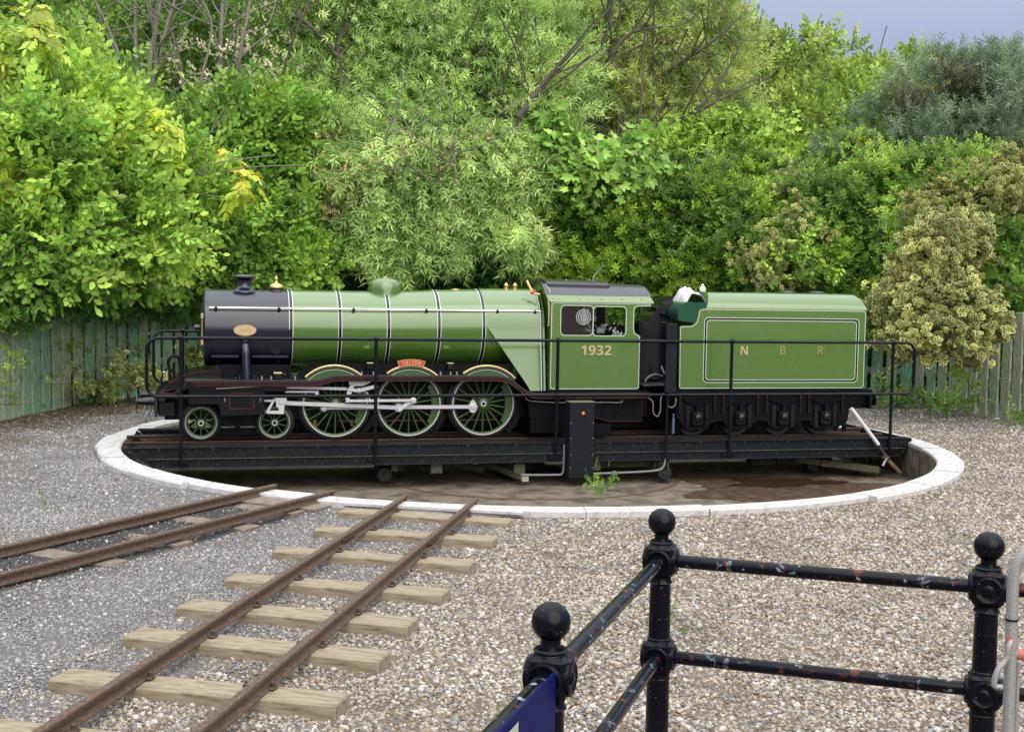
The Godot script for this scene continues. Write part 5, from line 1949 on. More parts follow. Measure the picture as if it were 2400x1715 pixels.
func crown(t: Node3D, called: String, kind: String, size: float, density: float, cols: Array, lumps: Array, hang := Vector3(0, 0.45, 0), rough := 0.45, inside := 0.35, singles := 0) -> void:
	var rng := RandomNumberGenerator.new()
	rng.seed = hash(called + kind + str(t.name))
	var nz := FastNoiseLite.new()
	nz.seed = rng.randi() % 1000
	nz.frequency = 1.1
	nz.fractal_octaves = 3
	var sets := [[[], PackedColorArray()], [[], PackedColorArray()], [[], PackedColorArray()]]
	if not sprigs.has(kind):
		sprigs[kind] = [sprig(kind, 1), sprig(kind, 2), sprig(kind, 3)]
	var m: StandardMaterial3D = M["leaf_gloss" if rough < 0.4 else "leaf"]
	var near := []
	for l in lumps:
		var c: Vector3 = l[0]
		var rd: Vector3 = l[1]
		var area := 4.0 * PI * pow((pow(rd.x * rd.y, 1.6) + pow(rd.x * rd.z, 1.6) + pow(rd.y * rd.z, 1.6)) / 3.0, 1.0 / 1.6)
		var count := int(area * density)
		for i in count:
			var d := Vector3(rng.randfn(), rng.randfn(), rng.randfn()).normalized()
			if d.z < -0.62:
				continue
			var p := c + d * rd
			var k := nz.get_noise_3dv(p * 2.2)
			if nz.get_noise_3dv(p * 4.5) < -0.15 and rng.randf() < 0.7:       # gaps
				continue
			var deep := pow(rng.randf(), 1.7) * inside
			p = c + d * rd * (1.0 - deep + 0.42 * k + 0.07 * rng.randfn()) + Vector3(rng.randfn(), rng.randfn(), rng.randfn()) * 0.05
			if p.y < min(-0.02, c.y - 0.06):
				continue
			var nn := (d / rd).normalized()
			var ax := (nn * 0.8 + hang + Vector3(rng.randf_range(-0.6, 0.6), rng.randf_range(-0.45, 0.45), rng.randf_range(-0.5, 0.5))).normalized()
			var fc := (nn + Vector3(0, 0.55, 0.25) + Vector3(rng.randf_range(-0.3, 0.3), rng.randf_range(-0.3, 0.3), rng.randf_range(-0.3, 0.3)))
			var zz := fc - ax * fc.dot(ax)
			if zz.length() < 0.05:
				zz = ax.cross(X)
			zz = zz.normalized()
			var s := size * rng.randf_range(0.5, 1.25)
			var b := Basis(ax.cross(zz) * s, ax * s, zz * s)
			var tone: float = clamp(0.5 + nz.get_noise_3dv(p * 1.1 + Vector3(40, 0, 0)) * 0.9 + rng.randf_range(-0.3, 0.3), 0.0, 0.999) * (cols.size() - 1)
			var c0: Color = cols[int(tone)]
			var col: Color = c0.lerp(cols[int(tone) + 1], tone - int(tone))
			col = col * rng.randf_range(0.62, 1.5)
			var w := rng.randi() % 3
			if singles > 0 and deep < 0.04 and d.z > 0.3:
				near.append([Transform3D(b, p), col])
			else:
				sets[w][0].append(Transform3D(b, p - OFF))
				sets[w][1].append(col)
	if near.size() > 0:
		build_singles(t, kind, near, singles, sets)
	for w in 3:
		if sets[w][0].size() == 0:
			continue
		var o := scatter(sprigs[kind][w], sets[w][0], sets[w][1], m)
		o.name = called
		o.set_meta("kind", "stuff")
		t.add_child(o, true)

func build_singles(t: Node3D, kind: String, near: Array, count: int, sets: Array) -> void:   # the large leaves one can pick out, each a leaf of its own
	var shapes := []
	for k in 4:
		var f := MB.new()
		match kind:
			"broad":
				leaf(f, Vector3.ZERO, Y, Z, 0.56, 0.37, OVATE, 0.05 + 0.07 * k, Color.WHITE)
			"maple":
				for j in [-2, -1, 0, 1, 2]:
					leaf(f, Vector3.ZERO, Y.rotated(Z, j * 0.72), Z, [0.34, 0.5, 0.6, 0.5, 0.34][j + 2], 0.28, [[0.35, 0.42], [0.65, 0.4], [1.0, 0.0]], 0.06 + 0.06 * k, Color.WHITE, 0.05)
			_:
				leaf(f, Vector3.ZERO, Y, Z, 0.52, 0.31, OBOVATE, -0.12, Color(0.68, 0.63, 0.31), 0.3)
				leaf(f, Vector3(0, 0.04, 0.012), Y, Z, 0.4, 0.19, OBOVATE, -0.13, Color(0.13, 0.2, 0.055), 0.3)
		shapes.append(f.mesh(Vector3.ZERO, true))
	var mats := []
	var rng := RandomNumberGenerator.new()
	rng.seed = 4 + near.size()
	for k in 5:
		var m: StandardMaterial3D = M.leaf.duplicate()
		var c: Color = near[(k * 37) % near.size()][1]
		m.albedo_color = c.linear_to_srgb()
		mats.append(m)
	var step: int = max(1, int(near.size() / float(count)))
	var made := 0
	for i in near.size():
		var q = near[i]
		var w := i % 3
		if i % step or made >= count:
			sets[w][0].append(q[0].translated(-OFF))
			sets[w][1].append(q[1])
			continue
		sets[w][0].append(q[0].translated(-OFF))
		sets[w][1].append(q[1])
		made += 1
		var o := MeshInstance3D.new()
		o.name = "leaf"
		o.mesh = shapes[rng.randi() % 4]
		o.material_override = mats[rng.randi() % 5]
		var b: Basis = q[0].basis
		o.transform = Transform3D(b * Basis(Z, rng.randf_range(-1.2, 1.2)) * Basis(X, rng.randf_range(-0.4, 0.4)), q[0].origin + b.z * 0.25 - OFF)
		t.add_child(o, true)

func limb(t: Node3D, called: String, pts: Array, radii: Array, m: Material, twigs := 0, sd := 1) -> void:
	var line := curve(pts, 6)
	var rr := []
	for i in line.size():
		var u := float(i) / (line.size() - 1) * (radii.size() - 1)
		var k: int = min(int(u), radii.size() - 2)
		rr.append(lerpf(radii[k], radii[k + 1], u - k))
	var rng := RandomNumberGenerator.new()
	rng.seed = sd
	for i in line.size():
		line[i] += Vector3(rng.randf_range(-1, 1), 0, rng.randf_range(-1, 1)) * rr[i] * 0.3
	var f := MB.new()
	f.tube(line, rr, 9)
	for k in twigs:
		var i := rng.randi_range(line.size() / 4, line.size() - 1)
		var p: Vector3 = line[i]
		var d := Vector3(rng.randf_range(-1, 1), rng.randf_range(0.0, 1.1), rng.randf_range(-0.4, 0.8)).normalized()
		var l := rng.randf_range(0.4, 1.1)
		var q := p + d * l * 0.5 + Vector3(rng.randf_range(-0.1, 0.1), rng.randf_range(-0.05, 0.12), 0)
		var e := p + d * l + Vector3(rng.randf_range(-0.15, 0.15), rng.randf_range(0, 0.2), 0)
		f.tube(curve([p, q, e], 4), 0.3 * min(rr[i], 0.03) + 0.003, 5)
	part(t, called, f, m)

func stems(t: Node3D, called: String, lumps: Array, count: int, r: float, m: Material, sd: int, lean := 0.0) -> void:   # thin bare stems that show between the leaves
	var rng := RandomNumberGenerator.new()
	rng.seed = sd
	var f := MB.new()
	for k in count:
		var l = lumps[rng.randi() % lumps.size()]
		var c: Vector3 = l[0]
		var rd: Vector3 = l[1]
		var a := c + Vector3(rng.randf_range(-0.7, 0.7) * rd.x, -0.9 * rd.y, rng.randf_range(0.0, 0.7) * rd.z)
		var b := c + Vector3(rng.randf_range(-1, 1) * rd.x + lean, rng.randf_range(0.3, 1.1) * rd.y, rng.randf_range(0.3, 1.0) * rd.z)
		var mid := (a + b) * 0.5 + Vector3(rng.randf_range(-0.2, 0.2), 0, rng.randf_range(0, 0.2))
		var line := curve([a, mid, b], 5)
		var rr := []
		for i in line.size():
			rr.append(r * (1.0 - 0.75 * i / line.size()) * 1.0)
		f.tube(line, rr, 5, false)
	part(t, called, f, m)

func build_plants() -> void:
	var t: Node3D
	var ls := []
	t = thing("background_thicket", "mass of green leaves closing the view behind the hedge and willow", "thicket", Vector3(-0.39, 0, -8.29))
	ls = [L(-5.55, 3.38, -7.74, 1.29, 1.94, 0.75), L(-4.15, 3.03, -8.41, 1.62, 2.06, 0.91), L(-3.89, 4.82, -8.98, 1.67, 1.28, 0.74), L(-1.93, 2.59, -8.87, 1.71, 1.84, 0.96), L(-1.94, 4.69, -9.02, 1.58, 1.45, 0.82), L(-0.01, 3.13, -8.96, 1.76, 2.23, 0.98), L(-0.01, 5.22, -9.10, 1.56, 1.15, 0.67), L(1.83, 2.82, -8.49, 1.62, 1.96, 0.91), L(2.08, 5.01, -9.09, 1.60, 1.39, 0.79), L(3.77, 2.76, -8.53, 1.53, 1.60, 0.86), L(5.46, 2.44, -8.10, 1.53, 1.32, 0.76), L(6.89, 2.24, -7.22, 1.49, 1.29, 0.74), L(7.95, 2.34, -5.94, 1.28, 1.41, 0.74)]
	crown(t, "foliage", "broad", 0.220, 150, [Color(0.100, 0.204, 0.047), Color(0.160, 0.315, 0.063), Color(0.240, 0.407, 0.086), Color(0.360, 0.500, 0.126)], ls, Vector3(0, 0.45, 0), 0.5, 0.35, 0)
	t = thing("skyline_tree", "pale green leafy tree rounding up against the grey sky", "tree", Vector3(5.88, 0, -8.31))
	ls = [L(5.38, 4.81, -8.79, 0.64, 0.64, 0.42), L(5.94, 4.82, -8.66, 0.71, 0.36, 0.28), L(6.49, 4.55, -8.51, 0.64, 0.43, 0.31), L(6.97, 4.45, -8.38, 0.43, 0.31, 0.26), L(5.66, 4.04, -8.16, 1.18, 0.76, 0.48), L(5.04, 4.09, -8.83, 0.85, 0.78, 0.49), L(6.63, 5.12, -8.51, 0.06, 0.28, 0.13), L(6.96, 5.19, -8.44, 0.06, 0.26, 0.13), L(7.28, 5.04, -8.35, 0.17, 0.16, 0.18), L(5.59, 5.24, -8.77, 0.28, 0.17, 0.19), L(6.21, 5.07, -8.61, 0.17, 0.13, 0.16)]
	crown(t, "crown", "broad", 0.160, 230, [Color(0.240, 0.352, 0.079), Color(0.340, 0.481, 0.102), Color(0.460, 0.592, 0.134), Color(0.579, 0.666, 0.189)], ls, Vector3(0, 0.45, 0), 0.5, 0.7, 0)
	limb(t, "trunk", v3([5.94, 0.84, -8.39, 5.87, 2.97, -8.55, 5.94, 4.75, -8.66]), [0.12, 0.08, 0.03], M.bark_grey, 14, 3)
	t = thing("skyline_tree", "lower light green tree between the skyline tree and the grey shrub", "tree", Vector3(7.35, 0, -7.45))
	ls = [L(7.14, 4.41, -7.83, 0.56, 0.35, 0.27), L(7.51, 4.42, -7.53, 0.48, 0.27, 0.24), L(7.74, 4.51, -7.17, 0.19, 0.31, 0.19), L(6.76, 3.86, -7.36, 0.88, 0.54, 0.37), L(7.27, 3.88, -6.83, 0.73, 0.53, 0.36), L(6.00, 3.32, -7.00, 0.92, 0.59, 0.40), L(7.81, 4.75, -7.17, 0.08, 0.20, 0.14)]
	crown(t, "crown", "broad", 0.150, 230, [Color(0.240, 0.352, 0.071), Color(0.340, 0.481, 0.086), Color(0.480, 0.611, 0.126)], ls, Vector3(0, 0.45, 0), 0.5, 0.7, 0)
	limb(t, "trunk", v3([7.48, 0.88, -7.51, 7.41, 2.96, -7.66, 7.54, 4.42, -7.73]), [0.1, 0.07, 0.02], M.bark_grey, 10, 3)
	t = thing("branching_willow", "willow with bare brown limbs sweeping up to the right of the centre", "tree", Vector3(2.21, 0, -6.68))
	ls = [L(2.39, 4.58, -6.93, 0.87, 0.81, 0.50), L(3.23, 4.85, -6.74, 0.93, 0.56, 0.38), L(4.12, 4.57, -6.61, 0.75, 0.75, 0.48), L(3.35, 3.82, -6.44, 0.99, 0.68, 0.44), L(2.42, 3.61, -6.55, 0.73, 0.67, 0.44), L(4.13, 3.59, -6.23, 0.68, 0.49, 0.35), L(2.84, 5.36, -6.97, 1.25, 0.50, 0.35), L(4.28, 5.09, -6.40, 0.31, 0.25, 0.22)]
	crown(t, "crown", "willow", 0.200, 260, [Color(0.260, 0.352, 0.110), Color(0.380, 0.500, 0.157), Color(0.519, 0.629, 0.204), Color(0.679, 0.740, 0.252)], ls, Vector3(0, 0.1, 0.1), 0.5, 0.8, 0)
	limb(t, "limb", v3([1.70, 2.33, -6.84, 2.36, 3.12, -6.53, 3.25, 4.02, -6.17, 3.87, 4.48, -5.84, 4.28, 4.84, -5.76]), [0.06, 0.045, 0.034, 0.02, 0.006], M.bark, 14, 3)
	limb(t, "limb", v3([1.85, 2.57, -6.72, 2.48, 3.08, -6.08, 3.28, 3.37, -5.70, 4.20, 3.86, -5.51]), [0.06, 0.045, 0.03, 0.012], M.bark, 14, 4)
	limb(t, "limb", v3([1.71, 2.50, -6.64, 2.07, 3.61, -6.22, 2.42, 4.30, -5.97, 2.59, 5.01, -5.98]), [0.07, 0.05, 0.035, 0.02], M.bark, 10, 5)
	limb(t, "limb", v3([2.01, 2.56, -6.58, 2.65, 2.83, -5.82, 3.36, 3.01, -5.56, 3.93, 3.25, -5.43]), [0.04, 0.03, 0.02, 0.01], M.bark, 12, 6)
	limb(t, "limb", v3([2.36, 3.12, -6.53, 2.42, 3.94, -5.95, 2.73, 4.52, -5.81, 3.19, 4.65, -5.71]), [0.045, 0.035, 0.025, 0.012], M.bark, 8, 7)
	limb(t, "limb", v3([2.64, 2.64, -5.60, 2.84, 3.50, -5.51, 2.92, 4.39, -5.65, 2.98, 4.74, -5.66]), [0.02, 0.018, 0.014, 0.008], M.bark, 6, 8)
	limb(t, "limb", v3([2.01, 2.67, -6.38, 2.79, 3.17, -5.71, 3.66, 3.64, -5.42, 4.17, 4.47, -5.35]), [0.035, 0.028, 0.02, 0.008], M.bark, 12, 9)
	t = thing("blossom_tree", "bare grey stems with a few white blossoms at the upper left", "tree", Vector3(-2.91, 0, -6.68))
	ls = [L(-2.48, 3.78, -5.58, 0.54, 0.43, 0.32), L(-2.06, 3.79, -5.48, 0.48, 0.48, 0.34), L(-1.71, 3.51, -5.99, 0.45, 0.34, 0.27), L(-2.80, 3.64, -6.58, 0.51, 0.34, 0.27), L(-1.87, 4.42, -6.20, 0.39, 0.28, 0.24)]
	crown(t, "blossom", "blossom", 0.130, 60, [Color(0.999, 0.925, 0.660), Color(0.669, 0.599, 0.442), Color(0.599, 0.703, 0.346)], ls, Vector3(0, 0.45, 0), 0.6, 0.6, 0)
	ls = [L(-3.31, 4.59, -6.97, 0.87, 0.46, 0.33), L(-2.36, 4.60, -6.74, 0.87, 0.46, 0.33), L(-2.91, 3.73, -6.82, 0.98, 0.40, 0.30), L(-1.80, 4.12, -6.37, 0.57, 0.57, 0.38), L(-4.13, 4.42, -6.95, 0.51, 0.40, 0.30), L(-2.03, 3.46, -6.17, 0.67, 0.34, 0.27)]
	crown(t, "crown", "broad", 0.140, 130, [Color(0.120, 0.259, 0.055), Color(0.200, 0.370, 0.071), Color(0.320, 0.500, 0.094)], ls, Vector3(0, 0.45, 0), 0.5, 0.9, 0)
	limb(t, "stem", v3([-3.28, 2.36, -6.20, -3.26, 3.47, -5.54, -3.17, 4.20, -5.47, -3.07, 4.67, -5.47]), [0.035, 0.032, 0.026, 0.018], M.bark_grey, 10, 3)
	limb(t, "stem", v3([-3.24, 3.47, -5.54, -3.09, 4.04, -5.44, -2.94, 4.57, -5.44]), [0.03, 0.024, 0.014], M.bark_grey, 8, 4)
	limb(t, "stem", v3([-3.45, 2.58, -6.25, -3.40, 3.73, -5.60, -3.42, 4.63, -5.66]), [0.026, 0.024, 0.016], M.bark_grey, 8, 5)
	limb(t, "stem", v3([-3.40, 3.31, -5.57, -3.66, 4.05, -5.68, -3.90, 4.57, -5.77]), [0.022, 0.018, 0.012], M.bark_grey, 8, 6)
	limb(t, "stem", v3([-2.37, 3.02, -5.81, -2.43, 3.91, -5.37, -2.40, 4.65, -5.41]), [0.03, 0.026, 0.018], M.bark_grey, 8, 7)
	limb(t, "stem", v3([-2.31, 3.11, -5.70, -2.22, 3.84, -5.21, -2.07, 4.64, -5.23]), [0.03, 0.024, 0.016], M.bark_grey, 8, 8)
	limb(t, "stem", v3([-2.89, 3.01, -5.53, -2.68, 3.52, -5.30, -2.53, 4.21, -5.31, -2.68, 4.57, -5.37]), [0.018, 0.016, 0.012, 0.008], M.bark_grey, 6, 9)
	limb(t, "stem", v3([-2.79, 3.24, -6.03, -2.93, 3.99, -6.01, -3.03, 4.32, -6.06]), [0.018, 0.015, 0.008], M.bark_grey, 6, 10)
	limb(t, "stem", v3([-1.79, 3.27, -5.48, -1.65, 3.94, -5.29, -1.39, 4.64, -5.27]), [0.018, 0.015, 0.01], M.bark, 8, 11)
	t = thing("willow_tree", "grey green willow with narrow leaves drooping over the boiler of the engine", "tree", Vector3(0.18, 0, -5.53))
	ls = [L(-1.28, 3.06, -5.76, 0.44, 0.50, 0.32), L(-0.82, 2.66, -5.41, 0.82, 0.60, 0.40), L(-0.26, 2.44, -5.06, 0.92, 0.65, 0.42), L(0.44, 2.57, -5.00, 0.82, 0.60, 0.40), L(-0.40, 1.89, -4.85, 0.59, 0.32, 0.26), L(0.19, 2.01, -4.81, 0.65, 0.32, 0.26), L(0.89, 2.36, -4.98, 0.60, 0.44, 0.32), L(-1.18, 2.44, -5.59, 0.50, 0.33, 0.27), L(-0.40, 1.59, -4.78, 0.16, 0.21, 0.18), L(0.10, 1.74, -4.72, 0.19, 0.17, 0.19), L(-0.88, 2.22, -5.30, 0.44, 0.27, 0.24), L(0.74, 1.92, -4.78, 0.38, 0.19, 0.20), L(-0.66, 1.72, -4.90, 0.21, 0.21, 0.21), L(-0.15, 1.62, -4.67, 0.13, 0.14, 0.16), L(1.00, 1.97, -4.72, 0.22, 0.22, 0.21), L(-1.56, 2.77, -5.70, 0.33, 0.33, 0.27), L(-1.46, 2.32, -5.54, 0.27, 0.22, 0.21), L(-0.96, 3.34, -5.70, 0.61, 0.28, 0.24), L(-1.64, 2.03, -5.26, 0.22, 0.22, 0.21), L(1.08, 1.76, -4.58, 0.22, 0.22, 0.21), L(0.03, 3.11, -5.24, 0.82, 0.33, 0.26), L(0.78, 2.91, -5.04, 0.60, 0.33, 0.26), L(1.18, 2.53, -4.81, 0.33, 0.33, 0.26), L(-0.57, 1.46, -4.75, 0.10, 0.14, 0.15), L(0.26, 1.63, -4.57, 0.12, 0.12, 0.16), L(-0.31, 1.36, -4.69, 0.07, 0.08, 0.14)]
	crown(t, "crown", "willow", 0.205, 420, [Color(0.250, 0.416, 0.118), Color(0.380, 0.574, 0.173), Color(0.539, 0.722, 0.252), Color(0.719, 0.851, 0.362)], ls, Vector3(0, -0.9, 0.15), 0.5, 0.5, 0)
	ls = [L(-1.11, 4.30, -6.52, 0.81, 0.75, 0.48), L(-0.28, 4.35, -6.22, 0.87, 0.75, 0.47), L(0.43, 4.12, -5.93, 0.86, 0.80, 0.50), L(1.07, 4.17, -5.67, 0.74, 0.80, 0.47), L(1.38, 3.42, -5.44, 0.62, 0.62, 0.41), L(-0.42, 3.46, -5.99, 0.97, 0.57, 0.38), L(0.43, 3.34, -5.57, 0.84, 0.56, 0.38), L(1.74, 3.99, -5.71, 0.52, 0.58, 0.36), L(-0.66, 4.94, -6.46, 1.16, 0.41, 0.30), L(1.01, 4.95, -5.95, 1.15, 0.40, 0.30), L(-1.37, 3.60, -6.12, 0.51, 0.40, 0.30)]
	crown(t, "crown", "willow", 0.205, 300, [Color(0.250, 0.416, 0.118), Color(0.380, 0.574, 0.173), Color(0.539, 0.722, 0.252), Color(0.719, 0.851, 0.362)], ls, Vector3(0, -0.1, 0.2), 0.5, 0.7, 0)
	ls = [L(-1.21, 2.85, -5.31, 0.49, 0.32, 0.26), L(-0.81, 2.41, -4.98, 0.59, 0.32, 0.26), L(-0.15, 2.58, -4.78, 0.75, 0.27, 0.23), L(-1.02, 2.04, -5.01, 0.37, 0.21, 0.21), L(0.45, 2.82, -4.81, 0.38, 0.22, 0.21)]
	crown(t, "catkins", "blossom", 0.085, 230, [Color(0.999, 0.814, 0.409), Color(0.669, 0.559, 0.306), Color(0.759, 0.555, 0.236)], ls, Vector3(0, 0.45, 0), 0.6, 0.4, 0)
	stems(t, "twig", ls, 30, 0.007, M.bark_grey, 49)
	limb(t, "trunk", v3([0.82, 1.66, -5.26, 0.86, 2.48, -5.15, 1.02, 2.81, -5.08, 1.22, 3.28, -5.27, 1.22, 3.98, -5.52, 1.32, 4.74, -5.65]), [0.09, 0.085, 0.08, 0.07, 0.06, 0.04], M.bark, 12, 3)
	limb(t, "limb", v3([1.15, 3.09, -5.07, 0.86, 3.48, -5.21, 0.45, 3.87, -5.44, 0.14, 4.43, -5.61]), [0.045, 0.035, 0.025, 0.012], M.bark, 10, 4)
	limb(t, "limb", v3([1.07, 3.28, -4.89, 1.47, 3.80, -4.93, 1.87, 4.26, -4.97]), [0.045, 0.035, 0.02], M.bark, 8, 5)
	limb(t, "limb", v3([-0.90, 2.93, -5.97, -0.94, 3.53, -5.86, -1.00, 4.14, -5.92, -0.82, 4.57, -6.06]), [0.05, 0.045, 0.04, 0.03], M.bark, 8, 6)
	limb(t, "limb", v3([-0.99, 4.02, -5.86, -1.17, 4.23, -5.86, -1.56, 4.60, -5.93]), [0.03, 0.025, 0.015], M.bark, 8, 7)
	limb(t, "limb", v3([-0.40, 2.26, -4.87, -0.46, 2.84, -4.82, -0.40, 3.38, -4.95]), [0.02, 0.016, 0.01], M.bark_grey, 10, 8)
	limb(t, "limb", v3([0.21, 2.11, -4.61, 0.24, 2.57, -4.53, 0.10, 2.85, -4.69]), [0.018, 0.014, 0.008], M.bark_grey, 8, 9)
	t = thing("evergreen_hedge", "dark glossy small leaved hedge behind the smokebox and boiler", "hedge", Vector3(-0.71, 0, -5.62), "evergreen hedges along the fence")
	ls = [L(-2.04, 1.27, -5.72, 0.77, 0.50, 0.35), L(-1.26, 1.29, -5.84, 0.84, 0.62, 0.41), L(-0.43, 1.41, -5.75, 0.96, 0.62, 0.41), L(0.45, 1.43, -5.54, 0.91, 0.62, 0.41), L(1.17, 1.50, -5.37, 0.79, 0.68, 0.44)]
	crown(t, "foliage", "fine", 0.110, 720, [Color(0.040, 0.120, 0.025), Color(0.090, 0.213, 0.038), Color(0.150, 0.305, 0.050), Color(0.280, 0.444, 0.071)], ls, Vector3(0, 0.45, 0), 0.3, 0.3, 0)
	t = thing("evergreen_hedge", "bright green hedge with yellow tips rising behind the cab and tender", "hedge", Vector3(2.60, 0, -4.92), "evergreen hedges along the fence")
	ls = [L(1.77, 1.68, -5.23, 0.68, 0.74, 0.44), L(2.40, 2.02, -5.00, 0.79, 0.67, 0.44), L(3.07, 1.92, -4.73, 0.84, 0.67, 0.44), L(2.64, 1.36, -4.79, 0.95, 0.45, 0.32), L(3.58, 2.20, -4.52, 0.61, 0.56, 0.38), L(3.38, 1.53, -4.42, 0.72, 0.50, 0.35), L(2.07, 2.37, -5.31, 0.51, 0.34, 0.27), L(4.20, 2.39, -4.59, 0.62, 0.45, 0.32), L(3.96, 2.63, -4.87, 0.34, 0.34, 0.27), L(3.13, 2.61, -5.07, 0.51, 0.28, 0.24)]
	crown(t, "foliage", "fine", 0.115, 650, [Color(0.070, 0.148, 0.022), Color(0.140, 0.278, 0.033), Color(0.260, 0.426, 0.044), Color(0.480, 0.647, 0.079)], ls, Vector3(0, 0.45, 0), 0.3, 0.3, 0)
	t = thing("evergreen_hedge", "dark glossy hedge spilling over the top of the left fence", "hedge", Vector3(-3.89, 0, -2.70), "evergreen hedges along the fence")
	ls = [L(-4.32, 1.09, -2.03, 0.41, 0.24, 0.22), L(-3.95, 1.15, -2.57, 0.30, 0.21, 0.21), L(-3.66, 1.09, -3.32, 0.41, 0.18, 0.19), L(-3.27, 1.11, -3.84, 0.43, 0.24, 0.22), L(-2.87, 1.16, -4.57, 0.51, 0.35, 0.28), L(-2.47, 1.16, -5.10, 0.42, 0.37, 0.28), L(-4.20, 1.19, -2.32, 0.37, 0.21, 0.20), L(-3.54, 1.20, -3.71, 0.56, 0.23, 0.22), L(-4.29, 0.96, -1.81, 0.24, 0.14, 0.17)]
	crown(t, "foliage", "fine", 0.092, 800, [Color(0.040, 0.120, 0.025), Color(0.090, 0.213, 0.038), Color(0.150, 0.305, 0.050), Color(0.280, 0.444, 0.071)], ls, Vector3(0, 0.45, 0), 0.3, 0.3, 0)
	t = thing("broadleaf_shrub", "tall shrub with large light green oval leaves overhanging the left fence", "shrub", Vector3(-3.71, 0, -3.06), "large leaved shrubs at the left")
	ls = [L(-4.19, 2.02, -2.27, 0.62, 0.78, 0.41), L(-3.74, 2.48, -3.02, 0.62, 0.62, 0.41), L(-3.55, 1.77, -2.72, 0.78, 0.52, 0.36), L(-4.07, 1.48, -1.89, 0.48, 0.32, 0.26), L(-3.17, 2.19, -3.68, 0.66, 0.56, 0.38), L(-3.16, 1.44, -3.42, 0.51, 0.23, 0.22), L(-3.60, 1.42, -2.81, 0.44, 0.24, 0.22), L(-3.94, 3.00, -3.41, 0.59, 0.32, 0.26)]
	crown(t, "foliage", "broad", 0.150, 400, [Color(0.220, 0.407, 0.079), Color(0.340, 0.592, 0.102), Color(0.480, 0.740, 0.134), Color(0.659, 0.833, 0.157)], ls, Vector3(0, 0.1, 0.2), 0.5, 0.35, 300)
	stems(t, "stem", ls, 26, 0.012, M.bark_grey, 69)
	stems(t, "twig", ls, 40, 0.006, M.bark, 71)
	t = thing("broadleaf_shrub", "large leaved green shrub reaching out above the smokebox", "shrub", Vector3(-2.06, 0, -5.02), "large leaved shrubs at the left")
	ls = [L(-2.63, 1.81, -4.25, 0.64, 0.40, 0.30), L(-2.18, 1.52, -4.53, 0.61, 0.25, 0.23), L(-1.77, 1.48, -4.74, 0.52, 0.23, 0.22), L(-1.41, 1.49, -4.76, 0.29, 0.18, 0.19), L(-2.22, 2.79, -5.14, 0.58, 0.63, 0.39), L(-1.74, 3.05, -5.35, 0.38, 0.43, 0.29), L(-2.58, 2.39, -4.79, 0.56, 0.46, 0.33), L(-1.64, 2.46, -5.29, 0.32, 0.54, 0.26), L(-1.87, 1.95, -4.80, 0.42, 0.26, 0.23), L(-2.38, 2.24, -4.73, 0.46, 0.31, 0.25)]
	crown(t, "foliage", "broad", 0.155, 400, [Color(0.180, 0.352, 0.063), Color(0.260, 0.500, 0.086), Color(0.380, 0.629, 0.110), Color(0.519, 0.740, 0.142)], ls, Vector3(0, 0.1, 0.2), 0.5, 0.35, 200)
	stems(t, "stem", ls, 20, 0.012, M.bark_grey, 74)
	stems(t, "twig", ls, 30, 0.006, M.bark, 76)
	limb(t, "bare_branch", v3([-3.17, 2.14, -3.68, -2.89, 2.25, -3.41, -2.60, 2.35, -3.30]), [0.014, 0.012, 0.008], M.bark_grey, 3, 3)
	limb(t, "bare_branch", v3([-2.99, 1.95, -3.52, -2.91, 2.17, -3.31, -2.94, 2.36, -3.33]), [0.012, 0.01, 0.005], M.bark_grey, 2, 4)
	limb(t, "bare_branch", v3([-3.12, 2.05, -3.56, -2.76, 2.13, -3.27, -2.40, 2.10, -3.28]), [0.011, 0.009, 0.005], M.bark_grey, 2, 5)
	t = thing("golden_elder", "yellow leaved elder sprays showing through the left shrub", "shrub", Vector3(-3.08, 0, -3.53))
	ls = [L(-3.11, 2.83, -3.20, 0.14, 0.15, 0.17), L(-3.24, 2.94, -3.23, 0.14, 0.08, 0.14), L(-2.37, 2.61, -3.83, 0.09, 0.06, 0.13), L(-2.19, 2.31, -3.56, 0.09, 0.16, 0.15), L(-2.26, 2.16, -3.46, 0.08, 0.08, 0.14), L(-3.00, 2.60, -3.05, 0.12, 0.11, 0.15), L(-3.15, 2.55, -3.08, 0.07, 0.09, 0.14), L(-3.62, 2.84, -2.91, 0.11, 0.06, 0.13)]
	crown(t, "foliage", "elder", 0.170, 150, [Color(0.440, 0.611, 0.079), Color(0.679, 0.740, 0.094), Color(0.919, 0.777, 0.110)], ls, Vector3(0, -0.9, 0.15), 0.5, 0.5, 0)
	t = thing("yellow_green_elder", "yellow green elder shoots at the top left corner", "shrub", Vector3(-4.31, 0, -2.80))
	ls = [L(-4.41, 3.45, -2.83, 0.26, 0.21, 0.21), L(-4.22, 3.68, -2.90, 0.22, 0.16, 0.18), L(-4.15, 3.46, -2.66, 0.15, 0.11, 0.16), L(-4.06, 2.93, -2.92, 0.30, 0.16, 0.18), L(-3.74, 2.87, -3.04, 0.26, 0.16, 0.18), L(-3.45, 2.68, -3.17, 0.31, 0.16, 0.18), L(-4.20, 2.57, -2.41, 0.33, 0.23, 0.22), L(-3.85, 2.50, -2.84, 0.35, 0.13, 0.17), L(-4.15, 2.12, -1.96, 0.24, 0.12, 0.16)]
	crown(t, "foliage", "elder", 0.165, 200, [Color(0.300, 0.481, 0.079), Color(0.539, 0.629, 0.079), Color(0.759, 0.777, 0.094)], ls, Vector3(0, -0.9, 0.15), 0.5, 0.6, 0)
	t = thing("sycamore_sapling", "young sycamore with broad lobed leaves behind the cab roof", "sapling", Vector3(2.06, 0, -4.54))
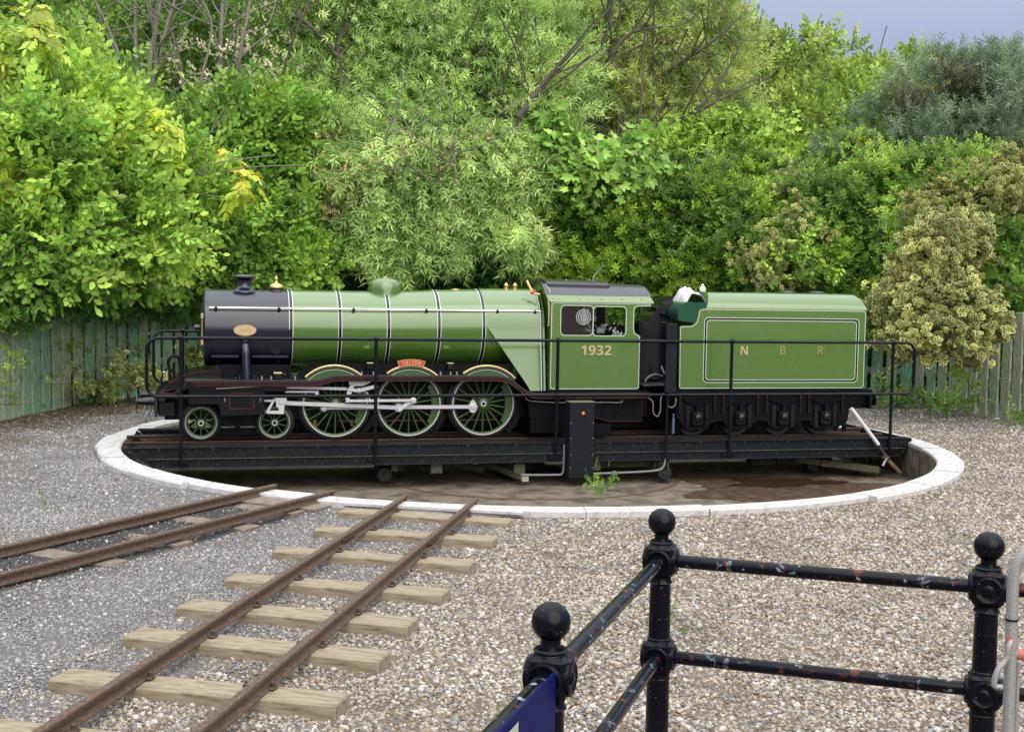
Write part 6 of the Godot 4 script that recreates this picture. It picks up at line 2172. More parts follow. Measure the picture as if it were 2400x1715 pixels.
	ls = [L(1.66, 2.81, -4.72, 0.33, 0.25, 0.23), L(1.79, 2.53, -4.56, 0.32, 0.25, 0.22), L(2.35, 2.65, -4.54, 0.33, 0.25, 0.23), L(2.57, 2.90, -4.71, 0.25, 0.20, 0.20), L(1.55, 3.15, -4.97, 0.20, 0.20, 0.20)]
	crown(t, "foliage", "maple", 0.190, 130, [Color(0.200, 0.389, 0.079), Color(0.320, 0.555, 0.110), Color(0.519, 0.740, 0.189)], ls, Vector3(0, 0.1, 0.2), 0.5, 0.6, 110)
	stems(t, "stem", ls, 8, 0.01, M.bark, 88)
	t = thing("maple_shrub", "lime green maple leaved shrub on the bank right of the cab", "shrub", Vector3(4.05, 0, -5.50))
	ls = [L(3.68, 3.08, -5.58, 0.71, 0.41, 0.31), L(4.32, 3.09, -5.43, 0.77, 0.41, 0.31), L(4.74, 2.79, -5.10, 0.70, 0.41, 0.30), L(3.23, 2.75, -5.36, 0.52, 0.35, 0.27), L(5.10, 2.55, -4.79, 0.52, 0.35, 0.27), L(4.04, 2.59, -5.05, 0.81, 0.35, 0.27)]
	crown(t, "foliage", "maple", 0.150, 250, [Color(0.260, 0.426, 0.071), Color(0.400, 0.592, 0.094), Color(0.559, 0.740, 0.134)], ls, Vector3(0, 0.1, 0.2), 0.5, 0.6, 0)
	ls = [L(3.81, 2.70, -5.12, 0.87, 0.35, 0.27), L(4.44, 2.53, -4.85, 0.69, 0.29, 0.24), L(3.40, 2.87, -5.33, 0.58, 0.35, 0.27)]
	crown(t, "shoots", "fine", 0.120, 220, [Color(0.300, 0.481, 0.063), Color(0.440, 0.629, 0.079), Color(0.599, 0.740, 0.110)], ls, Vector3(0, 0.45, 0), 0.5, 0.6, 0)
	stems(t, "stem", ls, 24, 0.009, M.bark, 94)
	t = thing("grey_shrub", "grey green narrow leaved shrub standing against the sky at the right", "shrub", Vector3(6.68, 0, -4.55))
	ls = [L(6.67, 3.83, -4.81, 0.65, 0.47, 0.33), L(7.18, 3.93, -4.48, 0.64, 0.41, 0.30), L(7.33, 3.48, -4.11, 0.51, 0.57, 0.36), L(6.05, 3.38, -4.72, 0.64, 0.35, 0.27), L(6.56, 3.13, -4.27, 0.85, 0.40, 0.30), L(5.49, 2.96, -4.72, 0.46, 0.23, 0.22), L(5.05, 2.71, -4.71, 0.34, 0.19, 0.20), L(7.46, 4.30, -4.54, 0.23, 0.15, 0.18), L(3.52, 2.45, -4.55, 0.11, 0.22, 0.16)]
	crown(t, "foliage", "buck", 0.190, 380, [Color(0.140, 0.222, 0.118), Color(0.260, 0.361, 0.212), Color(0.420, 0.527, 0.330)], ls, Vector3(0, 0.4, 0.1), 0.5, 0.5, 0)
	ls = [L(6.50, 3.97, -4.24, 0.34, 0.20, 0.20), L(5.92, 3.63, -4.46, 0.21, 0.23, 0.20)]
	crown(t, "dead_foliage", "fine", 0.110, 200, [Color(0.100, 0.139, 0.039), Color(0.180, 0.213, 0.063)], ls, Vector3(0, 0.45, 0), 0.5, 0.6, 0)
	stems(t, "stem", ls, 44, 0.01, M.bark, 100)
	t = thing("privet_shrub", "fresh green privet between the tender and the variegated bush", "shrub", Vector3(4.74, 0, -3.69))
	ls = [L(4.01, 1.70, -3.76, 0.69, 0.48, 0.34), L(4.59, 1.92, -3.53, 0.64, 0.58, 0.39), L(4.70, 1.44, -3.17, 0.47, 0.42, 0.31), L(5.10, 2.40, -3.34, 0.58, 0.42, 0.31), L(4.36, 2.20, -3.92, 0.65, 0.38, 0.29), L(4.60, 1.03, -3.06, 0.31, 0.31, 0.25), L(5.60, 2.60, -3.02, 0.73, 0.26, 0.23), L(3.80, 2.02, -3.94, 0.38, 0.32, 0.26)]
	crown(t, "foliage", "fine", 0.115, 620, [Color(0.080, 0.185, 0.035), Color(0.160, 0.315, 0.047), Color(0.280, 0.463, 0.063), Color(0.460, 0.647, 0.094)], ls, Vector3(0, 0.45, 0), 0.4, 0.35, 0)
	ls = [L(4.10, 1.79, -3.13, 0.31, 0.21, 0.20), L(3.85, 1.48, -3.06, 0.36, 0.15, 0.18), L(4.30, 1.59, -2.96, 0.25, 0.13, 0.17)]
	crown(t, "bramble_leaves", "broad", 0.130, 120, [Color(0.200, 0.407, 0.079), Color(0.400, 0.629, 0.094), Color(0.599, 0.814, 0.110)], ls, Vector3(0, 0.1, 0.2), 0.5, 0.4, 0)
	t = thing("variegated_shrub", "small cream edged shrub growing among the privet above the tender", "shrub", Vector3(3.98, 0, -3.46), "cream edged variegated shrubs")
	ls = [L(3.62, 1.68, -3.29, 0.26, 0.26, 0.23), L(3.76, 1.40, -3.08, 0.41, 0.13, 0.17), L(4.10, 1.89, -3.14, 0.26, 0.13, 0.17), L(4.03, 2.54, -3.61, 0.19, 0.19, 0.19), L(3.39, 1.63, -3.39, 0.15, 0.12, 0.16), L(4.04, 2.16, -3.37, 0.26, 0.16, 0.18)]
	crown(t, "foliage", "cream", 0.095, 150, [Color(0.777, 0.839, 0.730), Color(0.971, 1.019, 0.883), Color(1.187, 1.179, 1.019)], ls, Vector3(0, 0.45, 0), 0.4, 0.7, 0)
	t = thing("variegated_shrub", "big cream and green variegated bush hanging over the right fence", "shrub", Vector3(4.70, 0, -1.34), "cream edged variegated shrubs")
	ls = [L(4.51, 1.48, -1.36, 0.36, 0.36, 0.28), L(4.83, 1.76, -1.40, 0.37, 0.28, 0.24), L(4.27, 1.07, -1.18, 0.36, 0.22, 0.21), L(4.60, 1.08, -1.00, 0.40, 0.27, 0.23), L(4.32, 0.82, -0.85, 0.39, 0.16, 0.18), L(4.13, 0.78, -1.10, 0.25, 0.09, 0.14), L(4.90, 0.91, -0.92, 0.22, 0.12, 0.16), L(4.14, 1.16, -1.53, 0.17, 0.09, 0.15), L(4.56, 0.70, -0.68, 0.15, 0.08, 0.14), L(4.36, 1.30, -1.28, 0.23, 0.23, 0.21)]
	crown(t, "foliage", "cream", 0.120, 470, [Color(0.777, 0.839, 0.730), Color(0.971, 1.019, 0.883), Color(1.187, 1.179, 1.019)], ls, Vector3(0, 0.45, 0), 0.4, 0.35, 200)
	t = thing("variegated_shrub", "upper golden variegated bush at the right edge above the brambles", "shrub", Vector3(5.73, 0, -2.01), "cream edged variegated shrubs")
	ls = [L(5.45, 2.25, -2.32, 0.49, 0.25, 0.22), L(5.64, 2.18, -1.85, 0.38, 0.34, 0.27), L(6.03, 2.55, -2.20, 0.35, 0.25, 0.22), L(5.75, 2.51, -2.36, 0.35, 0.18, 0.19), L(4.95, 2.07, -2.12, 0.24, 0.19, 0.20)]
	crown(t, "foliage", "cream", 0.105, 420, [Color(0.658, 0.699, 0.509), Color(0.777, 0.819, 0.594), Color(0.949, 0.949, 0.722)], ls, Vector3(0, 0.45, 0), 0.4, 0.5, 0)
	t = thing("variegated_shrub", "low cream edged plant against the left fence behind the front railing", "shrub", Vector3(-3.36, 0, -3.69), "cream edged variegated shrubs")
	ls = [L(-3.49, 0.35, -3.33, 0.07, 0.12, 0.14), L(-3.28, 0.24, -3.48, 0.13, 0.09, 0.15), L(-3.75, 0.19, -3.07, 0.09, 0.04, 0.12), L(-2.67, 0.40, -4.47, 0.15, 0.08, 0.14), L(-3.10, 0.18, -3.53, 0.10, 0.08, 0.14), L(-3.58, 0.10, -3.33, 0.06, 0.04, 0.12)]
	crown(t, "foliage", "cream", 0.090, 620, [Color(1.025, 1.149, 1.019), Color(1.295, 1.349, 1.189)], ls, Vector3(0, 0.45, 0), 0.4, 0.6, 0)
	t = thing("fence_creeper", "straggling green creeper growing up the pickets of the left fence", "creeper", Vector3(-3.91, 0, -2.49))
	ls = [L(-4.22, 0.53, -1.56, 0.06, 0.20, 0.13), L(-3.87, 0.52, -2.50, 0.07, 0.15, 0.13), L(-3.73, 0.61, -2.78, 0.06, 0.04, 0.12), L(-3.30, 0.56, -3.40, 0.12, 0.06, 0.13), L(-3.96, 0.29, -2.41, 0.06, 0.04, 0.12), L(-4.23, 0.17, -1.64, 0.05, 0.03, 0.12)]
	crown(t, "foliage", "fine", 0.075, 260, [Color(0.100, 0.222, 0.039), Color(0.200, 0.370, 0.055), Color(0.360, 0.518, 0.079)], ls, Vector3(0, 0.45, 0), 0.4, 0.6, 0)
	stems(t, "stem", ls, 26, 0.004, M.bark_grey, 121)
	t = thing("bramble", "arching bramble with light green leaves over the right fence", "bramble", Vector3(5.51, 0, -1.45))
	ls = [L(5.49, 1.55, -1.74, 0.38, 0.21, 0.20), L(5.78, 1.75, -1.79, 0.29, 0.24, 0.22), L(5.30, 1.64, -1.80, 0.24, 0.17, 0.19), L(5.61, 1.34, -1.60, 0.28, 0.07, 0.13), L(4.79, 0.57, -1.02, 0.08, 0.04, 0.12)]
	crown(t, "foliage", "elder", 0.140, 260, [Color(0.160, 0.333, 0.055), Color(0.280, 0.481, 0.079), Color(0.440, 0.666, 0.126)], ls, Vector3(0, 0.1, 0.2), 0.5, 0.7, 0)
	stems(t, "cane", ls, 36, 0.006, M.bark, 125)
	t = thing("weed", "low ground ivy at the foot of the left fence", "weed", Vector3(-3.74, 0, -3.36), "weeds at the foot of the fences")
	ls = [L(-3.74, -0.02, -3.36, 0.23, 0.03, 0.14)]
	crown(t, "foliage", "broad", 0.090, 340, [Color(0.140, 0.278, 0.055), Color(0.220, 0.407, 0.079), Color(0.340, 0.518, 0.094)], ls, Vector3(0, 0.45, 0), 0.5, 0.6, 0)
	t = thing("weed", "low weeds at the foot of the right fence behind the tender", "weed", Vector3(4.89, 0, -2.51), "weeds at the foot of the fences")
	ls = [L(4.89, 0.09, -2.51, 0.35, 0.04, 0.14)]
	crown(t, "foliage", "broad", 0.090, 340, [Color(0.140, 0.278, 0.055), Color(0.220, 0.407, 0.079), Color(0.340, 0.518, 0.094)], ls, Vector3(0, 0.45, 0), 0.5, 0.6, 0)
	t = thing("weed", "low weeds at the foot of the right fence under the bush", "weed", Vector3(5.02, 0, -1.66), "weeds at the foot of the fences")
	ls = [L(5.02, 0.11, -1.66, 0.28, 0.03, 0.14)]
	crown(t, "foliage", "broad", 0.090, 340, [Color(0.140, 0.278, 0.055), Color(0.220, 0.407, 0.079), Color(0.340, 0.518, 0.094)], ls, Vector3(0, 0.45, 0), 0.5, 0.6, 0)
	t = thing("weed", "tuft of weeds at the right edge below the fence", "weed", Vector3(5.24, 0, -0.77), "weeds at the foot of the fences")
	ls = [L(5.24, 0.01, -0.77, 0.09, 0.03, 0.14)]
	crown(t, "foliage", "broad", 0.090, 340, [Color(0.140, 0.278, 0.055), Color(0.220, 0.407, 0.079), Color(0.340, 0.518, 0.094)], ls, Vector3(0, 0.45, 0), 0.5, 0.6, 0)
	t = thing("weed", "green nettle-like weed growing out of the pit beside the control box", "weed", Vector3(0.21, 0, 1.47))
	ls = [L(0.16, -0.18, 1.51, 0.05, 0.02, 0.04), L(0.22, -0.16, 1.53, 0.03, 0.02, 0.04)]
	crown(t, "foliage", "broad", 0.036, 3200, [Color(0.120, 0.241, 0.047), Color(0.200, 0.352, 0.055), Color(0.300, 0.481, 0.079)], ls, Vector3(0, 0.45, 0), 0.5, 0.5, 0)
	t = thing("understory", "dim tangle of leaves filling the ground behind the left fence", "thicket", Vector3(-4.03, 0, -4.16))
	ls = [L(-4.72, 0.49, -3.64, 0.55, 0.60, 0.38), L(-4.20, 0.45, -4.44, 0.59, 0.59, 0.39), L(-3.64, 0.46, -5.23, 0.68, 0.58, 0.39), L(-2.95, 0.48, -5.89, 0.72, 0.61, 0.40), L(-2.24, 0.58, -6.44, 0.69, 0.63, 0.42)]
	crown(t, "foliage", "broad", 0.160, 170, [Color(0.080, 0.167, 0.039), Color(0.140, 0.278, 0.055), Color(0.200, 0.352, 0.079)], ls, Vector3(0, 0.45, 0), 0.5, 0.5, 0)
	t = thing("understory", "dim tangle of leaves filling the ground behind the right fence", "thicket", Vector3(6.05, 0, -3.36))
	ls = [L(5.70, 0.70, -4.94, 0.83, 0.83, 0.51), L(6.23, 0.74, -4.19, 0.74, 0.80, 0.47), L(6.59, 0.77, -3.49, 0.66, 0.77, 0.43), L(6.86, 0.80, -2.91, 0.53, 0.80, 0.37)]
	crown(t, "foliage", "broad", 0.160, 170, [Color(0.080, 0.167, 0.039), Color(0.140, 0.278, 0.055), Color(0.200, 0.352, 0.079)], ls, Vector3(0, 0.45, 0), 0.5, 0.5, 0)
	t = thing("leafy_filler", "mixed mid green shrubs between the large leaved shrubs and the willow", "thicket", Vector3(-2.36, 0, -5.39))
	ls = [L(-4.13, 3.39, -4.00, 0.70, 0.42, 0.31), L(-3.55, 2.76, -3.92, 0.57, 0.43, 0.31), L(-2.88, 2.73, -4.78, 0.61, 0.46, 0.33), L(-2.77, 2.01, -4.40, 0.50, 0.45, 0.32), L(-1.64, 2.02, -5.16, 0.48, 0.59, 0.34), L(-1.32, 1.82, -5.17, 0.48, 0.32, 0.26), L(-1.89, 3.19, -5.71, 0.55, 0.38, 0.29)]
	crown(t, "foliage", "broad", 0.140, 230, [Color(0.140, 0.278, 0.055), Color(0.240, 0.426, 0.079), Color(0.380, 0.574, 0.102), Color(0.539, 0.703, 0.126)], ls, Vector3(0, 0.45, 0), 0.5, 0.6, 0)
	t = thing("weed", "tiny green weed in the beige gravel right of the middle iron post", "weed", Vector3(-0.76, -0.05, 5.43), "tiny weeds in the gravel")
	crown(t, "foliage", "broad", 0.03, 2500, [Color(0.1, 0.22, 0.05), Color(0.2, 0.33, 0.08)], [L(-0.76, -0.035, 5.43, 0.035, 0.012, 0.03)])
	t = thing("weed", "second tiny weed in the beige gravel nearer the camera", "weed", Vector3(-0.81, -0.05, 5.70), "tiny weeds in the gravel")
	crown(t, "foliage", "broad", 0.03, 2500, [Color(0.1, 0.22, 0.05), Color(0.2, 0.33, 0.08)], [L(-0.81, -0.035, 5.70, 0.035, 0.012, 0.03)])
	t = thing("weed", "tiny green weed in the grey gravel beside the left track", "weed", Vector3(-3.39, -0.05, 2.81), "tiny weeds in the gravel")
	crown(t, "foliage", "broad", 0.03, 2500, [Color(0.1, 0.22, 0.05), Color(0.2, 0.33, 0.08)], [L(-3.39, -0.035, 2.81, 0.035, 0.012, 0.03)])
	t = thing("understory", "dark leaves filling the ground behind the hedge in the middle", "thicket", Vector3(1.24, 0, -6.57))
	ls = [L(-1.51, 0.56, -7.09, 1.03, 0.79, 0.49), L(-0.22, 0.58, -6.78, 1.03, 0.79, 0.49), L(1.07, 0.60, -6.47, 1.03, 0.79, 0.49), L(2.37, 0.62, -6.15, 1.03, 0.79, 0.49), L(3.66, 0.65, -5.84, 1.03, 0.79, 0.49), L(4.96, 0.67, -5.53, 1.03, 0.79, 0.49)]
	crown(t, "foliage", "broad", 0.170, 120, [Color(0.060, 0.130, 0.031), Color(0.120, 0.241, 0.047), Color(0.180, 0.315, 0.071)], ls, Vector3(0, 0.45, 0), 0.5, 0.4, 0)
	t = thing("mixed_undergrowth", "tangle of mixed green leaves weaving through the shrubs on the right bank", "thicket", Vector3(3.99, 0, -3.96))
	ls = [L(3.10, 2.85, -5.19, 0.69, 0.34, 0.27), L(3.76, 2.44, -4.70, 0.73, 0.28, 0.24), L(4.75, 2.63, -4.47, 0.67, 0.28, 0.24), L(5.67, 3.06, -4.48, 0.63, 0.23, 0.21), L(5.56, 2.67, -3.24, 0.58, 0.26, 0.23), L(6.11, 2.77, -2.91, 0.47, 0.26, 0.23), L(5.43, 1.88, -1.68, 0.24, 0.28, 0.22), L(4.56, 1.58, -1.97, 0.29, 0.43, 0.24), L(1.26, 2.15, -4.87, 0.38, 0.33, 0.26), L(4.92, 2.09, -2.43, 0.30, 0.25, 0.22)]
	crown(t, "small_leaves", "fine", 0.100, 230, [Color(0.100, 0.222, 0.039), Color(0.200, 0.370, 0.055), Color(0.380, 0.574, 0.079), Color(0.559, 0.703, 0.110)], ls, Vector3(0, 0.45, 0), 0.5, 0.8, 0)
	ls = [L(2.60, 2.46, -4.77, 0.56, 0.33, 0.27), L(3.72, 2.19, -4.18, 0.65, 0.33, 0.26), L(4.73, 2.36, -3.84, 0.60, 0.32, 0.26), L(4.94, 2.01, -2.84, 0.36, 0.36, 0.28), L(1.55, 2.44, -4.92, 0.39, 0.33, 0.27), L(5.49, 2.34, -2.21, 0.44, 0.25, 0.22), L(5.59, 3.27, -4.93, 0.64, 0.29, 0.25)]
	crown(t, "broad_leaves", "broad", 0.120, 120, [Color(0.140, 0.278, 0.055), Color(0.260, 0.444, 0.079), Color(0.440, 0.629, 0.110)], ls, Vector3(0, 0.1, 0.2), 0.5, 0.8, 0)
	stems(t, "twig", ls, 40, 0.006, M.bark, 164)

func build_materials() -> void:
	var f05 := noise_tex(0.02, [], 11)
	var fine := noise_tex(0.05, [], 12)
	var grit := noise_tex(0.12, [], 13, 3)
	mt("loco_green", Color(0.062, 0.152, 0.016), 0.14, 0.0, 0.6)
	M.loco_green.clearcoat_enabled = true
	M.loco_green.clearcoat = 1.0
	M.loco_green.clearcoat_roughness = 0.05
	M.loco_green.roughness_texture = noise_tex(0.01, [[0.0, Color(0.5, 0.5, 0.5)], [1.0, Color(1, 1, 1)]], 14)
	M.loco_green.roughness = 0.3
	M.loco_green.uv1_triplanar = true
	mt("wheel_green", Color(0.036, 0.085, 0.018), 0.3, 0.0, 0.5)
	mt("dark_green", Color(0.012, 0.07, 0.04), 0.15, 0.0, 0.5)
	mt("black", Color(0.0035, 0.004, 0.006), 0.18, 0.0, 0.5)
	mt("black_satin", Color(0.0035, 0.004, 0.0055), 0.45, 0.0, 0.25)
	mt("smokebox", Color(0.005, 0.0068, 0.02), 0.24, 0.0, 0.6)
	textured("plate_dark", noise_tex(0.03, [[0.0, Color(0.02, 0.02, 0.022)], [0.6, Color(0.03, 0.03, 0.032)], [1.0, Color(0.08, 0.078, 0.075)]], 15), Vector3(3, 3, 3), 0.4)
	mt("roof_black", Color(0.018, 0.02, 0.026), 0.22, 0.0, 0.6)
	mt("buffer_red_black", Color(0.02, 0.016, 0.016), 0.25)
	mt("lining", Color(0.62, 0.64, 0.6), 0.35)
	mt("lining_red", Color(0.13, 0.016, 0.012), 0.4)
	mt("tyre", Color(0.028, 0.027, 0.03), 0.38, 0.4, 0.5)
	mt("steel_rod", Color(0.62, 0.62, 0.65), 0.45, 0.3)
	mt("steel_bright", Color(0.8, 0.8, 0.8), 0.25, 0.7)
	mt("steel_dull", Color(0.33, 0.32, 0.31), 0.45, 0.6)
	mt("steel", Color(0.5, 0.5, 0.5), 0.4, 0.8)
	mt("brass", Color(0.8, 0.52, 0.22), 0.22, 0.85)
	mt("brass_dull", Color(0.62, 0.48, 0.26), 0.35, 0.55)
	mt("brass_dark", Color(0.3, 0.21, 0.1), 0.4, 0.6)
	mt("gold_paint", Color(0.5, 0.41, 0.2), 0.4, 0.2)
	mt("gold_worn", Color(0.26, 0.25, 0.1), 0.45, 0.1)
	mt("plate_red", Color(0.5, 0.045, 0.03), 0.35)
	mt("yellow_paint", Color(0.5, 0.28, 0.03), 0.4)
	mt("orange", Color(0.75, 0.2, 0.08), 0.35)
	mt("screen_ring", Color(0.45, 0.46, 0.48), 0.4, 0.3)
	mt("glass", Color(0.02, 0.022, 0.028, 0.12), 0.03)
	M.glass.albedo_color.a = 0.12
	M.glass.transparency = BaseMaterial3D.TRANSPARENCY_ALPHA
	mt("cloth", Color(0.6, 0.55, 0.58), 0.9)
	mt("plastic_white", Color(0.8, 0.79, 0.72), 0.4)
	mt("white_paint", Color(0.62, 0.62, 0.61), 0.4)
	mt("galv", Color(0.34, 0.35, 0.36), 0.45, 0.5)
	textured("galv_matt", noise_tex(0.04, [[0.0, Color(0.2, 0.2, 0.195)], [0.5, Color(0.3, 0.3, 0.29)], [0.75, Color(0.36, 0.36, 0.35)], [1.0, Color(0.42, 0.4, 0.38)]], 16), Vector3(8, 8, 8), 0.5, false, 0.3)
	mt("conduit", Color(0.16, 0.17, 0.17), 0.4)
	mt("plug_blue", Color(0.07, 0.1, 0.2), 0.4)
	mt("orange_mark", Color(0.45, 0.12, 0.09), 0.6)
	mt("sign_blue", Color(0.008, 0.011, 0.09), 0.4, 0.0, 0.12)
	mt("sign_pale", Color(0.42, 0.5, 0.36), 0.4)
	textured("rail_black", noise_tex(0.06, [[0.0, Color(0.004, 0.005, 0.008)], [0.7, Color(0.007, 0.009, 0.013)], [1.0, Color(0.03, 0.034, 0.04)]], 17), Vector3(5, 5, 5), 0.22)
	textured("box_black", noise_tex(0.03, [[0.0, Color(0.006, 0.008, 0.012)], [0.6, Color(0.009, 0.011, 0.016)], [0.85, Color(0.018, 0.021, 0.022)], [1.0, Color(0.06, 0.065, 0.05)]], 18, 5), Vector3(3, 3, 3), 0.38)
	mt("box_lid", Color(0.12, 0.12, 0.08), 0.5)
	# girders: black paint, with moss and pale weathering in streaks that run down
	textured("girder", noise_tex(0.025, [[0.0, Color(0.005, 0.008, 0.012)], [0.58, Color(0.008, 0.011, 0.016)], [0.74, Color(0.018, 0.022, 0.02)], [0.86, Color(0.05, 0.055, 0.025)], [0.93, Color(0.12, 0.13, 0.12)], [1.0, Color(0.2, 0.21, 0.2)]], 19, 5), Vector3(2.6, 1.1, 2.6), 0.42)
	textured("girder_moss", noise_tex(0.04, [[0.0, Color(0.008, 0.01, 0.012)], [0.45, Color(0.016, 0.02, 0.017)], [0.62, Color(0.04, 0.05, 0.02)], [0.78, Color(0.07, 0.08, 0.03)], [1.0, Color(0.2, 0.21, 0.18)]], 20, 5), Vector3(1.5, 3, 3), 0.7)
	textured("checker", noise_tex(0.05, [[0.0, Color(0.03, 0.032, 0.035)], [1.0, Color(0.085, 0.088, 0.09)]], 21), Vector3(2, 2, 2), 0.45, false, 0.0, noise_tex(0.09, [], 22, 1, FastNoiseLite.TYPE_CELLULAR), 0.4)
	textured("plank_dark", noise_tex(0.03, [[0.0, Color(0.025, 0.024, 0.022)], [0.6, Color(0.05, 0.047, 0.042)], [1.0, Color(0.14, 0.13, 0.115)]], 23, 5), Vector3(0.7, 6, 6), 0.7)
	textured("under", noise_tex(0.03, [[0.0, Color(0.012, 0.013, 0.015)], [1.0, Color(0.035, 0.035, 0.033)]], 24), Vector3(2, 2, 2), 0.6)
	textured("under_moss", noise_tex(0.04, [[0.0, Color(0.03, 0.032, 0.022)], [0.6, Color(0.07, 0.075, 0.04)], [1.0, Color(0.16, 0.16, 0.1)]], 25), Vector3(3, 3, 3), 0.7)
	mt("under_pale", Color(0.32, 0.32, 0.22), 0.7)
	textured("rail_rust", noise_tex(0.04, [[0.0, Color(0.05, 0.029, 0.02)], [0.5, Color(0.11, 0.066, 0.044)], [0.8, Color(0.16, 0.1, 0.068)], [1.0, Color(0.22, 0.145, 0.1)]], 26, 5), Vector3(3, 6, 1.5), 0.62, false, 0.15)
	textured("rail_deck", noise_tex(0.04, [[0.0, Color(0.02, 0.012, 0.009)], [0.6, Color(0.05, 0.028, 0.02)], [1.0, Color(0.12, 0.07, 0.045)]], 61, 5), Vector3(1.0, 6, 6), 0.5, false, 0.2)
	textured("rail_brown", noise_tex(0.04, [[0.0, Color(0.05, 0.032, 0.022)], [0.5, Color(0.1, 0.065, 0.045)], [0.8, Color(0.15, 0.105, 0.075)], [1.0, Color(0.22, 0.16, 0.12)]], 27, 5), Vector3(3, 6, 1.5), 0.62, false, 0.15)
	textured("rust_dark", noise_tex(0.06, [[0.0, Color(0.028, 0.02, 0.018)], [0.6, Color(0.06, 0.036, 0.026)], [1.0, Color(0.15, 0.08, 0.05)]], 28), Vector3(8, 8, 8), 0.6)
	# timber: long grain along x
	var grain := noise_tex(0.03, [], 30, 5)
	textured("sleeper", noise_tex(0.028, [[0.0, Color(0.12, 0.09, 0.055)], [0.25, Color(0.2, 0.158, 0.1)], [0.5, Color(0.275, 0.225, 0.15)], [0.72, Color(0.31, 0.265, 0.185)], [1.0, Color(0.2, 0.17, 0.12)]], 29, 5), Vector3(0.5, 2.6, 2.6), 0.8, false, 0.0, grain, 0.15)
	textured("sleeper_old", noise_tex(0.028, [[0.0, Color(0.09, 0.075, 0.06)], [0.5, Color(0.22, 0.18, 0.145)], [1.0, Color(0.36, 0.31, 0.26)]], 31, 5), Vector3(0.8, 8, 8), 0.85, false, 0.0, grain, 0.6)
	textured("wood_old", noise_tex(0.05, [[0.0, Color(0.1, 0.07, 0.035)], [1.0, Color(0.24, 0.18, 0.1)]], 32), Vector3(4, 4, 4), 0.8)
	# white paint worn to concrete
	textured("kerb_white", noise_tex(0.016, [[0.0, Color(0.42, 0.38, 0.32)], [0.24, Color(0.38, 0.365, 0.34)], [0.36, Color(0.48, 0.478, 0.475)], [0.58, Color(0.53, 0.53, 0.535)], [0.7, Color(0.46, 0.455, 0.45)], [0.93, Color(0.5, 0.48, 0.46)], [1.0, Color(0.34, 0.31, 0.28)]], 33, 6), Vector3(1.4, 1.4, 1.4), 0.7, true, 0.0, grit, 0.3)
	textured("pit_floor", noise_tex(0.012, [[0.0, Color(0.045, 0.036, 0.028)], [0.35, Color(0.1, 0.082, 0.062)], [0.55, Color(0.15, 0.125, 0.095)], [0.75, Color(0.19, 0.16, 0.125)], [1.0, Color(0.1, 0.09, 0.06)]], 34, 6), Vector3(0.6, 0.6, 0.6), 0.6, true, 0.0, fine, 0.3)
	textured("pit_wall", noise_tex(0.016, [[0.0, Color(0.04, 0.034, 0.022)], [0.4, Color(0.1, 0.085, 0.06)], [0.7, Color(0.19, 0.165, 0.12)], [1.0, Color(0.3, 0.28, 0.22)]], 35, 6), Vector3(1.5, 0.6, 1.5), 0.75, true)
	mt("puddle", Color(0.05, 0.024, 0.014), 0.07, 0.0, 0.5)
	textured("damp", noise_tex(0.014, [[0.0, Color(0.04, 0.026, 0.018)], [0.5, Color(0.085, 0.05, 0.032)], [1.0, Color(0.15, 0.1, 0.07)]], 60, 6), Vector3(1, 1, 1), 0.35, true)
	var gt := noise_tex(0.12, [[0.0, Color(0.35, 0.35, 0.35)], [0.45, Color(0.8, 0.8, 0.8)], [0.75, Color(1.15, 1.15, 1.12)], [1.0, Color(2.2, 2.1, 2.0)]], 36, 3, FastNoiseLite.TYPE_SIMPLEX, 1024)
	textured("ground", gt, Vector3(1.3, 1.3, 1.3), 0.95, true, 0.0, grit, 1.2)
	M.ground.vertex_color_use_as_albedo = true
	mt("pebble", Color(1, 1, 1), 0.62, 0.0, 0.4)
	M.pebble.vertex_color_use_as_albedo = true
	# iron: black paint, and the same paint chipped to pale primer and red rust
	var chips := [[0.0, Color(0.3, 0.35, 0.42)], [0.18, Color(0.3, 0.35, 0.42)], [0.19, Color(0.0035, 0.0038, 0.0075)], [0.77, Color(0.0035, 0.0038, 0.0075)], [0.8, Color(0.04, 0.016, 0.016)], [0.84, Color(0.17, 0.032, 0.02)], [1.0, Color(0.24, 0.06, 0.035)]]
	textured("iron_chipped", noise_tex(0.022, chips, 37, 5), Vector3(1.7, 1.7, 1.7), 0.22)
	textured("iron_black", noise_tex(0.022, [[0.0, Color(0.3, 0.33, 0.4)], [0.06, Color(0.3, 0.33, 0.4)], [0.07, Color(0.0035, 0.0038, 0.0075)], [0.84, Color(0.0035, 0.0038, 0.0075)], [0.9, Color(0.04, 0.018, 0.016)], [1.0, Color(0.15, 0.04, 0.028)]], 38, 5), Vector3(5, 5, 5), 0.2)
	for k in ["girder", "box_black", "under", "rail_black", "iron_black", "iron_chipped"]:
		M[k].metallic_specular = 0.3
	# fence paint in four states of fading
	var fades := [[Color(0.23, 0.31, 0.19), Color(0.37, 0.44, 0.3)], [Color(0.18, 0.32, 0.21), Color(0.27, 0.45, 0.32)], [Color(0.27, 0.31, 0.19), Color(0.4, 0.43, 0.3)], [Color(0.15, 0.3, 0.2), Color(0.2, 0.48, 0.34)]]
	for k in 4:
		var a: Color = fades[k][0]
		var b: Color = fades[k][1]
		textured("picket_" + "abcd"[k], noise_tex(0.025, [[0.0, a * 0.55], [0.35, a], [0.65, b], [1.0, b.lerp(Color(0.3, 0.32, 0.24), 0.5)]], 40 + k, 5), Vector3(3.0, 0.55, 3.0), 0.75)
	mt("litter", Color(1, 1, 1), 0.85)
	M.litter.vertex_color_use_as_albedo = true
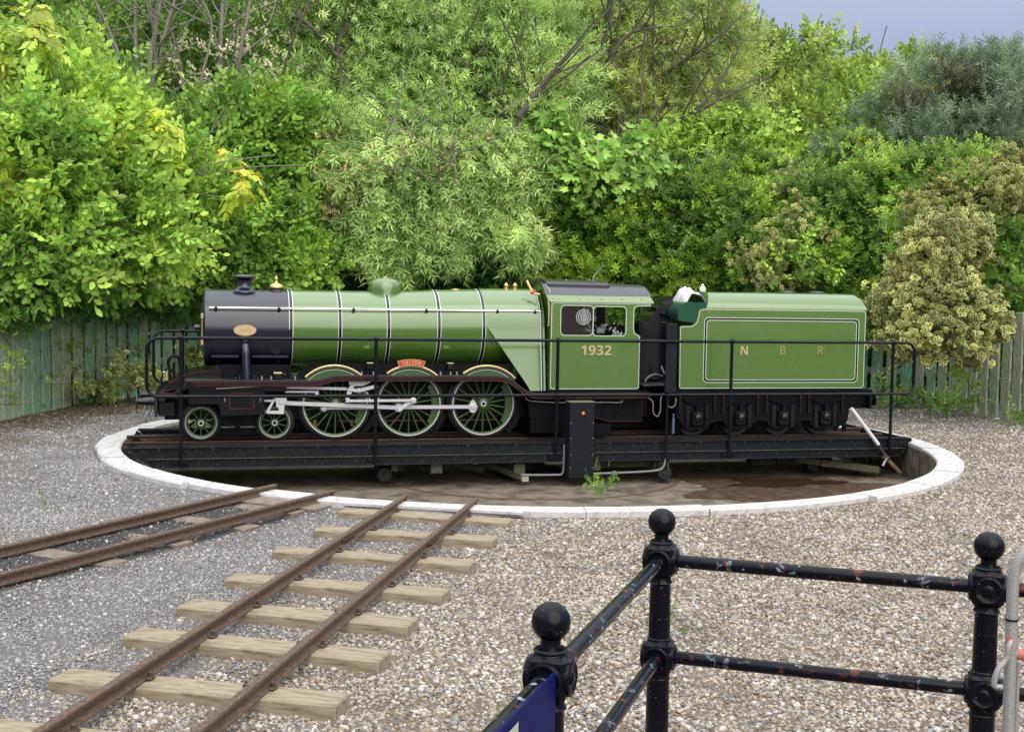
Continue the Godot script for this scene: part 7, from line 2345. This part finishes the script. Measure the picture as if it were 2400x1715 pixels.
	for k in ["leaf", "leaf_gloss"]:
		mt(k, Color(1, 1, 1), 0.5 if k == "leaf" else 0.3, 0.0, 0.5)
		M[k].vertex_color_use_as_albedo = true
		M[k].cull_mode = BaseMaterial3D.CULL_DISABLED
		M[k].backlight_enabled = true
		M[k].backlight = Color(0.9, 0.9, 0.9)
	textured("bark", noise_tex(0.03, [[0.0, Color(0.045, 0.037, 0.027)], [0.6, Color(0.11, 0.092, 0.068)], [1.0, Color(0.2, 0.175, 0.14)]], 50, 5), Vector3(5, 1.2, 5), 0.85)
	textured("bark_grey", noise_tex(0.03, [[0.0, Color(0.12, 0.105, 0.085)], [0.6, Color(0.22, 0.2, 0.165)], [1.0, Color(0.34, 0.31, 0.27)]], 51, 5), Vector3(5, 1.2, 5), 0.85)

func _ready() -> void:
	var cam := Camera3D.new()
	cam.name = "Camera"
	cam.position = eye
	cam.basis = Basis(Y, deg_to_rad(-13.646)) * Basis(X, deg_to_rad(-3.715)) * Basis(Z, deg_to_rad(1.0))
	cam.fov = 32.25
	cam.near = 0.05
	cam.far = 1200.0
	add_child(cam)
	cam.current = true
	var sky := ProceduralSkyMaterial.new()
	sky.sky_top_color = Color(2.2, 2.18, 2.2).linear_to_srgb()
	sky.sky_horizon_color = Color(0.04, 0.098, 0.225).linear_to_srgb()
	sky.sky_curve = 1.2
	sky.ground_bottom_color = Color(0.12, 0.11, 0.1).linear_to_srgb()
	sky.ground_horizon_color = Color(0.25, 0.26, 0.28).linear_to_srgb()
	sky.sun_angle_max = 0.0
	var env := Environment.new()
	env.background_mode = Environment.BG_SKY
	env.sky = Sky.new()
	env.sky.sky_material = sky
	env.tonemap_mode = Environment.TONE_MAPPER_LINEAR
	env.tonemap_exposure = 1.65
	env.sdfgi_enabled = true
	env.ssao_enabled = true
	env.ssil_enabled = true
	var we := WorldEnvironment.new()
	we.name = "World"
	we.environment = env
	add_child(we)
	var sun := DirectionalLight3D.new()
	sun.name = "Sun"
	sun.light_energy = 0.5
	sun.light_color = Color(1.0, 0.96, 0.9)
	sun.light_angular_distance = 70.0
	sun.shadow_enabled = true
	sun.rotation_degrees = Vector3(-36, 8, 0)
	sun.sky_mode = DirectionalLight3D.SKY_MODE_LIGHT_ONLY
	add_child(sun)
	bold.font_names = PackedStringArray(["Droid Sans"])
	bold.font_weight = 700
	gnoise.seed = 9
	gnoise.frequency = 0.06
	gnoise.fractal_octaves = 4
	build_materials()
	build_setting()
	build_turntable()
	build_tracks()
	build_loco()
	build_tender()
	build_railing()
	build_fences()
	build_plants()
	build_gravel()
	build_litter()
